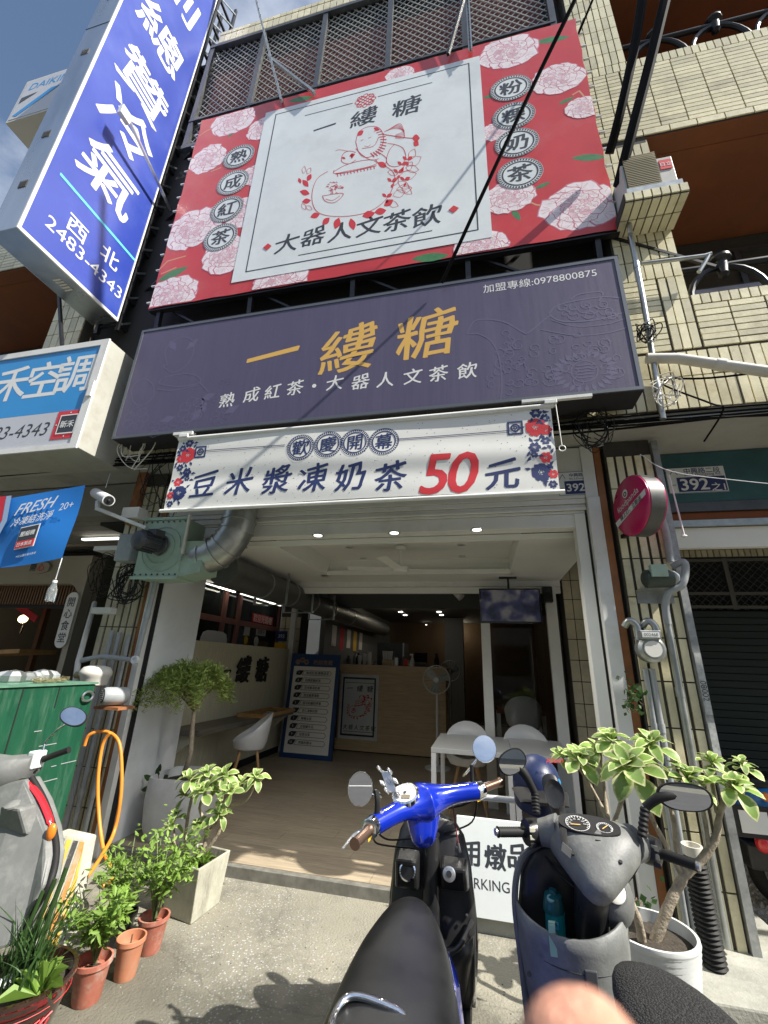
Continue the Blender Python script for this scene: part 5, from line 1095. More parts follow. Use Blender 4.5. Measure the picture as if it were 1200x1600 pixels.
c0, c1 = P(874,775,Y=YF-.034), P(929,735,Y=YF-.034); plate(c0.x, c1.x, (c0.z), (c1.z), YF-.032, '392', '之22', 'number plate 392 with small 22 on the white header right of the banner')
# teal board of the right neighbour, with plate
tb_y = 3.95
tb = thing('fascia_board', 'dark teal fascia board over the right neighbour entrance', 'fascia', (1.6, tb_y, 3.2)); MB().box(1.2, 5.5, tb_y, tb_y+.03, 3.02, S-.07).build('board', M['tealboard'], tb); 
for z0, z1, y0, m_ in ((2.93,3.015,-.01,M['darkmetal']),(2.86,2.925,.02,M['soffit']),(2.80,2.855,.0,M['galv']),(2.62,2.795,.04,M['arcade'] if 'arcade' in M else M['ceil'])): MB().box(1.2, 5.5, tb_y+y0, tb_y+y0+.06, z0, z1).build('shutter_housing', m_, tb)
c0, c1 = P(1046,772,Y=tb_y-.003), P(1130,727,Y=tb_y-.003); plate(c0.x, c1.x, min(c0.z, c1.z-.2), c1.z, tb_y-.002, '392', '之1', 'number plate 392 with small 1 on the teal board')
# ---- parking notice board leaning on the threshold
pk2 = thing('notice_board', 'white board lettered in black standing at the shop threshold behind the scooters', 'sign', (.1, 3.6, 0))
g = MB(); q = [P(716,1280,Y=3.62), P(900,1320,Y=3.62), P(900,1440,Y=3.52), P(742,1412,Y=3.52)]
bz = .09; x0_, x1_ = -.24, .62; g.hexa([V((x0_,3.50,bz)),V((x1_,3.50,bz)),V((x1_,3.53,bz)),V((x0_,3.53,bz))], [V((x0_,3.60,.60)),V((x1_,3.60,.60)),V((x1_,3.63,.60)),V((x0_,3.63,.60))]); g.build('board', M['panelw'], pk2)
nn = V((0,-1,.196)).normalized(); PAX = (V((1,0,0)), V((0,.196,1)).normalized(), nn)
def pbd(px, py):
    d = P(px, py, Y=3.55); v_ = (d.z-bz)/.51; return V((d.x, 3.50+.1*v_, d.z))
k = MB()
for ch, px, py in (('燉',774,1340),('品',809,1340),('用',735,1335),('專',700,1332)): put(k, ch, pbd(px,py), .145, PAX, bold=.04, brush=.8, rise=.001)
put(k, 'PARKING', pbd(757,1380), .1, PAX, bold=.012, fitw=.32, rise=.001); k.build('board_lettering', M['inktext'], pk2)
MB().box(-.26, .9, 3.53, 3.62, .0, .088).build('plinth', M['conc'], pk2)
# ---- round magenta delivery sign
dc = P(985,790,Y=3.36); ds = thing('round_sign', 'round magenta food delivery sign fixed beside the right pillar', 'sign', dc)
ca = math.radians(-28); dn = V((math.sin(ca), -math.cos(ca), 0)); dn = V((-.97,-.24,0)).normalized(); dr = V((-dn.y, dn.x, 0)); 
R_ = .235
def dnk(rad, h0, h1): 
    k = MB(); k.lathe(dc+dn*h0, dn, [(rad,0),(rad,h1-h0)], 40); return k
dnk(R_, -.115, -.012).build('rim', mat('sign_rim', (.10,.10,.095), .45, .4, var=.2, vs=6), ds, smooth=True)
for h0, h1 in ((-.011,.012), (-.138,-.116)):
    k = MB(); k.lathe(dc+dn*h0, dn, [(R_*.985,0),(R_*.985,(h1-h0)*.4),(R_*.9,(h1-h0))] if h0 > -.1 else [(R_*.9,0),(R_*.985,.012),(R_*.985,.022)], 40); k.build('face', M['pink'], ds, smooth=True)
DAX = (dr, V((0,0,1)), dn)
k = MB(); a_ = .25
def dq(u_, v_): return dc+dr*u_+V((0,0,1))*v_+dn*.0145
k.flat([dq(-R_*.87,-.075), dq(-R_*.8,-.12), dq(R_*.93,.005), dq(R_*.93,.05)]); disc(k, dc+dn*.0135+V((0,0,.105))-dr*.02, .034, .034, DAX, rise=.001); RX_ = (DAX[0]*math.cos(.25)+DAX[1]*math.sin(.25), DAX[1]*math.cos(.25)-DAX[0]*math.sin(.25), dn)
put(k, 'foodpanda', dc+dn*.0135+V((0,0,.035)), .08, RX_, bold=.01, fitw=.3, rise=.002); k.build('white_print', M['whitetext'], ds)
k = MB(); put(k, '線上訂，立即送', dc+dn*.0165+dr*.02+V((0,0,-.032)), .05, RX_, bold=.02, fitw=.3, rise=.001); disc(k, dc+dn*.0155+V((0,0,.1))-dr*.02, .022, .02, DAX, rise=.001, r_in=.5, n=12); k.build('dark_print', M['inktext'], ds)
for z in (-.17, .12): MB().beam(dc-dn*.06+V((0,0,z)), V((1.12, 3.65, dc.z+z)), .03).build('bracket', M['blackmetal'], ds)
# ================================================================== NEIGHBOURS UNDER THE ARCADE
# right neighbour: tiled beam, dark grille, closed shutter
NY = 5.9
rn = thing('neighbour_front', 'dark closed shop front of the right neighbour with tiled beam, grille and green shutter', 'shopfront', (2.5, NY, 0))
MB().box(1.02, 7, NY+.0, NY+.3, 2.98, S-.08).build('beam', M['grout'], rn); MB().box(1.02, 1.24, NY, NY+.3, 0, 2.98).build('pier', M['grout'], rn)
sl = []
for j in range(9):
    for i in range(14): sl.append((V((1.36+i*.24, NY, 3.10+j*.053)), V((1,0,0)), V((0,0,1)), V((0,-1,0)), .228, .043))
for i in range(50): sl.append((V((1.27+i*.066, NY, 3.03)), V((1,0,0)), V((0,0,1)), V((0,-1,0)), .055, .085))
for j in range(12):
    for i in range(2): sl.append((V((1.075+i*.108, NY, .13+j*.245)), V((1,0,0)), V((0,0,1)), V((0,-1,0)), .098, .235))
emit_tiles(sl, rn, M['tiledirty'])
MB().box(1.245, 1.30, NY-.03, NY+.05, 1.0, 2.98).build('steel_post', M['brownpaint'], rn)
g = MB()
for i in range(60):
    x = 1.35+i*.09
    if x < 6.5: g.beam((x, NY+.03, 2.35), (x+.62, NY+.03, 2.97), .008); g.beam((x+.62, NY+.04, 2.35), (x, NY+.04, 2.97), .008)
g.build('grille', M['darkmetal'], rn); g = MB()
for z in (2.36, 2.52, 2.93): g.box(1.32, 6.9, NY, NY+.02, z, z+.035)
for x in (1.9, 2.9, 3.9, 4.9): g.box(x, x+.05, NY-.002, NY+.018, 2.35, 2.97)
g.build('grille_frame', mat('grille_frame', (.12,.12,.11), .6, .3), rn)
dsh = mat('dark_green_shutter', (.018,.03,.027), .55, .2)
for i in range(30): MB().box(1.31, 6.9, NY+.05, NY+.075, .0+.078*i, .07+.078*i).build('shutter_slat', dsh, rn)
MB().box(1.0, 7, NY+.3, NY+.4, 0, S).build('back_panel', M['dark'], rn)
# left neighbour: cream arch front with slatted lintel
LY = 5.0
ln = thing('neighbour_front', 'cream arch shop front of the left neighbour with wooden slat lintel', 'shopfront', (-6, LY, 0))
cR = P(145,870,Y=LY); ex = cR.x; top = cR.z+.02; oz = P(60,912,Y=LY).z; ox = P(112,960,Y=LY).x
arch = [(-9.5,0,top),(ex,0,top),(ex,0,.1),(ox,0,.1)]
for i in range(7): a = i/6*math.pi/2; arch.append((ox-.22+.22*math.cos(a), 0, oz-.22+.22*math.sin(a)))
arch.append((-9.5,0,oz)); g = MB(); g.poly([(x, LY, z) for x,_,z in arch], (0,.15,0)); cream = mat('cream_render', (.36,.33,.26), .7, var=.06, vs=2)
# split into two convex-ish pieces to keep faces clean
g = MB(); g.box(-9.5, ex, LY, LY+.15, oz, top); g.build('lintel_wall', cream, ln); g = MB(); g.box(ox, ex, LY, LY+.15, .1, oz-.001); g.build('pier_wall', cream, ln)
g = MB(); pts = [(ox, LY+.002, oz)]
for i in range(9): a = i/8*math.pi/2; pts.append((ox-.22+.22*math.cos(a), LY+.002, oz-.22+.22*math.sin(a)))
pts = [pts[0]]+pts[1:][::-1]; g.poly(pts, (0,.14,0)); g.build('rounded_corner', cream, ln)
sz = P(60,945,Y=LY+.2).z
for i in range(48): MB().box(ox-.04-i*.052, ox-.015-i*.052, LY+.16, LY+.19, sz, oz+.05).build('slat', mat('brown_slat', (.16,.085,.04), .6), ln)
MB().box(-9.5, ox-.01, LY+.21, LY+.22, sz-.05, oz+.1).build('slat_backing', M['dark'], ln)
g = MB(); c = P(105,968,Y=LY-.02)
pts = []
for i in range(16): a = i/15*math.pi; pts.append((c.x+.1*math.cos(a), LY-.03, c.z+.28+.1*math.sin(a)))
for i in range(16): a = math.pi+i/15*math.pi; pts.append((c.x+.1*math.cos(a), LY-.03, c.z-.28+.1*math.sin(a)))
osn = thing('oval_sign', 'tall oval white sign with four black characters on the cream pier', 'sign', c); g.poly(pts, (0,.03,0)); g.build('board', M['ceil'], osn)
k = MB()
for i, ch in enumerate('開心食堂'): put(k, ch, V((c.x, LY-.03, c.z+.24-.16*i)), .14, bold=.03)
k.build('sign_lettering', M['inktext'], osn)
c = P(60,887,Y=LY-.02); oo = thing('oval_sign', 'small oval plaque with two characters under the blue flag', 'sign', c); g = MB(); g.poly([(c.x+.22*math.cos(a)*(1/((abs(math.cos(a))**4+abs(math.sin(a))**4)**.25)), LY-.04, c.z+.09*math.sin(a)) for a in [i*math.pi/12 for i in range(24)]], (0,.04,0)); g.build('board', cream, oo)
k = MB(); put(k, '開', c+V((-.07,-.025,0)), .12, bold=.03); k.build('black_character', M['inktext'], oo); k = MB(); put(k, '心', c+V((.08,-.025,0)), .13, bold=.03); k.build('red_character', M['redtext'], oo)
# inside of the left eatery
ir = MB(); ir.box(-9.5, ex, 8.4, 8.5, 0, 3.2); ir.box(ex, ex+.08, LY+.16, 8.4, 0, 3.2); ir.build('room_wall', mat('eatery_wall', (.13,.12,.09), .7), ln)
MB().box(-9.5, ex, LY+.2, 8.4, 3.0, 3.05).build('room_ceiling', M['dark'], ln)
MB().box(P(65,960,Y=6).x, P(65,960,Y=6).x+.08, 6, 6.08, 0, 3.).build('wood_post', mat('brown_slat', (.16,.085,.04)), ln)
c = P(36,967,Y=6.2); wl_ = thing('wall_lamp', 'glowing round wall lamp inside the left eatery', 'lamp', c); MB().sphere(c, (.10,.05,.07), 14, 8).build('globe', mat('warm_globe', (1,.8,.5), .4, emit=((1,.72,.38), 3.)), wl_, smooth=True); MB().beam(c+V((0,.03,-.25)), c+V((0,.05,0)), .02).build('arm', M['blackmetal'], wl_)
pl3 = bpy.data.lights.new('lamp_light', 'POINT'); pl3.energy = 6; pl3.color = (1,.7,.4); po = bpy.data.objects.new('lamp_light', pl3); COL.objects.link(po); po.location = (0,-.12,-.1); po.parent = wl_
c = P(40,955,Y=5.8); tag(MB().obox(c, V((.28,0,-.13)), V((0,.01,0)), V((.02,0,.05))).build('red_sign', M['redtext'], None), 'tilted red sign strip hanging in the left eatery', 'sign')
c = P(20,1020,Y=5.6); tag(MB().obox(c, V((.5,0,.03)), V((0,.3,0)), V((0,0,.03))).build('wooden_counter', M['tray'], None), 'brown wooden counter top inside the left eatery', 'counter')
# tiled back wall and door between the eatery and our pillar
bw2 = thing('tiled_wall', 'dim tiled wall with dark doorway behind the left pillar', 'wall', (-4.8, 6.0, 0))
MB().box(ex+.09, -4.3, 6.0, 6.2, 0, S-.1).build('wall', M['grout'], bw2)
sl = [(V((ex+.18+i*.12, 6.0, .15+j*.245)), V((1,0,0)), V((0,0,1)), V((0,-1,0)), .108, .235) for i in range(3) for j in range(13)]+[(V((ex+.6+i*.24, 6.0, 3.0+j*.06)), V((1,0,0)), V((0,0,1)), V((0,-1,0)), .228, .05) for i in range(4) for j in range(7)]
emit_tiles(sl, bw2, M['tiledirty']); MB().box(ex+.5, -4.35, 5.97, 5.995, 0, 2.7).build('doorway', M['black'], bw2)
MB().box(-4.64, -4.3, YB-.4, 6.2, 0, S-.1).build('wall_end', M['intgrey'], bw2)
# closing walls of the arcade, far left and right
for x0, x1, lab in ((-9.6, -9.5, 'plain grey end wall of the arcade, far left'), (6.9, 7.0, 'plain grey end wall of the arcade, far right')): tag(MB().box(x0, x1, 4.2, 9, 0, S).build('arcade_wall', M['intgrey'], None), lab, 'wall')
struct(MB().box(-9.5, 7, 14.1, 14.3, 0, 6), 'rear_wall', M['intgrey'])
# ribbed metal ceiling of the left neighbour
rc = thing('ribbed_ceiling', 'dirty ribbed metal ceiling over the left eatery entrance', 'ceiling', (-6, 4, 3.2))
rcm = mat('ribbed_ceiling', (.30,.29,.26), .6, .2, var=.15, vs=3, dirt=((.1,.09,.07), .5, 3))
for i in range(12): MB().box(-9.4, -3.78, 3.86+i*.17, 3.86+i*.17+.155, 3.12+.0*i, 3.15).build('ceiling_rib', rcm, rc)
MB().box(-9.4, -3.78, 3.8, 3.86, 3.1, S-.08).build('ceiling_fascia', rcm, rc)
c = P(170,866,Y=4.6); tl_ = tag(MB().box(c.x-.5, c.x+.1, 4.58, 4.63, 3.06, 3.085).build('tube_lamp_or_reflection', M['lampdim'], None), 'short tube lamp under the ribbed ceiling beside the grey box', 'lamp')
# ================================================================== GRILLE ABOVE THE BILLBOARD
gr2 = thing('window_cage', 'diamond mesh security cage above the red billboard', 'grille', (-1.3, 3.3, 9))
gz0, gz1, gx0, gx1 = 8.7, ZC1-.05, -4.05, 1.2
ms_ = mat('cage_mesh', (.50,.50,.46), .45, .5)
g = MB(); st_ = .115; h = gz1-gz0; n = int((gx1-gx0+h)/st_)
for i in range(n):
    x = gx0-h*.8+i*st_*1.0
    for sgn in (1, -1):
        a = V((x, 3.352+(.006 if sgn > 0 else 0), gz0 if sgn > 0 else gz1)); b2 = V((x+h*.8, a.y, gz1 if sgn > 0 else gz0))
        t0 = max(0, (gx0-a.x)/(b2.x-a.x)); t1 = min(1, (gx1-a.x)/(b2.x-a.x))
        if t1 > t0: p0 = a.lerp(b2, t0); p1 = a.lerp(b2, t1); g.beam(p0, p1, .010, .010)
g.build('mesh', ms_, gr2, kind='stuff')
for x in (gx0, -3.1, -2.05, -1.0, .05, gx1-.06): MB().box(x, x+.075, 3.29, 3.345, gz0, gz1).build('post', M['darkmetal'], gr2)
MB().box(gx0, gx1, 3.28, 3.347, gz0-.08, gz0).build('rail', M['darkmetal'], gr2); MB().box(gx0, gx1, 3.28, 3.347, gz1, gz1+.07).build('rail', M['darkmetal'], gr2); MB().box(gx0, gx1, 3.282, 3.34, 9.25, 9.29).build('rail', M['darkmetal'], gr2)
MB().box(-3.95, 1.1, 3.42, 3.444, 9.35, 10.7).build('back_panel', mat('dull_red_clutter', (.14,.04,.03), .8), gr2)
g = MB()
for i in range(9): g.box(-3.9+i*.58, -3.5+i*.58, 4.0, 4.3, 9.6, 9.6+.5*((i*7)%3+1)/2)
g.build('stored_things', mat('dull_red_clutter', (.14,.04,.03), .8), gr2)
# plant tips growing through the cage and slotted steel hangers above the billboard
for (a0, a1, b0, b1, lab) in ((395,-20,440,158,'left'),(730,-10,735,78,'right')):
    t = thing('slotted_hanger', 'perforated white steel strip above the %s half of the billboard' % lab, 'bracket', P(b0,b1,Y=3.15), 'slotted steel hangers'); MB().beam(P(b0,b1,Y=3.15), P(b0,b1,Y=3.15).lerp(P(a0,a1,Y=3.1), 1.35), .05, .03).build('strip', M['galv'], t)
    g = MB(); p0, p1 = P(b0,b1,Y=3.13), P(a0,a1,Y=3.08)
    for i in range(16): q = p0.lerp(p1, i/16+.02); g.obox(q, V((.008,0,0)), V((0,.004,0)), V((0,0,.04)))
    g.build('slot', M['black'], t)
tag(MB().beam(P(420,90,Y=3.15), P(492,146,Y=3.15), .05, .03).build('diagonal_strut', M['galv'], None), 'short diagonal steel strut at the top left of the billboard', 'bracket')
tag(MB().beam(P(727,-10,Y=3.05), P(700,85,Y=3.15), .035).build('dark_strut', M['blackmetal'], None), 'thin dark strut crossing the cage left of the right hanger', 'bracket')
# ================================================================== AIR CONDITIONER, CONDUITS, PIPES
ac = thing('air_conditioner', 'window air conditioner with louvred face on the tiled ledge', 'air conditioner', (1.6, 3, LZ+.1))
a1 = P(1060,283,Y=2.98); ax0, ax1, az0, az1 = 1.40, a1.x, LZ+.105, P(1050,243,Y=2.98).z
MB().box(ax0, ax1, 2.98, 3.28, az0, az1).build('casing', mat('ac_case', (.50,.50,.46), .5, var=.08, vs=6), ac, bevel=.006)
MB().box(ax0+.02, ax1-.13, 2.975, 2.979, az0+.05, az1-.03).build('coil', M['dark'], ac)
for i in range(20): MB().box(ax0+.02, ax1-.13, 2.96, 2.973, az0+.055+i*.022, az0+.063+i*.022).build('louvre', mat('louvre', (.30,.27,.18), .5), ac)
MB().box(ax0-.01, ax1+.01, 2.94, 3.0, az0-.012, az0+.045).build('sill', M['galv'], ac)
MB().box(ax1-.11, ax1-.015, 2.973, 2.978, az1-.16, az1-.04).build('red_label', M['redtext'], ac); k = MB(); put(k, '日立', V((ax1-.06, 2.972, az1-.1)), .05, bold=.02); k.build('label_lettering', M['whitetext'], ac)
def pipe(pts, r, mt, label, name='pipe', cat='pipe', group=None, curve=4, n=10, joints=True):
    pp_ = [V(p) for p in pts]; path = bez(pp_, curve) if curve > 1 else pp_
    t = thing(name, label, cat, pp_[0], group); MB().tube(path, r, n).build('tube', mt, t, smooth=True)
    if joints:
        for p, q in zip(pp_[:-1], pp_[1:]):
            if (q-p).length > .25: c = p.lerp(q, .5); d = (q-p).normalized(); MB().tube([c-d*.03, c+d*.03], r*1.18, n).build('coupling', mt, t, smooth=True)
    return t
def wire(pts, r, label, mt=None, name='cable', group=None, curve=8, ext=None):
    return tag(MB().tube(bez(pts, curve)+([ext] if ext else []), r, 8).build(name, mt or M['cablem'], None, smooth=True), label, 'cable', group)
pipe([P(985,365,Y=3.2), P(1005,470,Y=3.2), P(1020,560,Y=3.22), P(1036,655,Y=3.2)], .022, M['galv'], 'thin steel conduit running down right of the two big signs', curve=3)
pipe([P(1010,560,Y=3.2), P(1058,560,Y=3.2), P(1200,581,Y=3.1), V((6.6,3.1,P(1250,588,Y=3.1).z-.25)), V((6.6,3.35,P(1250,588,Y=3.1).z-.25))], .042, M['pvcw'], 'fat pale drain pipe crossing the tiles at the right edge', curve=1)
pipe([P(1002,412,Y=3.2), P(1100,400,Y=3.2), P(1108,398,Y=3.2), P(1092,425,Y=3.22)], .018, M['galv'], 'short bent steel pipe before the right railing', curve=2, joints=False)
pipe([P(985,365,Y=3.15), P(983,345,Y=3.15), P(975,300,Y=3.15)], .02, M['alu'], 'steel pipe stub beside the lower right corner of the billboard', curve=2, joints=False)
# heavy black overhead cables leaving the facade
wire([P(690,442,Y=2.9), P(760,290,Y=2.5), P(835,130,Y=2.2), P(912,-30,Y=1.9), P(975,-180,Y=1.7)], .0165, 'single black cable crossing in front of the billboard', ext=P(975,-180,Y=1.7)+V((1.5,-3.4,4)))
wire([P(952,240,Y=3.1), P(968,180,Y=2.9), P(990,80,Y=2.7), P(1010,-40,Y=2.5), P(1030,-150,Y=2.4)], .044, 'left of the two thick black cables rising at the upper right', ext=P(1030,-150,Y=2.4)+V((1.2,-1.6,6)), group='thick black service cables')
wire([P(966,290,Y=3.1), P(985,215,Y=2.9), P(1015,100,Y=2.7), P(1050,-40,Y=2.5), P(1085,-150,Y=2.4)], .047, 'right of the two thick black cables rising at the upper right', ext=P(1085,-150,Y=2.4)+V((1.6,-1.6,6)), group='thick black service cables')
wire([P(930,-10,Y=2.6), P(905,50,Y=2.8), P(912,30,Y=3.0)], .012, 'thin black cable beside the upper right corner of the billboard')
# cable bundle under the fascia
rs = random.Random(21)
for i in range(7):
    z = 3.50-rs.uniform(0,.07); y = 3.27-rs.uniform(0,.05); pts = []
    for j in range(9): x = -7+j*1.35+rs.uniform(-.1,.1); pts.append((x, y, z-.03*math.sin(j*1.7+i)-rs.uniform(0,.03)))
    wire(pts, rs.choice([.006,.009,.014]), '%s strand of the cable bundle under the tiled fascia' % ['thickest','upper','lower','sagging','thin','middle','hindmost'][i], group='cable bundle under the fascia')
def tangle(px, py, Y, rpx, n, label, seed, r=.0035, mt=None):
    rs = random.Random(seed); c = P(px, py, Y=Y); R0 = (P(px+rpx, py, Y=Y)-c).length; k = MB()
    for i in range(n):
        pts = []; a = rs.uniform(0, 6.3)
        for j in range(7): a += rs.uniform(.5, 1.6); q = R0*rs.uniform(.3, 1.1); pts.append(c+V((q*math.cos(a), rs.uniform(-.05,.05), q*math.sin(a)*1.2)))
        k.tube(bez(pts, 5), r*rs.uniform(.7,1.5), 5)
    o = k.build('tangled_wires', mt or M['rubber'], None, smooth=True); o['kind'] = 'stuff'; o['label'] = label; return o
tangle(930, 670, 3.2, 34, 9, 'tangled black wires above the right number plates', 3); tangle(1010, 520, 3.15, 20, 8, 'tangled wires around the thin conduit', 4); tangle(1040, 610, 3.15, 26, 6, 'loose pale wires at the foot of the conduit', 5, mt=M['pvcw'])
tangle(280, 735, 3.3, 55, 9, 'tangled wires left of the banner', 6); tangle(215, 700, 3.1, 30, 4, 'pale wires under the left sign box', 7, .004, M['pvcw']); tangle(200, 910, 3.5, 24, 16, 'coil of black wires below the grey junction box', 8, .004); tangle(165, 900, 3.9, 26, 8, 'dark coiled wires behind the left pillar', 9, .004)
wire([P(1060,590,Y=3.2), P(1035,600,Y=3.2), P(1110,630,Y=3.1), P(1130,640,Y=3.2), P(1100,690,Y=3.3)], .007, 'black wire looping over the tiles right of the purple sign')
wire([P(1060,592,Y=3.2), P(1200,580,Y=3.15), V((4.5,3.2,3.95)), V((6.8,3.25,3.9))], .008, 'thin black wire running right along the tiles')
wire([P(1000,710,Y=3.3), P(1100,745,Y=3.2), V((3.2,3.15,2.75)), V((6.8,3.6,3.3))], .003, 'thin pale string across the teal board', M['plastic'], 'string')
pc = thing('pull_cord', 'white pull cord with end knob hanging before the right neighbour', 'cord', P(1045,745,Y=3.5)); MB().tube([P(1045,742,Y=3.5), P(1069,836,Y=3.5)], .006, 6).build('cord', M['plastic'], pc); MB().sphere(P(1069,838,Y=3.5), (.022,.022,.012), 10, 6).build('knob', M['plastic'], pc, smooth=True)
# ---- right pillar: pump, meter, pipes
py_ = 3.58
pipe([P(1030,800,Y=py_), P(1040,830,Y=py_), P(1048,878,Y=py_)], .027, M['pvc'], 'grey pipe dropping from the magenta sign to the pump', curve=3)
pu = thing('water_pump', 'old green water pump on a bracket on the right pillar', 'pump', P(1025,905,Y=3.55)); a_ = P(1004,905,Y=3.5); b2_ = P(1048,903,Y=3.5)
MB().lathe(a_, (b2_-a_), [(.04,0),(.068,.02),(.07,.17),(.055,.2)], 18).build('motor', mat('pump_green', (.045,.06,.05), .5, .2, var=.2, vs=15), pu, smooth=True); c = P(1028,893,Y=3.44); MB().box(c.x-.05, c.x+.06, 3.42, 3.46, c.z-.04, c.z+.05).build('terminal_box', M['fanblue'], pu, bevel=.004)
MB().lathe(b2_, (b2_-a_), [(.05,-.0),(.055,.02),(.03,.05)], 14).build('pump_head', M['pvc'], pu, smooth=True); c = P(1030,928,Y=3.55); MB().box(c.x-.13, c.x+.12, 3.50, 3.635, c.z+.03, c.z+.04).build('bracket_shelf', M['galv'], pu); MB().box(c.x-.13, c.x+.12, 3.622, 3.636, c.z-.06, c.z+.03).build('bracket_plate', M['galv'], pu)
pipe([P(1050,885,Y=3.55), P(1068,878,Y=3.5), P(1071,895,Y=3.5), P(1064,915,Y=3.5), P(1045,925,Y=3.52), P(1040,945,Y=3.55), P(1043,975,Y=3.57)], .026, M['pvc'], 'curved grey pipe looping round the pump', curve=5, joints=False)
def pipev(px, py, py2, r, mt, label, Y=3.58, z1=None):
    a = P(px, py, Y=Y); z = P(px, py2, Y=Y).z if z1 is None else z1; return pipe([a, V((a.x, Y, a.z*.5+z*.5)), V((a.x, Y, z))], r, mt, label, curve=1)
pipev(1043, 975, 0, .024, M['galv'], 'steel pipe running down the right pillar below the pump', z1=.1)
pipev(1008, 1045, 0, .018, M['pvc'], 'thin pipe below the gas meter', z1=.1, Y=3.6); pipev(1018, 1045, 0, .022, M['pvc'], 'grey pipe just right of the gas meter pipe', z1=.1, Y=3.6)
gmt = thing('gas_meter', 'round grey gas meter on the right pillar', 'meter', P(1012,1010,Y=3.55)); c = P(1012,1015,Y=3.56); MB().lathe(c, (0,-1,0), [(.085,0),(.095,.03),(.09,.09),(.07,.11)], 26).build('body', M['galv'], gmt, smooth=True); MB().lathe(c+V((.0,-.11,0)), (0,-1,0), [(.055,0),(.055,.01)], 22).build('dial', M['gaugew'], gmt)
c2 = P(1014,992,Y=3.45); MB().box(c2.x-.06, c2.x+.07, 3.43, 3.5, c2.z-.03, c2.z+.03).build('counter_window', M['galv'], gmt, bevel=.004); MB().box(c2.x-.05, c2.x+.06, 3.426, 3.429, c2.z-.018, c2.z+.018).build('counter_strip', M['whitetext'], gmt); k = MB(); put(k, '002468', V((c2.x+.005,3.425,c2.z)), .03, bold=.01); k.build('digits', M['inktext'], gmt)
for dx in (-.06, .06): MB().tube(bez([c+V((dx,-.04,.06)), c+V((dx,-.04,.16)), c+V((dx-.04,-.03,.2)), c+V((dx-.07,.0,.16))], 5), .024, 10).build('elbow', M['galv'], gmt, smooth=True)
cg = thing('corrugated_pipe', 'short upright black corrugated pipe at the foot of the right pillar', 'pipe', (1.19, 3.42, .06)); prof = []
for i in range(46): prof.append((.052 if i % 2 else .064, i*.0115))
a_ = P(1115,1385,Y=3.42); MB().lathe((1.18,3.42,.06), (-.02,0,1), prof, 22).build('corrugated_tube', M['rubber'], cg, smooth=True); MB().lathe((1.17,3.42,.59), (-.05,-.05,1), [(.055,0),(.055,.05),(.045,.05),(.045,.01)], 20).build('pipe_mouth', M['pvcw'], cg, smooth=True)
st_ = M['paper'] = mat('faded_sticker', (.42,.43,.42), .6, var=.3, vs=40); MB().box(1.455, 1.498, 3.594, 3.599, 1.35, 1.75).build('sticker', st_, pr); MB().box(1.455, 1.498, 3.594, 3.599, 1.1, 1.3).build('sticker', st_, pr)
k = MB(); put(k, '08002', V((1.477,3.594,1.5)), .2, (V((0,0,-1)), V((1,0,0)), V((0,-1,0))), bold=.01, fitw=.13); k.build('sticker_lettering', M['inktext'], pr)
# ivy on the right pillar
def ivy(px, py, Y, rpx, n, seed, label, down=1.):
    rs = random.Random(seed); c = P(px, py, Y=Y); R0 = (P(px+rpx, py, Y=Y)-c).length; t = thing('climbing_plant', label, 'plant', c); g = MB(); s_ = MB()
    for i in range(5):
        pts = [c+V((rs.uniform(-.3,.3)*R0, .03, rs.uniform(-2,0)*R0*down)) ]
        for j in range(4): pts.append(pts[-1]+V((rs.uniform(-.5,.5)*R0, rs.uniform(-.03,.03), rs.uniform(.1,.6)*R0)))
        s_.tube(bez(pts, 4), .003, 5)
    for i in range(n):
        p = c+V((rs.gauss(0,.5)*R0, rs.uniform(-.08,.0), rs.gauss(0,.9)*R0*down)); L_ = rs.uniform(.025,.05); d = V((rs.uniform(-1,1), rs.uniform(-1,.2), rs.uniform(-.9,.6))).normalized(); s = d.orthogonal().normalized()*L_*.45; s = (Matrix.Rotation(rs.uniform(0,6),3,d) @ s)
        g.add([p, p+d*L_*.45+s, p+d*L_, p+d*L_*.45-s], [(0,1,2,3)])
    g.build('foliage', M['leafD'], t, kind='stuff'); s_.build('stem', M['twig'], t, smooth=True)
ivy(985, 1085, 3.55, 16, 60, 5, 'dark ivy leaves hanging below the gas meter'); ivy(1000, 1430, 3.35, 22, 60, 6, 'thin weeds growing behind the ribbed white pot')
# ---- left: exhaust blower with elbow duct
bf = thing('exhaust_blower', 'pale green square exhaust blower with motor and steel elbow duct', 'blower', P(245,860,Y=3.35))
c0 = P(204,903,Y=3.32); c1 = P(236,812,Y=3.32); c2 = P(285,808,Y=3.32); fx0_, fx1_, fz0_, fz1_ = c0.x+.02, P(276,900,Y=3.32).x+.0, c0.z, c1.z
MB().box(fx0_, fx1_, 3.32, 3.60, fz0_, fz1_).build('housing', M['fanblue'], bf, bevel=.004)
MB().box(fx0_-.015, fx1_+.015, 3.305, 3.318, fz0_-.015, fz0_+.012).build('flange', M['fanblue'], bf); MB().box(fx0_-.015, fx1_+.015, 3.305, 3.318, fz1_-.012, fz1_+.015).build('flange', M['fanblue'], bf)
cc = V(((fx0_+fx1_)/2, 3.318, (fz0_+fz1_)/2)); g = MB()
sc_pts = [cc+V((.02,-.0,0))+V((math.cos(a)*(.19+.05*a/6.3), -.003, math.sin(a)*(.19+.05*a/6.3))) for a in [i*.26 for i in range(25)]]; g.tube(sc_pts, .005, 5); g.tube([cc+V((math.cos(a)*.15, -.003, math.sin(a)*.15)) for a in [i*math.pi/12 for i in range(25)]], .004, 5); g.build('pressed_scroll_rib', M['fanblue'], bf, smooth=True)
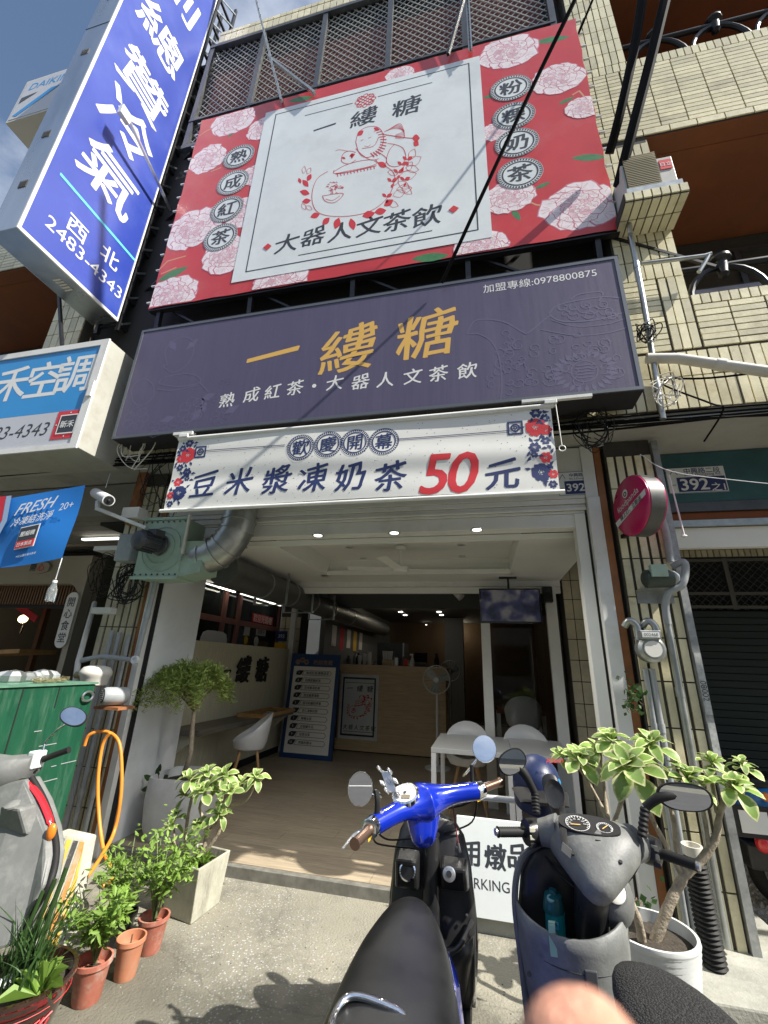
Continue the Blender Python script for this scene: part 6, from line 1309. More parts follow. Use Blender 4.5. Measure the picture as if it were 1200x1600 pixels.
for i in range(8):
    for (x, z) in ((fx0_+.02+(fx1_-fx0_-.04)*i/7, fz0_+.03), (fx0_+.02+(fx1_-fx0_-.04)*i/7, fz1_-.03)): MB().lathe((x, 3.319, z), (0,-1,0), [(.008,0),(.008,.008)], 6).build('bolt', M['darkmetal'], bf)
mo = cc+V((.0,0,.02)); md = V((-.25,-1,.0)).normalized(); MB().lathe(mo, md, [(.10,0),(.095,.02),(.075,.03),(.085,.05),(.088,.22),(.075,.25),(.03,.26)], 24).build('motor', M['motor'], bf, smooth=True)
g = MB()
for i in range(18): a = i*math.pi/9; u_ = V((0,0,1))*math.cos(a)+md.cross(V((0,0,1)))*math.sin(a); g.obox(mo+md*.14+u_*.092, md*.07, u_*.007, md.cross(u_)*.003)
g.build('cooling_fin', M['motor'], bf); MB().obox(mo+md*.1+V((.05,-.02,.085)), md*.05, V((.045,0,0)), V((0,0,.03))).build('terminal_box', M['motor'], bf, bevel=.004)
MB().hexa([V((fx1_,3.34,fz0_+.01)),V((fx1_+.2,3.36,fz0_+.06)),V((fx1_+.2,3.62,fz0_+.06)),V((fx1_,3.6,fz0_+.01))], [V((fx1_,3.34,fz1_-.22)),V((fx1_+.2,3.36,fz1_-.22)),V((fx1_+.2,3.62,fz1_-.22)),V((fx1_,3.6,fz1_-.22))]).build('outlet_box', M['fanblue'], bf)
ez = fz0_+.2; EX = P(377,790,Y=3.5).x; er = .36; ez = P(320,872,Y=3.5).z; ep = [V((fx1_+.12,3.5,ez)), V((EX-er-.06,3.5,ez))]+[V((EX-er+er*math.sin(a), 3.5, ez+er-er*math.cos(a))) for a in [i*math.pi/12 for i in range(7)]]+[V((EX,3.5,ez+er+.2)), V((EX,3.5,3.5))]
path = bez(ep, 3); MB().tube(path, .158, 28).build('elbow_duct', M['galv'], bf, smooth=True)
for i in (3, 8, 12, 15, 18, 21, 24):
    if i < len(path)-1: d = (path[i+1]-path[i]).normalized(); MB().tube([path[i]-d*.008, path[i]+d*.008], .170, 28).build('seam_ring', M['galv'], bf, smooth=True)
MB().beam((fx1_+.02,3.31,fz1_-.35),(fx1_+.02,3.31,fz1_+.03), .02).build('bracket', M['pvcw'], bf)
# security camera on its arm
scm = thing('security_camera', 'white bullet security camera on a long arm left of the blower', 'camera', P(160,775,Y=3.1))
a_ = P(149,770,Y=3.2); b2_ = P(170,782,Y=3.0); d = (b2_-a_).normalized(); MB().lathe(a_, d, [(.03,0),(.05,.02),(.052,(b2_-a_).length)], 20).build('camera_body', M['plastic'], scm, smooth=True); MB().lathe(b2_, d, [(.042,0),(.042,.004)], 18).build('lens_ring', M['black'], scm); MB().sphere(b2_+d*.004, .016, 10, 6).build('lens', M['glass'], scm, smooth=True)
MB().beam(P(152,795,Y=3.1), P(228,825,Y=3.3), .045, .03).build('arm', M['white'], scm); MB().beam(P(153,783,Y=3.1), P(152,797,Y=3.1), .03).build('swivel', M['white'], scm); MB().beam(P(165,762,Y=3.1), P(172,740,Y=3.2), .006).build('tie_wire', M['alu'], scm)
c = P(216,805,Y=3.3); tag(MB().box(c.x-.1, c.x+.09, 3.2, 3.32, c.z-.06, c.z+.05).build('junction_box', M['pvcw'], None, bevel=.006), 'small cream junction box on the camera arm', 'box')
c = P(198,856,Y=3.4); tag(MB().box(c.x-.09, c.x+.09, 3.36, 3.5, c.z-.14, c.z+.14).build('junction_box', M['pvc'], None, bevel=.02), 'grey junction box left of the blower', 'box')
tag(MB().beam(V((-3.62,3.6,2.9)), V((-3.6,3.6,3.5)), .1, .05).build('steel_bracket', M['rust'], None), 'rust spotted pale steel upright above the junction box', 'bracket')
# pipes on the left pillar
for px, py, r, mt_, lab in ((176,985,.021,M['pvc'],'leftmost vertical grey pipe on the left pillar'),(187,988,.020,M['pvc'],'second vertical grey pipe from the left on the left pillar'),(202,992,.018,M['pvc'],'third vertical pipe from the left on the left pillar')):
    a = P(px, py, Y=3.58); pipe([a, V((a.x,3.58,a.z*.5)), V((a.x,3.58,.05))], r, mt_, lab, curve=1, group='vertical pipes on the left pillar')
pipe([P(246,900,Y=3.52), P(213,1027,Y=3.52)], .024, M['pvc'], 'long pipe running up beside the rusty left post', curve=1)
HP = pipe([P(128,1032,Y=3.4), P(160,1026,Y=3.45), P(205,1031,Y=3.5)], .022, M['pvc'], 'horizontal grey pipe crossing the left pillar', curve=3, joints=False)
MB_ = pipe([P(148,942,Y=3.9), P(122,1035,Y=3.4), P(118,1066,Y=3.35)], .024, M['pvcw'], 'slanting white pipe left of the pillar', curve=1, joints=False)
c = P(213,1031,Y=3.48); MB().lathe(c, (0,-1,0), [(.035,0),(.035,.03),(.02,.03),(.02,.02)], 16).build('end_cap', M['plastic'], HP)
c = P(172,955,Y=3.5); tag(MB().box(c.x-.16, c.x+.06, 3.44, 3.52, c.z-.03, c.z+.03).build('pipe_clamp', M['pvcw'], None, bevel=.006), 'cream clamp bar across the tops of the vertical pipes', 'clamp')
rm = thing('filter_tank', 'round white water filter tank beside the green metal box', 'tank', P(148,1060,Y=3.3)); c = P(149,1056,Y=3.3); MB().lathe(c-V((0,0,.09)), (0,0,1), [(.04,0),(.10,.02),(.11,.08),(.125,.10),(.125,.125),(.10,.16),(.05,.175)], 24).build('tank', M['pvcw'], rm, smooth=True); MB().cyl(c+V((-.1,0,0)), c+V((-.2,0,-.0)), .03).build('inlet', M['straw'], rm, smooth=True)
em = thing('electric_motor', 'small grey electric motor on a rusty bracket below the tank', 'motor', P(162,1088,Y=3.3)); c = P(160,1088,Y=3.2); MB().lathe(c, (.5,.85,0), [(.06,0),(.07,.02),(.07,.16),(.05,.19)], 20).build('motor_body', M['pvc'], em, smooth=True); d = V((.5,.85,0)).normalized(); MB().lathe(c-d*.004, d*-1, [(.052,0),(.052,.004)], 20).build('fan_cover', M['black'], em)
g = MB()
for i in range(7): g.obox(c-d*.01+V((0,0,-.042+.014*i)), V((-d.y,d.x,0))*(.05*math.cos((i-3)*.4)), V((0,0,.003)), d*.003)
g.build('cover_slat', M['galv'], em); MB().box(c.x-.08, c.x+.16, 3.22, 3.4, c.z-.1, c.z-.078).build('bracket', M['rust'], em)
# orange hose loops
hp = [P(132,1165,Y=3.25), P(140,1148,Y=3.25), P(165,1143,Y=3.3), P(185,1158,Y=3.3), P(190,1200,Y=3.3), P(188,1250,Y=3.3), P(178,1300,Y=3.3), P(160,1335,Y=3.1), P(140,1365,Y=2.9), P(122,1388,Y=2.8)]
hp2 = [P(172,1145,Y=3.2), P(160,1165,Y=3.2), P(153,1220,Y=3.2), P(155,1280,Y=3.2), P(162,1330,Y=3.15), P(175,1362,Y=3.05), P(172,1378,Y=2.95), P(160,1385,Y=2.9)]
ho = thing('garden_hose', 'orange garden hose hanging in loops on the left pillar', 'hose', hp[0]); MB().tube(bez(hp, 8), .013, 10).build('hose_loop', M['orange'], ho, smooth=True); MB().tube(bez(hp2, 8), .013, 10).build('hose_loop', M['orange'], ho, smooth=True)
# green metal box, concrete block with chevrons
GX = -2.88; TR = P(150,1069,X=GX); BR = P(90,1290,X=GX); GY1 = TR.y; GZ1 = TR.z; GZ0 = .42
gb = thing('metal_cabinet', 'large green painted metal cabinet at the left edge', 'cabinet', (GX, GY1, GZ0))
MB().box(GX-1.0, GX, .9, GY1, GZ0, GZ1).build('body', M['green'], gb, bevel=.006)
for y_ in (P(36,1080,X=GX).y, P(92,1080,X=GX).y-.0): MB().box(GX, GX+.003, y_-.005, y_+.003, GZ0+.01 if y_ < 2.4 else GZ1-.14, GZ1-.01).build('panel_seam', M['black'], gb)
MB().box(GX-1.0, GX+.012, .9, GY1+.01, GZ1+.002, GZ1+.014).build('lid', mat('pale_green_edge', (.10,.22,.15), .5, var=.3, vs=8), gb)
k = MB(); c = P(136,1088,X=GX+.01); k.tube([c+V((.008, .045*math.cos(a), .032*math.sin(a))) for a in [i*math.pi/8 for i in range(17)]], .008, 6, cap=False); k.build('pull_ring', M['alu'], gb, smooth=True)
rs = random.Random(41)
for i in range(7):
    c = P(rs.uniform(25,115), rs.uniform(1110,1250), X=GX+.002); L_ = rs.uniform(.03,.16); MB().box(c.x-.001, c.x+.001, c.y-L_/2, c.y+L_/2, c.z-.003, c.z+.002).build('scratch', M['pvc'], gb)
MB().box(GX-.5, GX-.02, GY1-.45, GY1+.05, .02, .34).build('base_block', M['pvcw'], gb); MB().box(GX-.5, GX+.09, GY1-.45, GY1+.12, .365, .385).build('base_plate', mat('cream_board', (.45,.43,.30), .7), gb)
k = MB(); rs = random.Random(2)
for i in range(240):
    p = P(rs.uniform(48,100), 1068, X=GX-.1); p.z = TR.z+.018+abs(rs.gauss(0,.012)); a = rs.uniform(0,3.1); d = V((math.cos(a), math.sin(a)*.5, rs.uniform(-.1,.4)))*rs.uniform(.02,.06); k.tube([p, p+d], .0016, 3)
o = k.build('dry_grass', M['straw'], None); o['kind'] = 'stuff'; o['label'] = 'dry grass clippings on top of the green cabinet'
pbg = thing('plastic_bags', 'grey crumpled plastic bags piled on the green cabinet', 'bag', P(45,1055,X=GX-.25))
for i in range(7): rs_ = random.Random(i); c = P(10+i*11, 1058, X=GX-.25-rs_.uniform(0,.15)); c.z = TR.z+.04; MB().sphere(c, (.07,.07*rs_.uniform(.7,1.2),.045*rs_.uniform(.7,1.4)), 7, 5).build('bag', M['galv'] if i%2 else M['pvc'], pbg)
cb = thing('concrete_block', 'concrete wheel stop with worn yellow and black stripes behind the hose', 'concrete block', P(100,1350,Y=2.7)); q0, q1, q2, q3 = P(66,1400,Y=2.55), P(118,1400,Y=2.65), P(134,1310,Y=2.75), P(88,1300,Y=2.65)
th_ = V((.01,.08,0)); g = MB(); g.poly([V((q0.x,q0.y,0)), V((q1.x,q1.y,0)), q2, q3], th_); g.build('block', M['plantconc'], cb, bevel=.01)
u0, u1 = V((q0.x,q0.y,0)), V((q1.x,q1.y,0)); nrm = (u1-u0).cross(q3-u0).normalized()
if nrm.y > 0: nrm = -nrm
f_ = lambda u_, v_: (u0.lerp(u1, u_)).lerp(q3.lerp(q2, u_), v_)+nrm*.004
for i, m_ in enumerate(('black','yellow','black','orange','yellow','black')):
    w_ = .16; a = -.30+i*.22; mt_ = {'black': mat('worn_black_paint', (.04,.04,.04), .7, var=.2, vs=9, dirt=((.42,.40,.36), 1., 9)), 'yellow': M['yellowblk'], 'orange': mat('worn_orange_paint', (.55,.22,.05), .7, var=.2, vs=9, dirt=((.42,.40,.36), .9, 8))}[m_]
    cl = lambda t: min(.99, max(.01, t)); g = MB(); vs = []
    for v_ in (.04,.3,.6,.96): vs.append((v_, cl(a+.5*v_), cl(a+w_+.5*v_)))
    for (v0,a0_,b0_),(v1,a1_,b1_) in zip(vs[:-1], vs[1:]):
        if b0_-a0_ > .01 or b1_-a1_ > .01: g.flat([f_(a0_,v0), f_(b0_,v0), f_(b1_,v1), f_(a1_,v1)])
    if g.v: g.build(m_+'_stripe', mt_, cb)
# flag with bottle weight
fg = thing('flag', 'bright blue advertising flag hanging at the left edge', 'flag', P(60,830,Y=2.75)); FY = 2.75
tr, br = P(133,758,Y=FY), P(97,872,Y=FY); tl, bl_ = P(-60,792,Y=FY), P(-60,885,Y=FY)
def fq(u_, v_): # u right, v up
    b0 = bl_.lerp(br, u_); b0.z += .04*math.sin(u_*3.2)*-1; t0 = tl.lerp(tr, u_); p = b0.lerp(t0, v_); p.y = FY+.02*math.sin(u_*6+v_*2)*math.sin(v_*3.1); return p
g = MB(); n = 16; g.v = [tuple(fq(i/n, j/n)) for j in range(n+1) for i in range(n+1)]; g.f = [(j*(n+1)+i, j*(n+1)+i+1, (j+1)*(n+1)+i+1, (j+1)*(n+1)+i) for j in range(n) for i in range(n)]; g.m = [0]*len(g.f); fc_ = g.build('cloth', M['flagblue'], fg, smooth=True)
def fpx(px, py, dy=.006): p = P(px, py, Y=FY-.0); u_ = (p.x-(tl.x+bl_.x)/2)/(((tr.x+br.x)-(tl.x+bl_.x))/2); p.y = FY-.03; return p
FAX = (V((1,0,.16)).normalized(), V((.12,0,1)).normalized(), V((0,-1,0)))
k = MB(); put(k, 'FRESH', fpx(62,792), .13, FAX, bold=.015, fitw=.42, italic=.3); put(k, '冷凍結洗淨', fpx(56,812), .1, FAX, bold=.02, fitw=.42, skew=.2); put(k, '20+', fpx(109,792), .09, FAX, bold=.01, fitw=.14); put(k, '※以上圖片僅供參考', fpx(46,868), .03, FAX, bold=.01, fitw=.2); k.build('white_print', M['whitetext'], fg)
c = fpx(48,840); g = MB(); g.obox(c+V((0,0,.0)), FAX[0]*.1, V((0,.001,0)), V((0,0,.1))); g.build('label_edge', M['whitetext'], fg); g = MB(); g.obox(c+V((0,-.004,.03)), FAX[0]*.092, V((0,.001,0)), V((0,0,.06))); g.build('black_label', M['inktext'], fg); g = MB(); g.obox(c+V((0,-.004,-.063)), FAX[0]*.092, V((0,.001,0)), V((0,0,.03))); g.build('red_label', M['redtext'], fg)
k = MB(); put(k, '壓縮機', c+V((0,-.006,.03)), .06, FAX, bold=.03, fitw=.15); put(k, '日本製造', c+V((0,-.006,-.063)), .04, FAX, bold=.02, fitw=.15); k.build('label_lettering', M['whitetext'], fg)
g = MB(); g.flat([fpx(-60,800), fpx(-60,840), fpx(-5,836), fpx(8,815), fpx(15,777), fpx(0,778)]); g.build('red_field', M['flagred'], fg); g = MB(); g.flat([fpx(15,777)+V((0,.002,0)), fpx(8,815)+V((0,.002,0)), fpx(-5,836)+V((0,.002,0)), fpx(0,845)+V((0,.002,0)), fpx(16,815)+V((0,.002,0)), fpx(23,776)+V((0,.002,0))]); g.build('pale_stripe', M['lavlight'] if 'lavlight' in M else mat('pale_blue_print', (.3,.42,.6), .6), fg)
bo_ = thing('bottle_weight', 'clear water bottle tied below the blue flag as a weight', 'bottle', P(80,935,Y=FY)); MB().tube([P(97,872,Y=FY), P(87,905,Y=FY)], .004, 5).build('string', M['plastic'], bo_); c = P(77,940,Y=FY); wat = mat('clear_plastic', (.75,.8,.82), .08, trans=.85); d = (P(87,905,Y=FY)-c).normalized(); MB().lathe(c, d, [(.03,0),(.033,.01),(.033,.09),(.02,.13),(.014,.15)], 16).build('bottle_body', wat, bo_, smooth=True); MB().lathe(c+d*.15, d, [(.017,0),(.017,.02)], 12).build('cap', M['plastic'], bo_)
# ================================================================== PLANTS
def leaf_mesh(name, mt, fat=.40, curl=.35, cup=.18, nx=8, ny=4):
    k = MB(); k.attr = []
    for i in range(nx+1):
        t = i/nx; wdt = fat*(math.sin(math.pi*min(1, t**1.25*.94+.03))**.75)*(.45+.75*t if t < .75 else 1.0)
        if i == nx: wdt = .01
        for j in range(ny+1):
            s = -1+2*j/ny; x = t; y = s*wdt*.5; z = curl*(t*(1-t)*1.6) - .35*curl*t*t*t*2 + cup*abs(s)*wdt*.5 + .012*math.sin(t*9+s*3)
            k.v.append((x, y, z)); k.attr.append(max(abs(s)**1.5, (t-.8)*4 if t > .8 else 0))
    k.f = [(i*(ny+1)+j, (i+1)*(ny+1)+j, (i+1)*(ny+1)+j+1, i*(ny+1)+j+1) for i in range(nx) for j in range(ny)]; k.m = [0]*len(k.f)
    me = bpy.data.meshes.new(name); me.from_pydata(k.v, [], k.f); me.materials.append(mt); me.polygons.foreach_set('use_smooth', [True]*len(me.polygons))
    a = me.attributes.new('edge', 'FLOAT', 'POINT'); a.data.foreach_set('value', k.attr); return me
LV = [leaf_mesh('leaf', M['leafV'], .56, .35), leaf_mesh('leaf', M['leafV'], .60, .15, .3), leaf_mesh('leaf', M['leafV'], .52, .5, .1)]
def rosette(t, c, ax, R, n, rs):
    ax = V(ax).normalized(); q = ax.to_track_quat('Z', 'Y').to_matrix(); L0 = ROOT[t]
    for i in range(n):
        f = i/(n-1); az_ = i*2.39996+rs.uniform(-.15,.15); el = math.radians(72-f*92+rs.uniform(-8,8)); s = R*(.55+.5*f)*rs.uniform(.85,1.1)
        m = Matrix.Rotation(az_, 3, 'Z') @ Matrix.Rotation(-el, 3, 'Y') @ Matrix.Rotation(rs.uniform(-.3,.3), 3, 'X')
        m = (q @ m).to_4x4(); m = Matrix.Translation(V(c)-L0+ax*(.012*(1-f))) @ m @ Matrix.Diagonal((s, s, s, 1))
        o = bpy.data.objects.new('leaf', rs.choice(LV)); COL.objects.link(o); o.parent = t; o.matrix_local = m
rs = random.Random(31)
# right: big ribbed pot and its shrub
rp = thing('potted_shrub', 'tall variegated shrub with thick pale stems in a white ribbed pot, right', 'potted plant', (.76, 2.97, 0)); pc_ = V((.76, 2.97, 0)); prof = [(.145,.0)]
for i in range(30): h = .02+.35*i/29; prof.append((.15+.055*(i/29)+(.006 if i % 2 else 0), h))
prof += [(.212,.375),(.21,.39),(.195,.39),(.19,.33)]
rpot = MB(); rpot.lathe(pc_, (0,0,1), prof, 36); rpot.build('pot', M['potw'], rp, smooth=True, ang=60); MB().lathe(pc_+V((0,0,.335)), (0,0,1), [(.195,0),(.12,.012),(.02,.02)], 24).build('soil', M['soil'], rp)
def stem(pts, r0, r1, parent, nm='stem', m_=None):
    b2 = bez(pts, 5); n = len(b2); rr = [r0+(r1-r0)*i/(n-1)+ .0015*math.sin(i*2.1) for i in range(n)]; MB().tube(b2, rr, 9).build(nm, m_ or M['bark'], parent, smooth=True)
Q = lambda px, py, y: P(px, py, Y=y)
stem([Q(1012,1500,2.95), Q(1035,1440,2.95), Q(1052,1400,2.96), Q(1070,1366,2.98)], .026, .023, rp, 'trunk')
stem([Q(1005,1500,2.97), Q(1000,1450,2.9), Q(985,1410,2.86), Q(968,1395,2.85), Q(955,1350,2.88), Q(958,1290,2.9)], .022, .014, rp, 'trunk')
stem([Q(1070,1366,2.98), Q(1095,1345,2.98), Q(1118,1310,2.97), Q(1125,1270,2.97), Q(1142,1220,2.97)], .024, .012, rp)
stem([Q(1070,1366,2.98), Q(1058,1330,3.0), Q(1052,1280,3.02), Q(1035,1220,3.02), Q(1020,1175,3.05)], .017, .009, rp)
stem([Q(1068,1372,2.98), Q(1040,1320,2.96), Q(1015,1270,2.95), Q(990,1200,2.9)], .015, .009, rp)
stem([Q(1108,1322,2.97), Q(1100,1270,3.0), Q(1095,1230,3.0)], .012, .008, rp); stem([Q(958,1290,2.9), Q(975,1240,2.9), Q(985,1200,2.88)], .012, .008, rp)
stem([Q(956,1300,2.9), Q(935,1250,3.0), Q(905,1200,3.0)], .011, .007, rp); stem([Q(955,1310,2.9), Q(945,1240,3.05), Q(938,1175,3.05)], .011, .007, rp); stem([Q(1120,1270,2.97), Q(1112,1220,3.05), Q(1110,1200,3.05)], .01, .007, rp)
for px, py, y, r, n in ((985,1205,2.82,.215,16),(905,1190,3.0,.15,13),(938,1178,3.12,.15,12),(1018,1168,3.06,.17,13),(1075,1222,2.95,.165,14),(1112,1195,3.08,.12,11),(1145,1235,2.95,.165,14),(955,1160,3.0,.14,12),(880,1185,3.1,.11,9),(1160,1200,3.05,.10,9)):
    rosette(rp, Q(px, py, y), (rs.uniform(-.25,.25), rs.uniform(-.5,-.1), 1), r*.93, n+3, rs)
# left: square concrete planter with shrub
lp = thing('potted_shrub', 'low variegated shrub in a square weathered concrete planter, left of the entrance', 'potted plant', (-2.0, 3.2, 0))
A = [V((-1.885,3.075,0)), V((-1.865,3.36,0)), V((-2.12,3.40,0)), V((-2.135,3.13,0))]; ZT = .30
cen = sum(A, V())/4; T_ = [cen+(a-cen)*1.18+V((0,0,ZT)) for a in A]; I_ = [cen+(a-cen)*1.04+V((0,0,ZT)) for a in A]; J_ = [cen+(a-cen)*1.02+V((0,0,ZT-.06)) for a in A]
g = MB(); g.loft([A, T_, I_, J_]); g.build('planter_box', M['plantconc'], lp, bevel=.006); MB().loft([[p+V((0,0,.002)) for p in J_], [cen+(p-cen)*.5+V((0,0,.015)) for p in J_]]).build('soil', M['soil'], lp)
y0 = 3.2
base = [Q(292,1345,3.25), Q(300,1340,3.22), Q(305,1342,3.2)]
for pts, r0, r1 in (([(298,1350),(290,1320),(293,1280),(300,1240),(297,1215)],.014,.008),([(302,1350),(318,1325),(322,1290),(312,1262),(325,1230)],.015,.008),([(305,1348),(330,1318),(342,1300),(355,1270),(362,1240)],.016,.009),([(352,1285),(358,1262),(385,1250),(398,1225)],.011,.007),([(298,1348),(275,1325),(272,1300),(270,1285)],.010,.006),([(297,1346),(268,1318),(262,1300)],.009,.006),([(320,1300),(335,1290),(340,1282)],.008,.006)):
    stem([Q(px, py, 3.2) for px, py in pts], r0, r1, lp)
for px, py, y, r, n in ((296,1222,3.2,.135,15),(318,1240,3.12,.125,14),(325,1212,3.25,.13,14),(352,1215,3.2,.135,15),(362,1240,3.1,.125,13),(400,1218,3.2,.12,13),(310,1295,3.08,.12,13),(276,1278,3.15,.10,12),(268,1293,3.1,.09,10),(342,1275,3.12,.125,13),(290,1245,3.25,.11,11),(378,1225,3.3,.10,10),(335,1235,3.3,.11,11)):
    rosette(lp, Q(px, py, y), (rs.uniform(-.3,.3), rs.uniform(-.6,-.1), 1), r*.92, n, rs)
def tuft(t, c, n, L_, seed, mt=M['leafG'], spread=.8, wd=.06, name='foliage'):
    rs = random.Random(seed); g = MB()
    for i in range(n):
        a = rs.uniform(0, 6.3); e_ = rs.uniform(.3, 1.4); d = V((math.cos(a)*math.cos(e_)*spread, math.sin(a)*math.cos(e_)*spread, math.sin(e_))); s = V((-math.sin(a), math.cos(a), 0)); l_ = L_*rs.uniform(.6,1.2); p = V(c)+V((rs.uniform(-.02,.02), rs.uniform(-.02,.02), 0)); m1 = p+d*l_*.55; e2 = p+d*l_+V((0,0,-l_*.35)); w_ = l_*wd
        g.add([p-s*w_*.5, p+s*w_*.5, m1+s*w_, e2, m1-s*w_], [(0,1,2,3,4)])
    return g.build(name, mt, t, kind='stuff')
tuft(lp, cen+V((.05,-.03,ZT-.03)), 50, .12, 5, wd=.12)
# grey curved pot with the fine leaved tree
gp = thing('potted_tree', 'small fine leaved tree with a rounded crown in a tall smooth grey pot', 'potted tree', (-2.78, 4.12, 0)); g = MB(); rings = []
for h, s in ((0,.20),(.05,.225),(.2,.262),(.38,.278),(.52,.275),(.56,.27),(.56,.25),(.49,.245)):
    ring = []
    for k_ in range(32):
        th = 2*math.pi*k_/32; q = 1/((abs(math.cos(th))**6+abs(math.sin(th))**6)**(1/6)); a = th+.12; ring.append((-2.78+s*q*math.cos(a), 4.12+s*q*math.sin(a), h))
    rings.append(ring)
g.loft(rings); g.build('pot', M['potg'], gp, smooth=True, ang=50); MB().lathe((-2.78,4.12,.50), (0,0,1), [(.235,0),(.1,.02)], 20).build('soil', M['soil'], gp)
TY = 4.05
stem([Q(285,1215,4.1), Q(297,1180,TY), Q(300,1145,TY), Q(303,1112,TY)], .026, .019, gp, 'trunk')
tc_ = Q(295,1075,TY)
rs = random.Random(9); g = MB(); lf = MB()
for i in range(42):
    a = rs.uniform(0, 6.3); q = rs.uniform(.35,1); e1 = tc_+V((.40*q*math.cos(a), .34*q*math.sin(a), .02+.20*(1-q*q)*rs.uniform(.4,1.2)))
    s0 = Q(303,1112,TY); b2 = bez([s0, s0.lerp(e1,.5)+V((0,0,.07)), e1, e1+V((.10*math.cos(a), .09*math.sin(a), -rs.uniform(.02,.24)))], 6); g.tube(b2, [.007*(1-.8*j/len(b2)) for j in range(len(b2))], 5)
    for j in range(7, len(b2)):
        for q2 in range(30):
            p = b2[j]+V((rs.gauss(0,.026), rs.gauss(0,.026), rs.gauss(.012,.026))); d = V((rs.gauss(0,.7), rs.gauss(0,.7), rs.uniform(-.5,1.0))).normalized(); s = d.orthogonal().normalized(); s = Matrix.Rotation(rs.uniform(0,6),3,d) @ s; l_ = rs.uniform(.03,.065)
            lf.add([p, p+d*l_*.5+s*l_*.10, p+d*l_, p+d*l_*.5-s*l_*.10], [(0,1,2,3)])
g.build('branches', M['twig'], gp, smooth=True); lf.build('crown', M['leafW'], gp, kind='stuff')
g = MB(); s_ = MB(); c = Q(245,1220,4.0)
for i, (dx, dz, a) in enumerate(((0,.03,1.6),(-.06,.0,2.6),(.06,.02,.5),(-.05,-.06,3.4),(.03,-.05,-.3),(.0,.07,1.2),(.08,-.01,.1),(-.02,-.03,2.))):
    p = c+V((dx,0,dz)); d = V((math.cos(a),-.3,math.sin(a))).normalized(); s = d.cross(V((0,-1,.2))).normalized(); L_ = .085; g.add([p, p+d*L_*.35+s*L_*.3, p+d*L_*.75+s*L_*.2, p+d*L_, p+d*L_*.75-s*L_*.2, p+d*L_*.35-s*L_*.3], [(0,1,2,3,4,5)]); s_.tube([Q(250,1245,4.0), p], .003, 5)
g.build('seedling_leaf', M['leafD'], gp); s_.build('seedling_stem', M['twig'], gp)
# terracotta pots
def pot(x, y, r, h, mt, t):
    c = V((x,y,0)); MB().lathe(c, (0,0,1), [(r*.72,0),(r*.75,.005),(r*.94,h*.85),(r*.95,h*.86),(r*1.04,h*.87),(r*1.05,h*.99),(r*.99,h),(r*.92,h*.99),(r*.88,h*.72)], 30).build('pot', mt, t, smooth=True, ang=35); MB().lathe(c+V((0,0,h*.70)), (0,0,1), [(r*.9,0),(r*.3,.006)], 20).build('soil', M['soil'], t)
def bushy(t, x, y, z0, hh, rad, n, seed, L_=.05, mt=M['leafG'], fr=0):
    rs = random.Random(seed); s_ = MB(); g = MB()
    tips = []
    for i in range(16):
        a = rs.uniform(0,6.3); q = rs.uniform(.3,1); e1 = V((x+rad*q*math.cos(a), y+rad*q*math.sin(a), z0+hh*rs.uniform(.55,1))); m_ = V((x+rad*q*.35*math.cos(a), y+rad*q*.35*math.sin(a), z0+hh*.45)); b2 = bez([V((x,y,z0)), m_, e1], 6); s_.tube(b2, [.005*(1-.6*j/len(b2)) for j in range(len(b2))], 5); tips += b2[5:]
    for i in range(n):
        p = rs.choice(tips)+V((rs.gauss(0,.022), rs.gauss(0,.022), rs.gauss(0,.022))); a = rs.uniform(0,6.3); d = V((math.cos(a), math.sin(a), rs.uniform(-1.1,.5))).normalized(); s = d.cross(V((0,0,1))).normalized(); s = Matrix.Rotation(rs.uniform(-.7,.7),3,d) @ s; l_ = L_*rs.uniform(.6,1.25); up = s.cross(d)
        g.add([p, p+d*l_*.35+s*l_*.19-up*l_*.03, p+d*l_*.35+up*l_*.03, p+d*l_*.35-s*l_*.19-up*l_*.03, p+d*l_*.75+s*l_*.11, p+d*l_, p+d*l_*.75-s*l_*.11, p+d*l_*.75+up*l_*.02], [(0,1,2),(0,2,3),(1,4,7,2),(2,7,6,3),(4,5,7),(7,5,6)])
    s_.build('stem', mat('green_stem', (.16,.2,.08), .6), t, smooth=True); g.build('foliage', mt, t, kind='stuff')
t = thing('potted_plant', 'bushy chilli plant in the terracotta pot nearest the concrete planter', 'potted plant', (-1.95,2.78,0)); pot(-1.955,2.79,.082,.165,M['terra'],t); bushy(t, -1.955,2.79,.11,.50,.24,600,2,.052)
t = thing('flower_pot', 'orange terracotta pot with only a dry stub in it', 'flower pot', (-1.92,2.56,0)); pot(-1.92,2.575,.07,.17,M['terra2'],t); MB().cyl((-1.92,2.575,.11), (-1.915,2.57,.18), .004, n=6).build('dry_stub', M['twig'], t)
t = thing('potted_plant', 'bright green bushy plant in the dusty pink terracotta pot in front', 'potted plant', (-1.97,2.38,0)); pot(-1.97,2.385,.083,.165,M['terra'],t); bushy(t, -1.99,2.42,.11,.36,.24,680,4,.052)
t = thing('potted_plant', 'chilli plant hanging over from the left, behind the front pots', 'potted plant', (-2.18,2.75,0)); pot(-2.18,2.80,.08,.15,M['blkplastic'],t); bushy(t, -2.15,2.75,.10,.42,.22,380,6,.05)
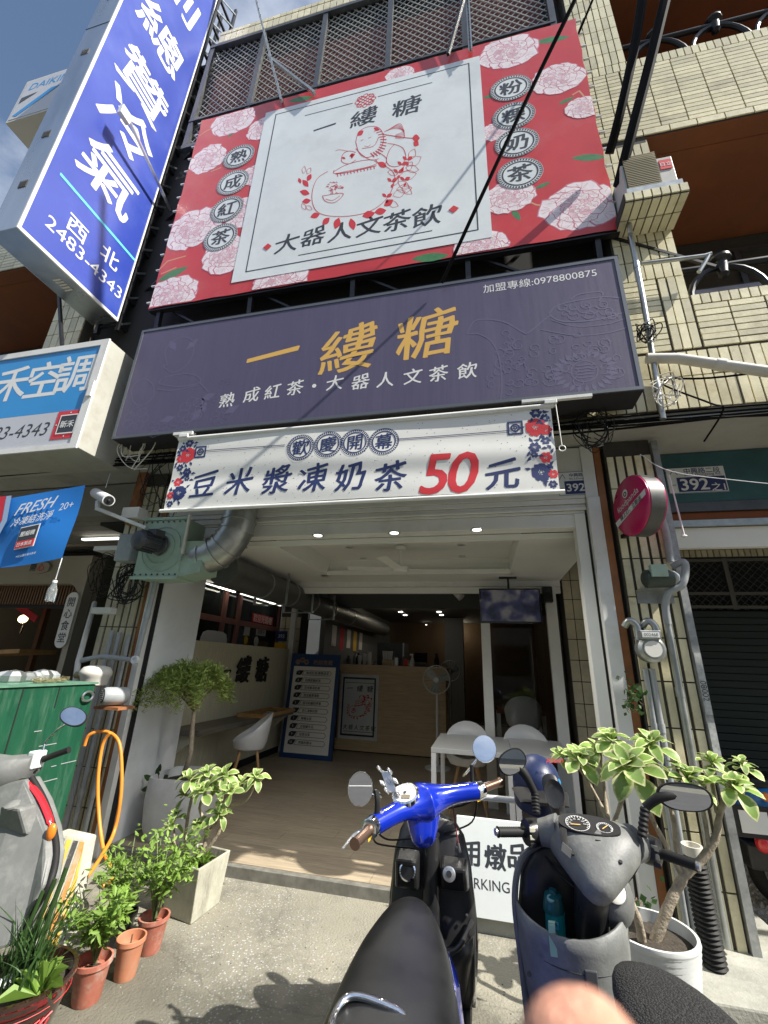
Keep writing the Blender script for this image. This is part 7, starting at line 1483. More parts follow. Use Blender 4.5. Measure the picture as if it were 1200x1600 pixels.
# glazed black pot in the corner
t = thing('potted_plant', 'strap leaved plants and white stones in a glazed black pot with red twig pattern', 'potted plant', (-2.12,1.98,0)); bc = V((-2.02,2.02,0))
MB().lathe(bc, (0,0,1), [(.12,0),(.13,.01),(.19,.2),(.20,.25),(.212,.26),(.212,.275),(.195,.275),(.185,.22)], 36).build('pot', mat('dark_glaze', (.03,.012,.008), .12, coat=1., var=.4, vs=10), t, smooth=True); MB().lathe(bc+V((0,0,.22)), (0,0,1), [(.19,0),(.1,.01)], 20).build('soil', M['soil'], t)
k = MB(); rs = random.Random(8)
def onpot(a, h): r = .133+(.19-.13)*(h/.2)+.002; return bc+V((r*math.cos(a), r*math.sin(a), h))
for q in range(9):
    a = -2.3+q*.27; pts = [onpot(a+.03*j*rs.uniform(-1,1.5), .05+.018*j) for j in range(7)]; k.tube(pts, .0022, 4)
    for j in range(1, 7):
        for sg in (-1, 1): p = pts[j]; k.tube([p, onpot(a+sg*.09+.02*j, .06+.018*j+.012)], .003, 4)
k.tube([onpot(a*.2, .213) for a in range(32)], .0015, 4); k.build('red_twig_pattern', M['redtext'], t)
for i in range(9): a = rs.uniform(0,6.3); q = rs.uniform(0,.12); k = MB(); k.sphere(bc+V((q*math.cos(a), q*math.sin(a), .25)), (rs.uniform(.02,.04), rs.uniform(.02,.035), rs.uniform(.015,.025)), 7, 5); k.build('white_stone', M['plastic'], t)
rs = random.Random(14); g = MB()
for i in range(110):
    a = rs.uniform(0,6.3); q = rs.uniform(0,.13); p = bc+V((q*math.cos(a), q*math.sin(a), .23)); lean = V((rs.gauss(.12,.3), rs.gauss(.1,.25), 1)).normalized(); L_ = rs.uniform(.16,.42); pts = [p, p+lean*L_*.5, p+lean*L_+V((lean.x*.12, lean.y*.12, -.05))]; s = V((math.cos(a+1.5), math.sin(a+1.5), 0))*rs.uniform(.003,.007); b2 = bez(pts, 4); n = len(b2)
    for j in range(n-1): w0, w1 = 1-.9*(j/(n-1))**2, 1-.9*((j+1)/(n-1))**2; g.quad(b2[j]-s*w0, b2[j]+s*w0, b2[j+1]+s*w1, b2[j+1]-s*w1)
g.build('foliage', M['leafD'], t, kind='stuff')
for dx, L_ in ((.0,.40),(-.05,.35),(-.1,.3)): MB().tube([bc+V((dx,.03,.23)), bc+V((dx+.03,.08,.23+L_))], [.011,.009], 8).build('cut_stem', M['leafD'], t, smooth=True)
tuft(t, bc+V((.13,-.02,.25)), 16, .2, 22, wd=.10, name='drooping_leaves')
# ================================================================== SCOOTERS
def ringe(c, u, v_, a, b2, n=20, p=2.): 
    out = []
    for k in range(n):
        th = 2*math.pi*k/n; ca, sa = math.cos(th), math.sin(th); q = 1/((abs(ca)**p+abs(sa)**p)**(1/p)); out.append(V(c)+V(u)*(a*q*ca)+V(v_)*(b2*q*sa))
    return out
def wheel(t, c, r, wd=.09, tilt=0):
    g = MB(); g.tube([V(c)+V((0, (r-wd/2)*math.cos(a), (r-wd/2)*math.sin(a))) for a in [i*math.pi/16 for i in range(33)]], wd/2, 10, cap=False); o = g.build('tyre', M['rubber'], t, smooth=True)
    MB().lathe(V(c)-V((.04,0,0)), (1,0,0), [(r-wd,0),(r-wd,.08)], 20).build('rim', M['darkmetal'], t, smooth=True)
def mirror(t, c, nrm, rx, rz, mt, sq=2., tilt=0.):
    nrm = V(nrm).normalized(); r = nrm.cross(V((0,0,1))).normalized()*-1; u = r.cross(nrm)*-1; u = nrm.cross(r)*-1
    r2 = r*math.cos(tilt)+u*math.sin(tilt); u2 = u*math.cos(tilt)-r*math.sin(tilt); c = V(c)
    g = MB(); g.loft([ringe(c+nrm*.006, r2, u2, rx, rz, 32, sq), ringe(c, r2, u2, rx*1.03, rz*1.03, 32, sq), ringe(c-nrm*.012, r2, u2, rx*.9, rz*.9, 32, sq), ringe(c-nrm*.022, r2, u2, rx*.4, rz*.4, 32, sq)]); o = g.build('mirror_shell', mt, t, smooth=True, ang=60)
    g = MB(); g.flat(ringe(c+nrm*.0075, r2, u2, rx*.92, rz*.92, 32, sq)); g.build('mirror_glass', M['mirror'], o)
# ---------------- blue scooter
bs = thing('scooter', 'blue and black motor scooter with bronze grips and a phone holder, parked in front', 'scooter', (-.27, 1.9, 0))
C = V((-.30, 2.22, 1.015)); Lg = P(583,1290,Z=.985); Rg = P(745,1236,Z=1.06); Le = P(567,1306,Z=.975); Re = P(771,1226,Z=1.075)
face_n = V((-.10,-.50,.86)).normalized()      # dial faces up and back towards the rider
bar = (Rg-Lg).normalized(); side = bar; fw_ = V((0,0,1)).cross(bar).normalized()  # pointing forward
fw_ = fw_ if fw_.y > 0 else -fw_; upv = bar.cross(fw_); upv = upv if upv.z > 0 else -upv
# handlebar cover: swept body through both arms
path = bez([Lg, Lg.lerp(C,.55)+V((0,0,.01)), C, Rg.lerp(C,.5)+V((0,0,.01)), Rg], 8); n = len(path); rings = []
for i, p in enumerate(path):
    f = i/(n-1); d = (path[min(i+1,n-1)]-path[max(i-1,0)]).normalized(); s = d.cross(V((0,0,1))).normalized(); u = s.cross(d); k_ = math.exp(-((f-.5)/.17)**2); e_ = math.exp(-((f-.5)/.5)**2)
    rings.append(ringe(p+V((0,0,.008*k_)), s, u, (.036+.062*k_), (.036+.036*k_), 22, 2.3))
g = MB(); g.loft(rings); g.build('handlebar_cover', M['bluepaint'], bs, smooth=True, ang=80)
# tongue running down in front of the rider
tb_ = P(662,1322,Y=2.17); d = (tb_-C); rings = []
rgt = V((.93,.36,0)); bk = V((.3,-.93,.12)).normalized()
for f, a, b2 in ((-.08,.075,.06),(.15,.080,.062),(.4,.072,.052),(.65,.062,.042),(.88,.050,.034),(1.0,.034,.024),(1.04,.012,.01)): rings.append(ringe(C+d*f, rgt, bk, a, b2, 20, 2.6))
g = MB(); g.loft(rings); g.build('steering_column_cover', M['bluepaint'], bs, smooth=True, ang=80)
dc_ = P(633,1238,Z=1.075); 
g = MB(); g.lathe(dc_-face_n*.02, face_n, [(.060,0),(.060,.018),(.052,.022),(.050,.017)], 36); g.build('dial_ring', M['chrome'], bs, smooth=True); g = MB(); g.lathe(dc_-face_n*.004, face_n, [(.051,0),(.051,.002)], 32); dl = g.build('dial', M['gaugew'], bs)
DU = (V((1,.0,.0))-face_n*face_n.x).normalized(); DV = face_n.cross(DU); DA = (DU, DV, face_n)
k = MB()
for i in range(13): a = math.radians(210-i*17); line(k, [dc_+DU*.046*math.cos(a)+DV*.046*math.sin(a), dc_+DU*.038*math.cos(a)+DV*.038*math.sin(a)], .0018, DA, rise=.0)
for i, s_ in enumerate(('0','20','40','60','80','90')): a = math.radians(205-i*40); put(k, s_, dc_+DU*.031*math.cos(a)+DV*.031*math.sin(a), .010, DA, rise=.0)
line(k, [dc_, dc_+DU*-.03+DV*.012], .002, DA, rise=.001); disc(k, dc_, .007, .007, DA, rise=.001, n=14); k.build('dial_marking', M['inktext'], dl); k = MB(); k.obox(dc_+DU*.006-DV*.022, DU*.019, DV*.010, face_n*.001); k.build('small_display', mat('lcd', (.22,.19,.14), .3), dl)
for (a, b2, e_) in ((Lg, Le, -1), (Rg, Re, 1)):
    d = (b2-a).normalized(); MB().tube([a-d*.012, a+d*.005, a+d*.03, a+d*.034], [.036,.038,.036,.03], 18).build('switch_housing', M['chrome'], bs, smooth=True)
    gs = a+d*.036; ge = gs+d*.125; g = MB()
    pts = [gs+d*.006*i for i in range(21)]; g.tube(pts, [.0215 if i in (0,1,19,20) else .0165+.0012*(i % 2) for i in range(21)], 18); g.build('grip', M['bronze'], bs, smooth=True, ang=60)
    lv = a+d*.02+fw_*.03+V((0,0,-.012)); MB().tube(bez([lv, lv+d*.06+fw_*.035, lv+d*.14+fw_*.03, lv+d*.185+fw_*.022], 5), [.008]*10+[.006]*6, 8, flat=.6).build('brake_lever', M['alu'], bs, smooth=True)
    q = a.lerp(C, .18)+V((0,0,.034)); MB().obox(q, d*.026, fw_*.012, V((0,0,.006))).build('top_button', M['alu'], bs, bevel=.002); MB().obox(a+d*.014+V((0,-.02,-.032)), d*.01, V((0,.01,0)), V((0,0,.005))).build('yellow_button', M['yellow'], bs)
# mirrors
mL = P(563,1232,Y=2.08); mR = P(757,1170,Y=2.50)
s0 = Lg+V((.01,.02,.03)); MB().tube(bez([s0, s0+V((-.0,0,.05)), s0+V((-.01,.01,.085))], 4), .012, 8).build('mirror_socket', M['rubber'], bs, smooth=True); MB().tube(bez([s0+V((-.01,.01,.085)), P(596,1245,Y=2.1), P(578,1240,Y=2.09), mL+V((.03,.02,0))], 5), .005, 8).build('mirror_stem', M['chrome'], bs, smooth=True)
mirror(bs, mL, (.2,-.85,.05), .054, .066, M['chrome'])
s1 = Rg+V((-.02,.0,.03)); MB().tube([s1, s1+V((-.0,0,.075))], .009, 8).build('mirror_socket', M['rubber'], bs, smooth=True); MB().tube(bez([s1+V((0,0,.07)), P(724,1212,Y=2.46), mR+V((-.03,.01,-.04)), mR+V((0,.015,-.01))], 5), .006, 8).build('mirror_stem', M['chrome'], bs, smooth=True)
mirror(bs, mR, (-.06,-.9,.38), .058, .062, M['chrome'])
# phone holder
ph = P(608,1222,Y=2.16); hn = V((-.25,-.72,.62)).normalized(); hr = V((.93,-.1,.26)); hr = (hr-hn*hr.dot(hn)).normalized(); hu = hn.cross(hr); hu = hu if hu.z > 0 else -hu
hr2 = hr*.93+hu*-.36; hu2 = hu*.93+hr*-.36; phn = thing('phone_holder', 'empty silver clamp phone holder left of the dial on the blue scooter', 'phone holder', ph)
MB().obox(ph, hr2*.026, hu2*.055, hn*.006).build('back_plate', M['alu'], phn, bevel=.003)
for sx in (-1, 1):
    for sy in (-1, 1): p = ph+hr2*sx*.028+hu2*sy*.056; MB().obox(p+hn*.01, hr2*.012, hu2*.004, hn*.012).build('corner_claw', M['alu'], phn, bevel=.002); MB().obox(p+hn*.01, hr2*.004, hu2*.012, hn*.012).build('corner_claw', M['plastic'], phn, bevel=.002)
MB().obox(ph+hr2*.04+hu2*.01+hn*.008, hr2*.010, hu2*.010, hn*.01).build('side_clamp', M['plastic'], phn, bevel=.003); MB().obox(ph-hr2*.04-hu2*.02+hn*.008, hr2*.010, hu2*.010, hn*.01).build('side_clamp', M['plastic'], phn, bevel=.003); k = MB(); q4 = [ph+hn*.008+hu2*.018, ph+hn*.008+hr2*.012, ph+hn*.008-hu2*.018, ph+hn*.008-hr2*.012]; 
for a, b2 in zip(q4, q4[1:]+q4[:1]): k.tube([a, b2], .001, 4)
k.build('etched_mark', M['darkmetal'], phn); MB().tube([ph-hn*.01, ph-hn*.03+V((.02,.02,-.05)), Lg.lerp(C,.4)+V((0,0,.02))], .009, 8).build('ball_arm', M['black'], phn, smooth=True)
# legshield
def yz(y, z, xs, w_, nn=2.6, dpt=.04): return ringe((xs, y, z), (1,0,0), (0,1,0), w_, dpt, 26, nn)
g = MB(); g.loft([yz(2.50,.90,-.29,.07,2.4,.03), yz(2.485,.885,-.29,.12,2.4,.04), yz(2.465,.84,-.285,.155,2.6,.045), yz(2.43,.74,-.28,.18,3,.05), yz(2.39,.60,-.275,.19,3,.055), yz(2.37,.46,-.275,.188,3,.06), yz(2.37,.34,-.275,.18,3,.07), yz(2.38,.27,-.275,.16,3,.07)]); g.build('legshield', M['blkplastic'], bs, smooth=True, ang=80)
g = MB(); g.tube(bez([(-.455,2.40,.34),(-.468,2.40,.5),(-.46,2.43,.66),(-.44,2.45,.79),(-.37,2.475,.88),(-.29,2.49,.905),(-.21,2.48,.88),(-.135,2.455,.79),(-.105,2.43,.66),(-.09,2.40,.5),(-.10,2.40,.34)], 6), .012, 8); g.build('legshield_edge', M['gloss'], bs, smooth=True)
# centre spine, glove boxes with the socket ring and the key
g = MB(); g.loft([yz(2.36,.86,-.27,.032,3,.05), yz(2.33,.72,-.27,.036,3,.05), yz(2.31,.55,-.27,.04,3,.05), yz(2.30,.40,-.27,.045,3,.05)]); g.build('centre_spine', M['blkplastic'], bs, smooth=True)
def pod(c, w_, h_, dep, mt): g = MB(); c = V(c); g.hexa([c+V((-w_,dep,-h_*1.0)),c+V((w_,dep,-h_)),c+V((w_*.9,dep,h_)),c+V((-w_*.9,dep,h_))],[c+V((-w_*.85,-dep*.3,-h_*.75)),c+V((w_*.85,-dep*.3,-h_*.75)),c+V((w_*.8,-dep,h_*.75)),c+V((-w_*.8,-dep,h_*.75))]); return g.build('glove_pod', mt, bs, bevel=.012)
pod1 = P(636,1363,Y=2.28); pod2 = P(706,1365,Y=2.30); pod(pod1, .058, .075, .05, M['blkplastic']); pod(pod2+V((.01,0,-.01)), .065, .06, .05, M['blkplastic'])
nrm_ = V((0,-.93,.36)).normalized(); c = P(637,1361,Y=2.235); MB().lathe(c, nrm_, [(.036,0),(.036,.006),(.030,.008),(.029,.0)], 28).build('socket_ring', M['chrome'], bs, smooth=True); MB().lathe(c, nrm_, [(.029,0),(.029,.004)], 24).build('socket_cap', M['gloss'], bs)
c = P(702,1366,Y=2.25); MB().lathe(c, nrm_, [(.027,0),(.027,.012),(.022,.014)], 24).build('key_switch', M['alu'], bs, smooth=True); MB().lathe(c+nrm_*.015, nrm_, [(.012,0),(.012,.003)], 14).build('key_slot', M['black'], bs); k = MB(); put(k, 'ON OFF', c+nrm_*.0145+V((0,0,.018)), .008, (V((1,0,0)), V((0,.36,.93)).normalized(), nrm_)); k.build('key_marking', M['inktext'], bs)
# open front basket lip
g = MB(); g.tube(bez([(-.44,2.33,.56),(-.40,2.24,.52),(-.28,2.20,.505),(-.16,2.24,.52),(-.10,2.33,.58)], 7), .011, 8); g.build('basket_lip', M['blkplastic'], bs, smooth=True)
g = MB(); rr = []
for z, dd in ((.525,1.),(.45,.95),(.36,.85),(.28,.7)): rr.append([V((-.27-.17*math.cos(a)*dd, 2.36-.14*math.sin(a)*dd, z)) for a in [i*math.pi/14 for i in range(15)]])
g.v = [p[:] for r_ in rr for p in r_]; g.f = [(i*15+j, i*15+j+1, (i+1)*15+j+1, (i+1)*15+j) for i in range(3) for j in range(14)]; g.m = [0]*len(g.f); o = g.build('basket_front', M['blkplastic'], bs, smooth=True); sd = o.modifiers.new('thickness','SOLIDIFY'); sd.thickness = .01
MB().tube([(-.125,2.34,.55),(-.10,2.37,.40),(-.105,2.40,.27)], .012, 8).build('chrome_strip', M['chrome'], bs, smooth=True)
# floorboard, body, wheels
g = MB(); g.loft([yz(2.42,.30,-.275,.17,3,.02), yz(2.2,.27,-.27,.17,3,.05), yz(2.0,.27,-.265,.165,3,.05)]); MB().box(-.43,-.11,1.92,2.44,.24,.29).build('floorboard', M['blkplastic'], bs, bevel=.02)
g = MB(); 
def by(y, zc, hw, hz, xs=-.265, nn=2.8): return ringe((xs, y, zc), (1,0,0), (0,0,1), hw, hz, 24, nn)
g.loft([by(1.98,.50,.09,.17), by(1.85,.50,.15,.22), by(1.6,.50,.185,.24), by(1.3,.52,.195,.22,-.25), by(1.0,.56,.16,.17,-.24), by(.78,.60,.09,.10,-.235)]); g.build('rear_body', M['bluepaint'], bs, smooth=True, ang=80)
g = MB(); g.loft([by(2.0,.56,.07,.13), by(1.92,.56,.12,.17,-.27), by(1.83,.56,.15,.18,-.27)]); g.build('body_front_panel', M['gloss'], bs, smooth=True, ang=80)
MB().tube([(-.10,1.98,.33),(-.075,1.7,.34),(-.07,1.4,.36)], .04, 10).build('side_sill', M['blkplastic'], bs, smooth=True); MB().tube([(-.43,1.98,.33),(-.46,1.7,.34),(-.45,1.4,.36)], .04, 10).build('side_sill', M['blkplastic'], bs, smooth=True)
# seat, lofted along its length
seat = []
for y, hw, zt, th, xs in ((2.02,.018,.755,.02,-.305),(2.00,.045,.770,.05,-.304),(1.95,.072,.785,.06,-.302),(1.86,.10,.79,.075,-.296),(1.75,.125,.792,.085,-.288),(1.62,.143,.795,.09,-.278),(1.50,.153,.803,.095,-.268),(1.40,.158,.815,.105,-.26),(1.28,.158,.822,.11,-.252),(1.12,.15,.822,.11,-.245),(.98,.13,.815,.10,-.24),(.90,.10,.80,.08,-.238),(.86,.05,.775,.05,-.237)):
    r_ = []
    for k_ in range(28):
        th_a = 2*math.pi*k_/28; ca, sa = math.cos(th_a), math.sin(th_a); q = 1/((abs(ca)**2.7+abs(sa)**2.7)**(1/2.7)); x = xs+hw*q*ca; z = zt-th*.5+th*.5*q*sa; z -= .012*(abs(ca)**3)*(1 if sa > 0 else 0); r_.append((xs+(x-xs)*1.07, y, z))
    seat.append(r_)
g = MB(); g.loft(seat); g.build('seat', M['leather'], bs, smooth=True, sub=1)
g = MB(); bars = bez([P(520,1640,Z=.79), P(518,1600,Z=.80), P(535,1565,Z=.815), P(560,1557,Z=.82), P(605,1572,Z=.82), P(632,1590,Z=.81), P(640,1640,Z=.79)], 8); g.tube(bars, .009, 10); g.build('chrome_grab_rail', M['chrome'], bs, smooth=True)
wheel(bs, (-.26,2.62,.22), .22, .10); wheel(bs, (-.24,1.05,.22), .22, .11)
g = MB(); g.loft([yz(2.75,.44,-.27,.05,2.4,.05), yz(2.65,.50,-.27,.07,2.4,.12), yz(2.6,.60,-.28,.09,2.4,.09), yz(2.54,.8,-.28,.11,2.4,.04)]); g.build('front_cowl', M['bluepaint'], bs, smooth=True, ang=80)
MB().tube([(-.265,2.5,.6),(-.26,2.62,.22)], .03, 8).build('fork', M['darkmetal'], bs, smooth=True)
rb_ = thing('key_strap', 'dark red strap hanging from the right side of the blue handlebar', 'strap', P(710,1270,Y=2.38)); g = MB(); g.tube(bez([P(708,1262,Y=2.38), P(712,1290,Y=2.36), P(716,1318,Y=2.35)], 5), .013, 6, flat=.25); g.build('strap', mat('dark_red_cloth', (.13,.02,.03), .8), rb_, smooth=True); MB().tube([P(716,1318,Y=2.35), P(719,1332,Y=2.35)], .006, 6).build('clasp', M['alu'], rb_)
MB().tube([P(700,1262,Y=2.4), P(722,1258,Y=2.4), P(738,1250,Y=2.42)], .006, 6).build('brake_cable', M['rubber'], bs, smooth=True)
for x, y, z in ((-.40,2.33,.83),(-.16,2.34,.83),(-.43,2.315,.60),(-.12,2.32,.60),(-.21,2.30,.78),(-.33,2.30,.78)): MB().lathe((x,y,z), (0,-1,.2), [(.006,0),(.006,.004),(.003,.005)], 10).build('screw', M['darkmetal'], bs)
for sx in (-1, 1):
    MB().tube(bez([(xs_+sx*hw_*1.045, y_, zt_-th_*.52) for y_, hw_, zt_, th_, xs_ in ((1.95,.072,.785,.06,-.302),(1.75,.125,.792,.085,-.288),(1.50,.153,.803,.095,-.268),(1.28,.158,.822,.11,-.252),(.98,.13,.815,.10,-.24))], 6), .0035, 6).build('seat_piping', M['gloss'], bs, smooth=True)
MB().tube(bez([(-.455,1.95,.55),(-.46,1.7,.60),(-.455,1.4,.62),(-.43,1.1,.63)], 5), .004, 6).build('body_seam', M['black'], bs)
MB().tube([C+bk*.062+V((-.035,0,-.03)), tb_+bk*.036+V((-.018,0,.02))], .0015, 5).build('panel_seam', M['black'], bs)
for a_, b_, q_ in ((Lg, (-.33,2.30,.86), -.05), (Rg, (-.22,2.40,.86), .05), (Lg, (-.36,2.36,.80), -.09)): MB().tube(bez([a_+V((.0,.03,-.02)), a_.lerp(V(b_),.5)+V((q_,.06,-.05)), V(b_)], 6), .004, 6).build('brake_cable', M['rubber'], bs, smooth=True)
# ---------------- grey scooter
gs = thing('scooter', 'sun bleached grey scooter with black grips and open front pocket, right of the blue one', 'scooter', (.33, 1.9, 0))
GC_ = P(925,1292,Z=1.045); TP = P(936,1388,Y=1.86); gn = V((-.05,-.45,.89)).normalized(); ax_r = V((.985,-.15,0)); ax_r.normalize()
d = TP-GC_; g = MB(); rings = []; outn = V((-.05,-.75,.45)).normalized(); outn = (outn-d.normalized()*outn.dot(d.normalized())).normalized()
for f, a, b2, o_ in ((-.14,.10,.035,.03),(-.06,.155,.065,.02),(.08,.168,.085,.0),(.28,.150,.085,-.01),(.5,.115,.075,-.012),(.72,.08,.06,-.012),(.9,.05,.045,-.01),(1.0,.03,.03,-.006),(1.03,.01,.01,0)): rings.append(ringe(GC_+d*f-outn*.04+V((0,o_,0)), ax_r, outn, a, b2, 30, 2.4))
g.loft(rings); g.build('handlebar_cover', M['greypl'], gs, smooth=True, ang=80)
dcn = P(893+27,1290,Z=1.062); gu = (ax_r-gn*ax_r.dot(gn)).normalized(); gv = gn.cross(gu); gv = gv if gv.y > 0 or gv.z > 0 else -gv
g = MB(); g.loft([ringe(dcn-gn*.02, gu, gv, .105, .043, 30, 2.4), ringe(dcn+gn*.006, gu, gv, .105, .043, 30, 2.4), ringe(dcn+gn*.004, gu, gv, .095, .035, 30, 2.4)]); g.build('dial_bezel', M['black'], gs, smooth=True)
k = MB(); dA = (gu, gv, gn)
for cxx, rr_ in ((-.038,.040),(.052,.026)):
    for i in range(15): a = math.radians(200-i*16); q0_ = dcn+gn*.008+gu*(cxx+rr_*math.cos(a))+gv*(-.008+rr_*.85*math.sin(a)); q1_ = dcn+gn*.008+gu*(cxx+rr_*.82*math.cos(a))+gv*(-.008+rr_*.7*math.sin(a)); line(k, [q0_, q1_], .0022, dA, rise=0)
    disc(k, dcn+gn*.008+gu*cxx+gv*-.006, rr_*1.05, rr_*.85, dA, rise=0, r_in=.96)
for i, s_ in enumerate(('20','40','60','80','100','120')): a = math.radians(180-i*34); put(k, s_, dcn+gn*.008+gu*(-.038+.026*math.cos(a))+gv*(-.008+.021*math.sin(a)), .008, dA, rise=0)
k.build('dial_marking', M['whitetext'], gs); k = MB(); line(k, [dcn+gn*.009+gu*-.03+gv*-.012, dcn+gn*.009+gu*-.062+gv*-.016], .003, dA, rise=0); line(k, [dcn+gn*.009+gu*.045+gv*-.014, dcn+gn*.009+gu*.062+gv*.004], .003, dA, rise=0); k.build('dial_needle', mat('needle_gold', (.75,.5,.15), .4), gs)
gL0, gL1 = P(838,1300,Z=.995), P(785,1300,Z=1.0); gR0, gR1 = P(1008,1325,Z=.99), P(1078,1349,Z=.985)
for (a, b2, inn) in ((gL0, gL1, GC_+ax_r*-.12+V((0,.0,-.035))), (gR0, gR1, GC_+ax_r*.12+V((0,0,-.035)))):
    dd = (b2-a).normalized(); MB().tube(bez([inn, inn.lerp(a,.5), a], 5), [.062,.060,.058,.056,.053,.050,.048,.046,.044,.042,.040], 18).build('handlebar_arm', M['greypl'], gs, smooth=True)
    MB().tube([a-dd*.01, a+dd*.01, a+dd*.045, a+dd*.05], [.046,.048,.044,.03], 18).build('switch_housing', M['blkplastic'], gs, smooth=True)
    for j in range(3): MB().obox(a+dd*.02+V((0,-.040,.02-.025*j)), dd*.012, V((0,.008,0)), V((0,0,.008))).build('switch_button', mat('cream_button', (.50,.48,.38), .5) if j < 2 else M['blkplastic'], gs, bevel=.002)
    gg = a+dd*.05; L_ = (b2-gg).length+.02; pts = [gg+dd*(L_*i/24) for i in range(25)]; MB().tube(pts, [.0195 if i in (0,24) else .0165+.0012*(i%2) for i in range(25)], 16).build('grip', M['rubber'], gs, smooth=True, ang=60); MB().cyl(b2+dd*.018, b2+dd*.03, .013).build('bar_end', M['alu'], gs, smooth=True)
    MB().tube(bez([a+V((0,.03,-.01)), a+dd*.08+V((0,.07,-.02)), b2+V((0,.05,-.02))], 5), .006, 8).build('brake_lever', M['darkmetal'], gs, smooth=True)
for a_, q_ in ((gL0, -.03), (gL0, .02), (gR0, .03)): MB().tube(bez([a_+V((0,.03,-.03)), a_.lerp(TP,.5)+V((q_,.09,-.07)), TP+V((0,.10,-.08))], 6), .0045, 6).build('control_cable', M['rubber'], gs, smooth=True)
# mirrors with rubber bellows
m1, m2 = P(800,1190,Y=2.06), P(1069,1245,Y=1.98)
for (b0, mid, m_) in ((P(838,1272,Y=2.05), P(836,1240,Y=2.08), m1), (P(1003,1308,Y=1.98), P(1008,1262,Y=2.0), m2)):
    pts = [b0.lerp(mid, i/12) for i in range(13)]; MB().tube(pts, [.017 if i % 2 else .014 for i in range(13)], 12).build('mirror_bellows', M['rubber'], gs, smooth=True); MB().tube(bez([mid, mid.lerp(m_,.45)+V((0,0,.02)), m_+V((0,.02,0))], 5), [.015,.015,.015,.016,.017,.018,.019,.02,.02,.02,.02], 12).build('mirror_arm', M['rubber'], gs, smooth=True)
mirror(gs, m1, (.10,-.97,.05), .060, .043, M['rubber'], 2.3, tilt=-.55); mirror(gs, m2, (-.14,-.95,.05), .085, .044, M['rubber'], 2.4, tilt=-.05)
# steering neck, pocket and leg shield
MB().tube([TP+V((0,.08,.02)), V((.33,2.06,.72)), V((.33,2.08,.5))], [.055,.06,.06], 18).build('steering_neck', M['blkplastic'], gs, smooth=True)
MB().loft([ringe((.26,2.12,z), (1,0,0), (0,1,0), w_, .03, 24, 3) for z, w_ in ((.95,.06),(.93,.11),(.86,.155),(.74,.175),(.60,.178),(.45,.165),(.32,.14))]).build('legshield', M['blkplastic'], gs, smooth=True)
MB().tube(bez([(.10,2.09,.40),(.085,2.09,.6),(.075,2.09,.78),(.11,2.10,.90),(.19,2.11,.955)], 6), .012, 8).build('legshield_edge', M['greypl'], gs, smooth=True)
g = MB(); rr = []; ZS = [.765,.72,.65,.56,.46,.36,.28]; WS = [1.,.99,.97,.9,.82,.72,.6]
for i, z in enumerate(ZS):
    row = []
    for j in range(19): a = j*math.pi/18; z2 = z+(.03*math.cos(a)**2 if i == 0 else 0)+(.02*math.cos(a) if i == 0 else 0)*-1; row.append(V((.268-.185*math.cos(a)*WS[i], 2.10-.20*math.sin(a)*(1-.05*i), z2)))
    rr.append(row)
g.v = [tuple(p) for r_ in rr for p in r_]; g.f = [(i*19+j, i*19+j+1, (i+1)*19+j+1, (i+1)*19+j) for i in range(len(ZS)-1) for j in range(18)]; g.m = [0]*len(g.f); o = g.build('front_pocket', M['greypl'], gs, smooth=True); sd = o.modifiers.new('thickness','SOLIDIFY'); sd.thickness = .009
c = P(925,1545,Y=1.915); MB().box(c.x-.02, c.x+.02, c.y-.012, c.y+.01, c.z-.06, c.z+.05).build('pocket_catch', M['darkmetal'], gs, bevel=.004)
kp = P(960,1393,Y=1.98); MB().loft([ringe(kp+V((0,.06,-.03)), (1,0,0), (0,.5,1), .075, .085, 20), ringe(kp+V((0,.02,-.01)), (1,0,0), (0,.4,1), .062, .07, 20), ringe(kp, (1,0,0), (0,.4,1), .04, .045, 20)]).build('key_pod', M['greypl'], gs, smooth=True); kn_ = V((.1,-.85,.4)).normalized(); MB().lathe(kp, kn_, [(.034,0),(.034,.01),(.028,.013)], 24).build('key_switch', M['gaugew'], gs, smooth=True); MB().lathe(kp+kn_*.014, kn_, [(.010,0),(.010,.002)], 14).build('key_slot', M['black'], gs); MB().lathe(kp+kn_*.0135+V((.008,0,-.02)), kn_, [(.006,0),(.006,.002)], 10).build('lock_mark', M['navy'], gs)
for x, z in ((.105,.60),(.43,.60),(.12,.45),(.415,.45)): MB().lathe((x,2.10-.2*math.sqrt(max(.02,1-((x-.268)/.185)**2))*.95,z), (0,-1,0), [(.007,0),(.007,.006)], 10).build('screw', M['darkmetal'], gs)
MB().tube(bez([(.268-.186*math.cos(a)*.985, 2.10-.201*math.sin(a)*.96, .672+.0*a) for a in [i*math.pi/12 for i in range(13)]], 2), .002, 5).build('pocket_seam', M['black'], gs, smooth=True)
MB().obox(GC_+d*.42+outn*.045+V((.01,0,0)), V((.008,0,0)), V((0,.003,0)), V((0,0,.003))).build('small_slot', M['black'], gs)
for sx in (-1, 1): MB().lathe(GC_+d*.62+ax_r*sx*.075+outn*.02, outn, [(.006,0),(.006,.006)], 10).build('screw', M['black'], gs)
wheel(gs, (.33,2.40,.22), .22, .10); MB().loft([by(1.78,.48,.10,.15,.36), by(1.6,.5,.16,.2,.40), by(1.3,.52,.17,.2,.44), by(1.0,.54,.15,.16,.46), by(.8,.56,.08,.1,.47)]).build('rear_body', M['greypl'], gs, smooth=True, ang=80); wheel(gs, (.46,1.1,.22), .22, .11); MB().box(.14,.46,1.75,2.1,.24,.29).build('floorboard', M['greypl'], gs, bevel=.02)
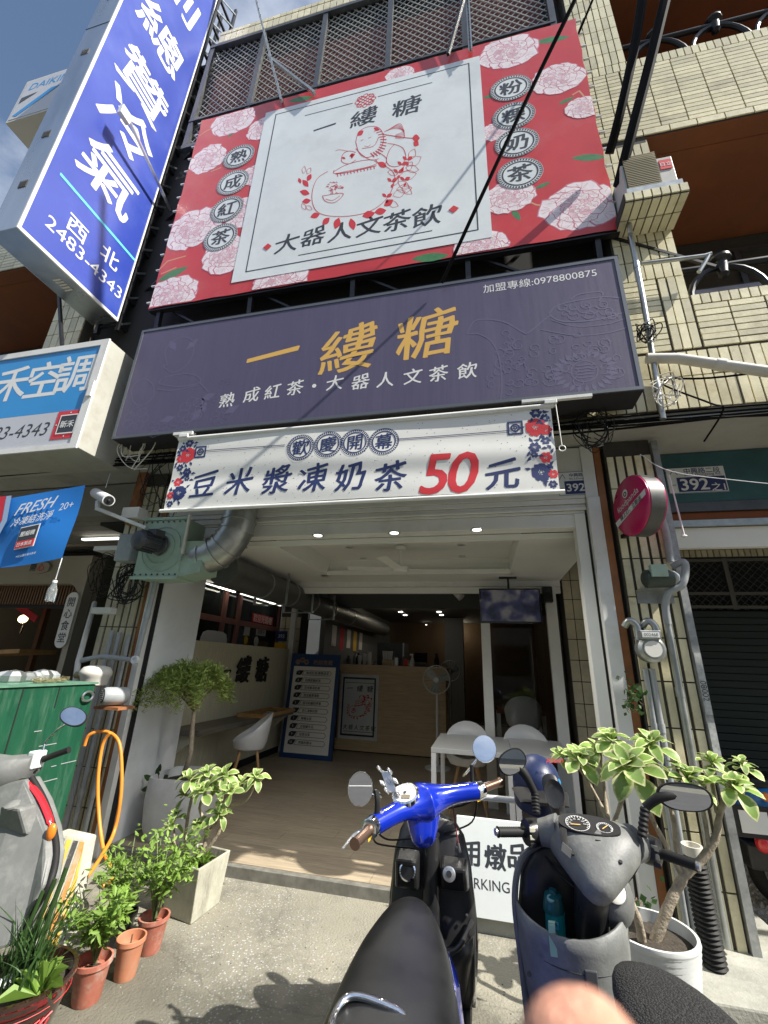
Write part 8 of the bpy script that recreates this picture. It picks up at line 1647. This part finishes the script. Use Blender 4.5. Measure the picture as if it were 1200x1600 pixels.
MB().loft([ringe((.28,2.20,z), (1,0,0), (0,1,0), w_, d_, 20, 2.4) for z, w_, d_ in ((.93,.05,.03),(.8,.13,.06),(.6,.15,.09),(.45,.12,.1),(.42,.1,.09))]).build('front_cowl', M['greypl'], gs, smooth=True)
seat = []
for y, hw, zt, th, xs in ((1.80,.02,.775,.02,.40),(1.77,.06,.795,.05,.405),(1.71,.10,.815,.08,.415),(1.6,.135,.83,.10,.43),(1.45,.155,.835,.11,.45),(1.28,.16,.835,.11,.465),(1.1,.15,.83,.10,.48),(1.0,.10,.81,.07,.485)):
    seat.append(ringe((xs,y,zt-th/2), (1,0,0), (0,0,1), hw, th/2, 28, 2.6))
mesh_m = mat('honeycomb_mesh_cloth', (.02,.02,.021), .85); n_ = mesh_m.node_tree; vo = n_.nodes.new('ShaderNodeTexVoronoi'); vo.inputs['Scale'].default_value = 190; ge = n_.nodes.new('ShaderNodeNewGeometry'); n_.links.new(ge.outputs['Position'], vo.inputs['Vector']); bp = n_.nodes.new('ShaderNodeBump'); bp.inputs['Strength'].default_value = 1; bp.inputs['Distance'].default_value = .004; n_.links.new(vo.outputs['Distance'], bp.inputs['Height']); n_.links.new(bp.outputs[0], n_.nodes['Principled BSDF'].inputs['Normal']); cr_ = n_.nodes.new('ShaderNodeValToRGB'); cr_.color_ramp.elements[0].color = (.06,.06,.06,1); cr_.color_ramp.elements[1].color = (.008,.008,.008,1); cr_.color_ramp.elements[1].position = .55; n_.links.new(vo.outputs['Distance'], cr_.inputs[0]); n_.links.new(cr_.outputs[0], n_.nodes['Principled BSDF'].inputs['Base Color'])
g = MB(); g.loft(seat); g.build('seat', mesh_m, gs, smooth=True, sub=1)
# drink bottle in the pocket, lanyard
c = P(865,1425,Y=2.05); wb = thing('water_bottle', 'teal water bottle with a pale green strap in the grey scooter pocket', 'bottle', c)
MB().lathe(c-V((0,0,.16)), (.02,-.06,1), [(.033,0),(.035,.01),(.035,.17)], 22).build('bottle_body', M['teal'], wb, smooth=True); MB().lathe(c+V((0,-.01,.008)), (.02,-.06,1), [(.036,0),(.037,.012),(.034,.03),(.030,.05),(.014,.055),(.013,.065)], 22).build('lid', mat('dark_teal_lid', (.01,.09,.10), .3), wb, smooth=True); MB().lathe(c+V((-.01,-.035,.05)), (.0,-.5,.85), [(.013,0),(.013,.006)], 14).build('lid_button', mat('pale_teal', (.2,.42,.42), .4), wb)
p0 = c+V((-.005,-.045,-.02)); MB().obox(p0, V((.014,0,0)), V((0,.003,0)), V((0,0,.01))).build('buckle', mat('blue_buckle', (.02,.25,.45), .4), wb); g = MB()
sp_ = [p0, P(862,1440,Y=1.93), P(863,1465,Y=1.92), P(866,1495,Y=1.915)]; b2 = bez(sp_, 5); s = V((.011,0,0))
for i in range(len(b2)-1): g.quad(b2[i]-s, b2[i]+s, b2[i+1]+s, b2[i+1]-s)
o = g.build('strap', M['strap'], wb); sd = o.modifiers.new('thickness','SOLIDIFY'); sd.thickness = .0015
# helmet hanging behind the left mirror
hc = P(838,1218,Y=2.42); hm = thing('helmet', 'dark blue open face helmet with stickers hung behind the grey scooter', 'helmet', hc); g = MB(); rings = []
for i in range(9):
    ph_ = math.pi*.5*(i/8); rings.append([hc+V((.108*math.cos(ph_)*math.cos(a), .13*math.cos(ph_)*math.sin(a), -.01+.115*math.sin(ph_))) for a in [k_*math.pi/14 for k_ in range(28)]])
rings.insert(0, [hc+V((.105*math.cos(a), .126*math.sin(a), -.09+(.03*math.sin(a)))) for a in [k_*math.pi/14 for k_ in range(28)]]); g.loft(rings); g.build('shell', M['navy'], hm, smooth=True, ang=80)
MB().loft([ringe(hc+V((0,-.11,-.02)), (1,0,0), (0,0,1), .12, .012, 20), ringe(hc+V((.01,-.20,-.05)), (1,0,0), (0,0,1), .10, .006, 20)]).build('peak', M['rubber'], hm, smooth=True)
k = MB(); hx = (V((.8,-.6,0)).normalized(), V((0,-.2,1)).normalized(), V((.3,-.9,.3)).normalized())
for a, r_, m_ in ((-.6,.02,M['signcyan']),(-.95,.016,M['redtext'])):
    p = hc+V((.109*math.cos(a), .131*math.sin(a), .005)); nn_ = V((math.cos(a)/.108, math.sin(a)/.13, 0)).normalized(); g = MB(); g.lathe(p-nn_*.004, nn_, [(r_,0),(r_,.005)], 16); g.build('round_sticker', m_, hm)
p = P(866,1188,Y=2.30); k = MB(); put(k, 'Aileen', p, .03, (V((1,.1,.1)).normalized(), V((-.1,.3,1)).normalized(), V((0,-1,.3)).normalized()), bold=.01, italic=.2); k.build('red_lettering', M['redtext'], hm)
g = MB(); g.tube(bez([P(878,1250,Y=2.25), P(880,1290,Y=2.0), P(883,1322,Y=1.9)], 6), .011, 6, flat=.3); g.build('chin_strap', M['rubber'], hm, smooth=True); MB().obox(P(885,1328,Y=1.89), V((.014,0,-.01)), V((0,.004,0)), V((.004,0,.012))).build('strap_buckle', M['alu'], hm)
MB().loft([ringe(P(860,1222,Y=2.2), (1,0,0), (.0,.3,1), .035, .03, 14), ringe(P(866,1240,Y=2.18), (1,0,0), (0,.3,1), .04, .05, 14), ringe(P(870,1262,Y=2.2), (1,0,0), (0,.3,1), .025, .03, 14)]).build('ear_pad', M['blkplastic'], hm, smooth=True)
tag(MB().tube([P(742,1245,Y=2.6), P(858,1255,Y=2.5)], .014, 10).build('white_tube', M['white'], None, smooth=True), 'white tube lying level between the two scooters behind the right mirror', 'tube')
# ---------------- scooter at the left edge
ls = thing('scooter', 'worn pale grey scooter with red trim cut by the left edge', 'scooter', (-2.9, 2.2, 0))
h0, h1, g0, g1 = P(-40,1215,Y=2.25), P(55,1195,Y=2.3), P(68,1186,Y=2.33), P(112,1170,Y=2.36)
MB().loft([ringe(h0+V((-.3,0,-.02)), (0,1,0), (0,0,1), .12, .12, 20), ringe(h0, (0,1,0), (0,0,1), .12, .13, 20), ringe(h0.lerp(h1,.5)+V((0,0,-.02)), (0,1,0), (0,0,1), .09, .10, 20), ringe(h1, (0,1,0), (0,0,1), .055, .06, 20)]).build('handlebar_cover', M['greypl2'], ls, smooth=True, ang=80)
d = (g1-g0).normalized(); MB().obox(g0+V((-.03,-.02,0)), V((.025,0,0)), V((0,.04,0)), V((0,0,.045))).build('switch_housing', M['panelw'], ls, bevel=.008); MB().obox(g0+V((-.03,-.062,-.02)), V((.012,0,0)), V((0,.004,0)), V((0,0,.008))).build('starter_button', M['redpaint'], ls)
MB().tube([g0+d*(i*.007) for i in range(22)], [.019 if i in (0,1,21) else .0165+.001*(i%2) for i in range(22)], 14).build('grip', M['rubber'], ls, smooth=True, ang=60); MB().tube(bez([g0+V((0,-.02,-.05)), g0.lerp(h1,.5)+V((-.05,-.02,-.09)), h1+V((-.1,0,-.13))], 5), .006, 6).build('brake_cable', M['rubber'], ls, smooth=True)
ml = P(115,1120,Y=2.35); MB().tube(bez([g0+V((-.02,0,.04)), P(72,1158,Y=2.34), P(92,1138,Y=2.35), ml+V((-.01,.02,-.02))], 5), .006, 8).build('mirror_stem', M['chrome'], ls, smooth=True); mirror(ls, ml, (.25,-.75,.55), .088, .05, M['rubber'], 2.2, tilt=.42)
# inner leg shield panel with its red trim
pnl = [P(-60,1235,Y=2.2), P(38,1218,Y=2.25), P(58,1255,Y=2.25), P(72,1300,Y=2.22), P(76,1340,Y=2.18), P(66,1385,Y=2.12), P(40,1430,Y=2.1), P(15,1480,Y=2.06), P(-60,1500,Y=2.0)]
g = MB(); g.poly(pnl[::-1], (.0,.10,.0)); g.build('legshield', M['greypl2'], ls, bevel=.012)
for a, b2, m_, nm in ((-.012,.017,M['rubber'],'legshield_edge'),): g = MB(); g.tube(bez([p+V((0,.04,0)) for p in pnl[1:8]], 6), b2, 10); g.build(nm, m_, ls, smooth=True)
g = MB(); g.tube(bez([P(44,1222,Y=2.27), P(62,1245,Y=2.27), P(76,1275,Y=2.26), P(80,1292,Y=2.25)], 6), [.012]*3+[.02]*13+[.012]*3, 10, flat=.6); g.build('red_trim', M['redpaint'], ls, smooth=True); MB().sphere(P(80,1300,Y=2.22), (.025,.02,.04), 12, 8).build('turn_signal', M['amber'], ls, smooth=True)
c = P(28,1275,Y=2.18); MB().hexa([c+V((-.11,0,-.08)),c+V((.09,0,-.08)),c+V((.09,.08,-.08)),c+V((-.11,.08,-.08))],[c+V((-.08,-.05,.05)),c+V((.05,-.05,.05)),c+V((.05,.05,.05)),c+V((-.08,.05,.05))]).build('glove_pod', M['greypl2'], ls, bevel=.015); MB().lathe(c+V((-.02,-.03,.052)), (0,-.4,1), [(.035,0),(.035,.01),(.02,.014)], 20).build('filler_cap', M['greypl2'], ls, smooth=True)
wheel(ls, (-2.95,2.5,.22), .22, .1)
# ---------------- blue scooter seen beyond the right pillar
rsb = thing('scooter', 'light blue scooter tail with red lamp parked beyond the right pillar', 'scooter', (2.1, 4.4, 0)); o0 = P(1175,1265,Y=4.4)
MB().loft([ringe(o0+V((-.22,0,-.05)), (0,1,0), (0,0,1), .05, .06, 20), ringe(o0+V((-.12,0,.0)), (0,1,0), (0,0,1), .16, .17, 20), ringe(o0+V((.1,0,.02)), (0,1,0), (0,0,1), .2, .22, 20), ringe(o0+V((.6,0,.02)), (0,1,0), (0,0,1), .2, .22, 20), ringe(o0+V((1.2,0,.0)), (0,1,0), (0,0,1), .15, .15, 20)]).build('rear_body', M['bluesc'], rsb, smooth=True, ang=80)
MB().loft([ringe(o0+V((x_,0,z_)), (0,1,0), (0,0,1), w_, h_, 20, 2.6) for x_, z_, w_, h_ in ((-.16,.17,.05,.03),(-.05,.20,.13,.05),(.3,.21,.15,.06),(.65,.19,.12,.06),(.85,.16,.07,.04))]).build('seat', M['leather'], rsb, smooth=True, ang=80)
MB().loft([ringe(o0+V((x_,0,z_)), (0,1,0), (0,0,1), w_, h_, 18, 2.6) for x_, z_, w_, h_ in ((1.3,-.38,.16,.05),(1.42,-.1,.18,.12),(1.5,.2,.16,.14),(1.48,.36,.08,.06))]).build('legshield', M['bluesc'], rsb, smooth=True, ang=80); MB().tube([o0+V((1.42,-.32,.42)), o0+V((1.46,0,.40)), o0+V((1.42,.32,.42))], [.018,.03,.018], 10).build('handlebar', M['rubber'], rsb, smooth=True); wheel_c = V((o0.x+1.6,4.45,.24)); MB().tube([wheel_c+V((.19*math.cos(a),0,.19*math.sin(a))) for a in [i*math.pi/14 for i in range(29)]], .05, 10, cap=False).build('tyre', M['rubber'], rsb, smooth=True); MB().box(o0.x+.8, o0.x+1.4, 4.25, 4.55, .26, .32).build('floorboard', M['blkplastic'], rsb, bevel=.02)
c = P(1165,1283,Y=4.17); MB().obox(c, V((.17,0,.0)), V((0,.01,0)), V((0,0,.10))).build('number_plate', M['black'], rsb, bevel=.004); MB().obox(c+V((.05,-.013,0)), V((.09,0,0)), V((0,.002,0)), V((0,0,.07))).build('plate_label', M['plastic'], rsb); MB().sphere(P(1192,1318,Y=4.2), (.05,.04,.06), 12, 8).build('tail_lamp', M['redpaint'], rsb, smooth=True); MB().sphere(P(1196,1245,Y=4.18), (.03,.02,.03), 10, 6).build('turn_signal', M['amber'], rsb, smooth=True); MB().box(o0.x-.15, o0.x+1., 4.25, 4.5, o0.z-.35, o0.z-.18).build('underbody', M['blkplastic'], rsb, bevel=.02); wheel_c = V((o0.x+.15,4.45,.24)); MB().tube([wheel_c+V((.19*math.cos(a),0,.19*math.sin(a))) for a in [i*math.pi/14 for i in range(29)]], .05, 10, cap=False).build('tyre', M['rubber'], rsb, smooth=True)
# ================================================================== FINGERTIP AT THE LENS
fd = .066; tip = CAM+(RX*((903-600)/F)-UP*((1634-800)/F)+FW)*fd
base_ = tip-UP*.045+RX*.008-FW*.006; ax = (tip-base_).normalized(); sd_ = ax.cross(FW).normalized(); fr_ = sd_.cross(ax); rings = []
for s_, a in ((0,.0115),(.012,.0108),(.024,.0104),(.034,.0105),(.042,.0100),(.047,.0085),(.0505,.0062),(.0525,.003)): rings.append(ringe(base_+ax*s_, sd_, fr_, a*1.12, a*.85, 24))
pf = thing('person', 'blurred fingertip of the photographer at the lower edge of the view', 'person', tip); g = MB(); g.loft(rings); g.build('finger', M['skin'], pf, smooth=True, sub=1, ang=80);
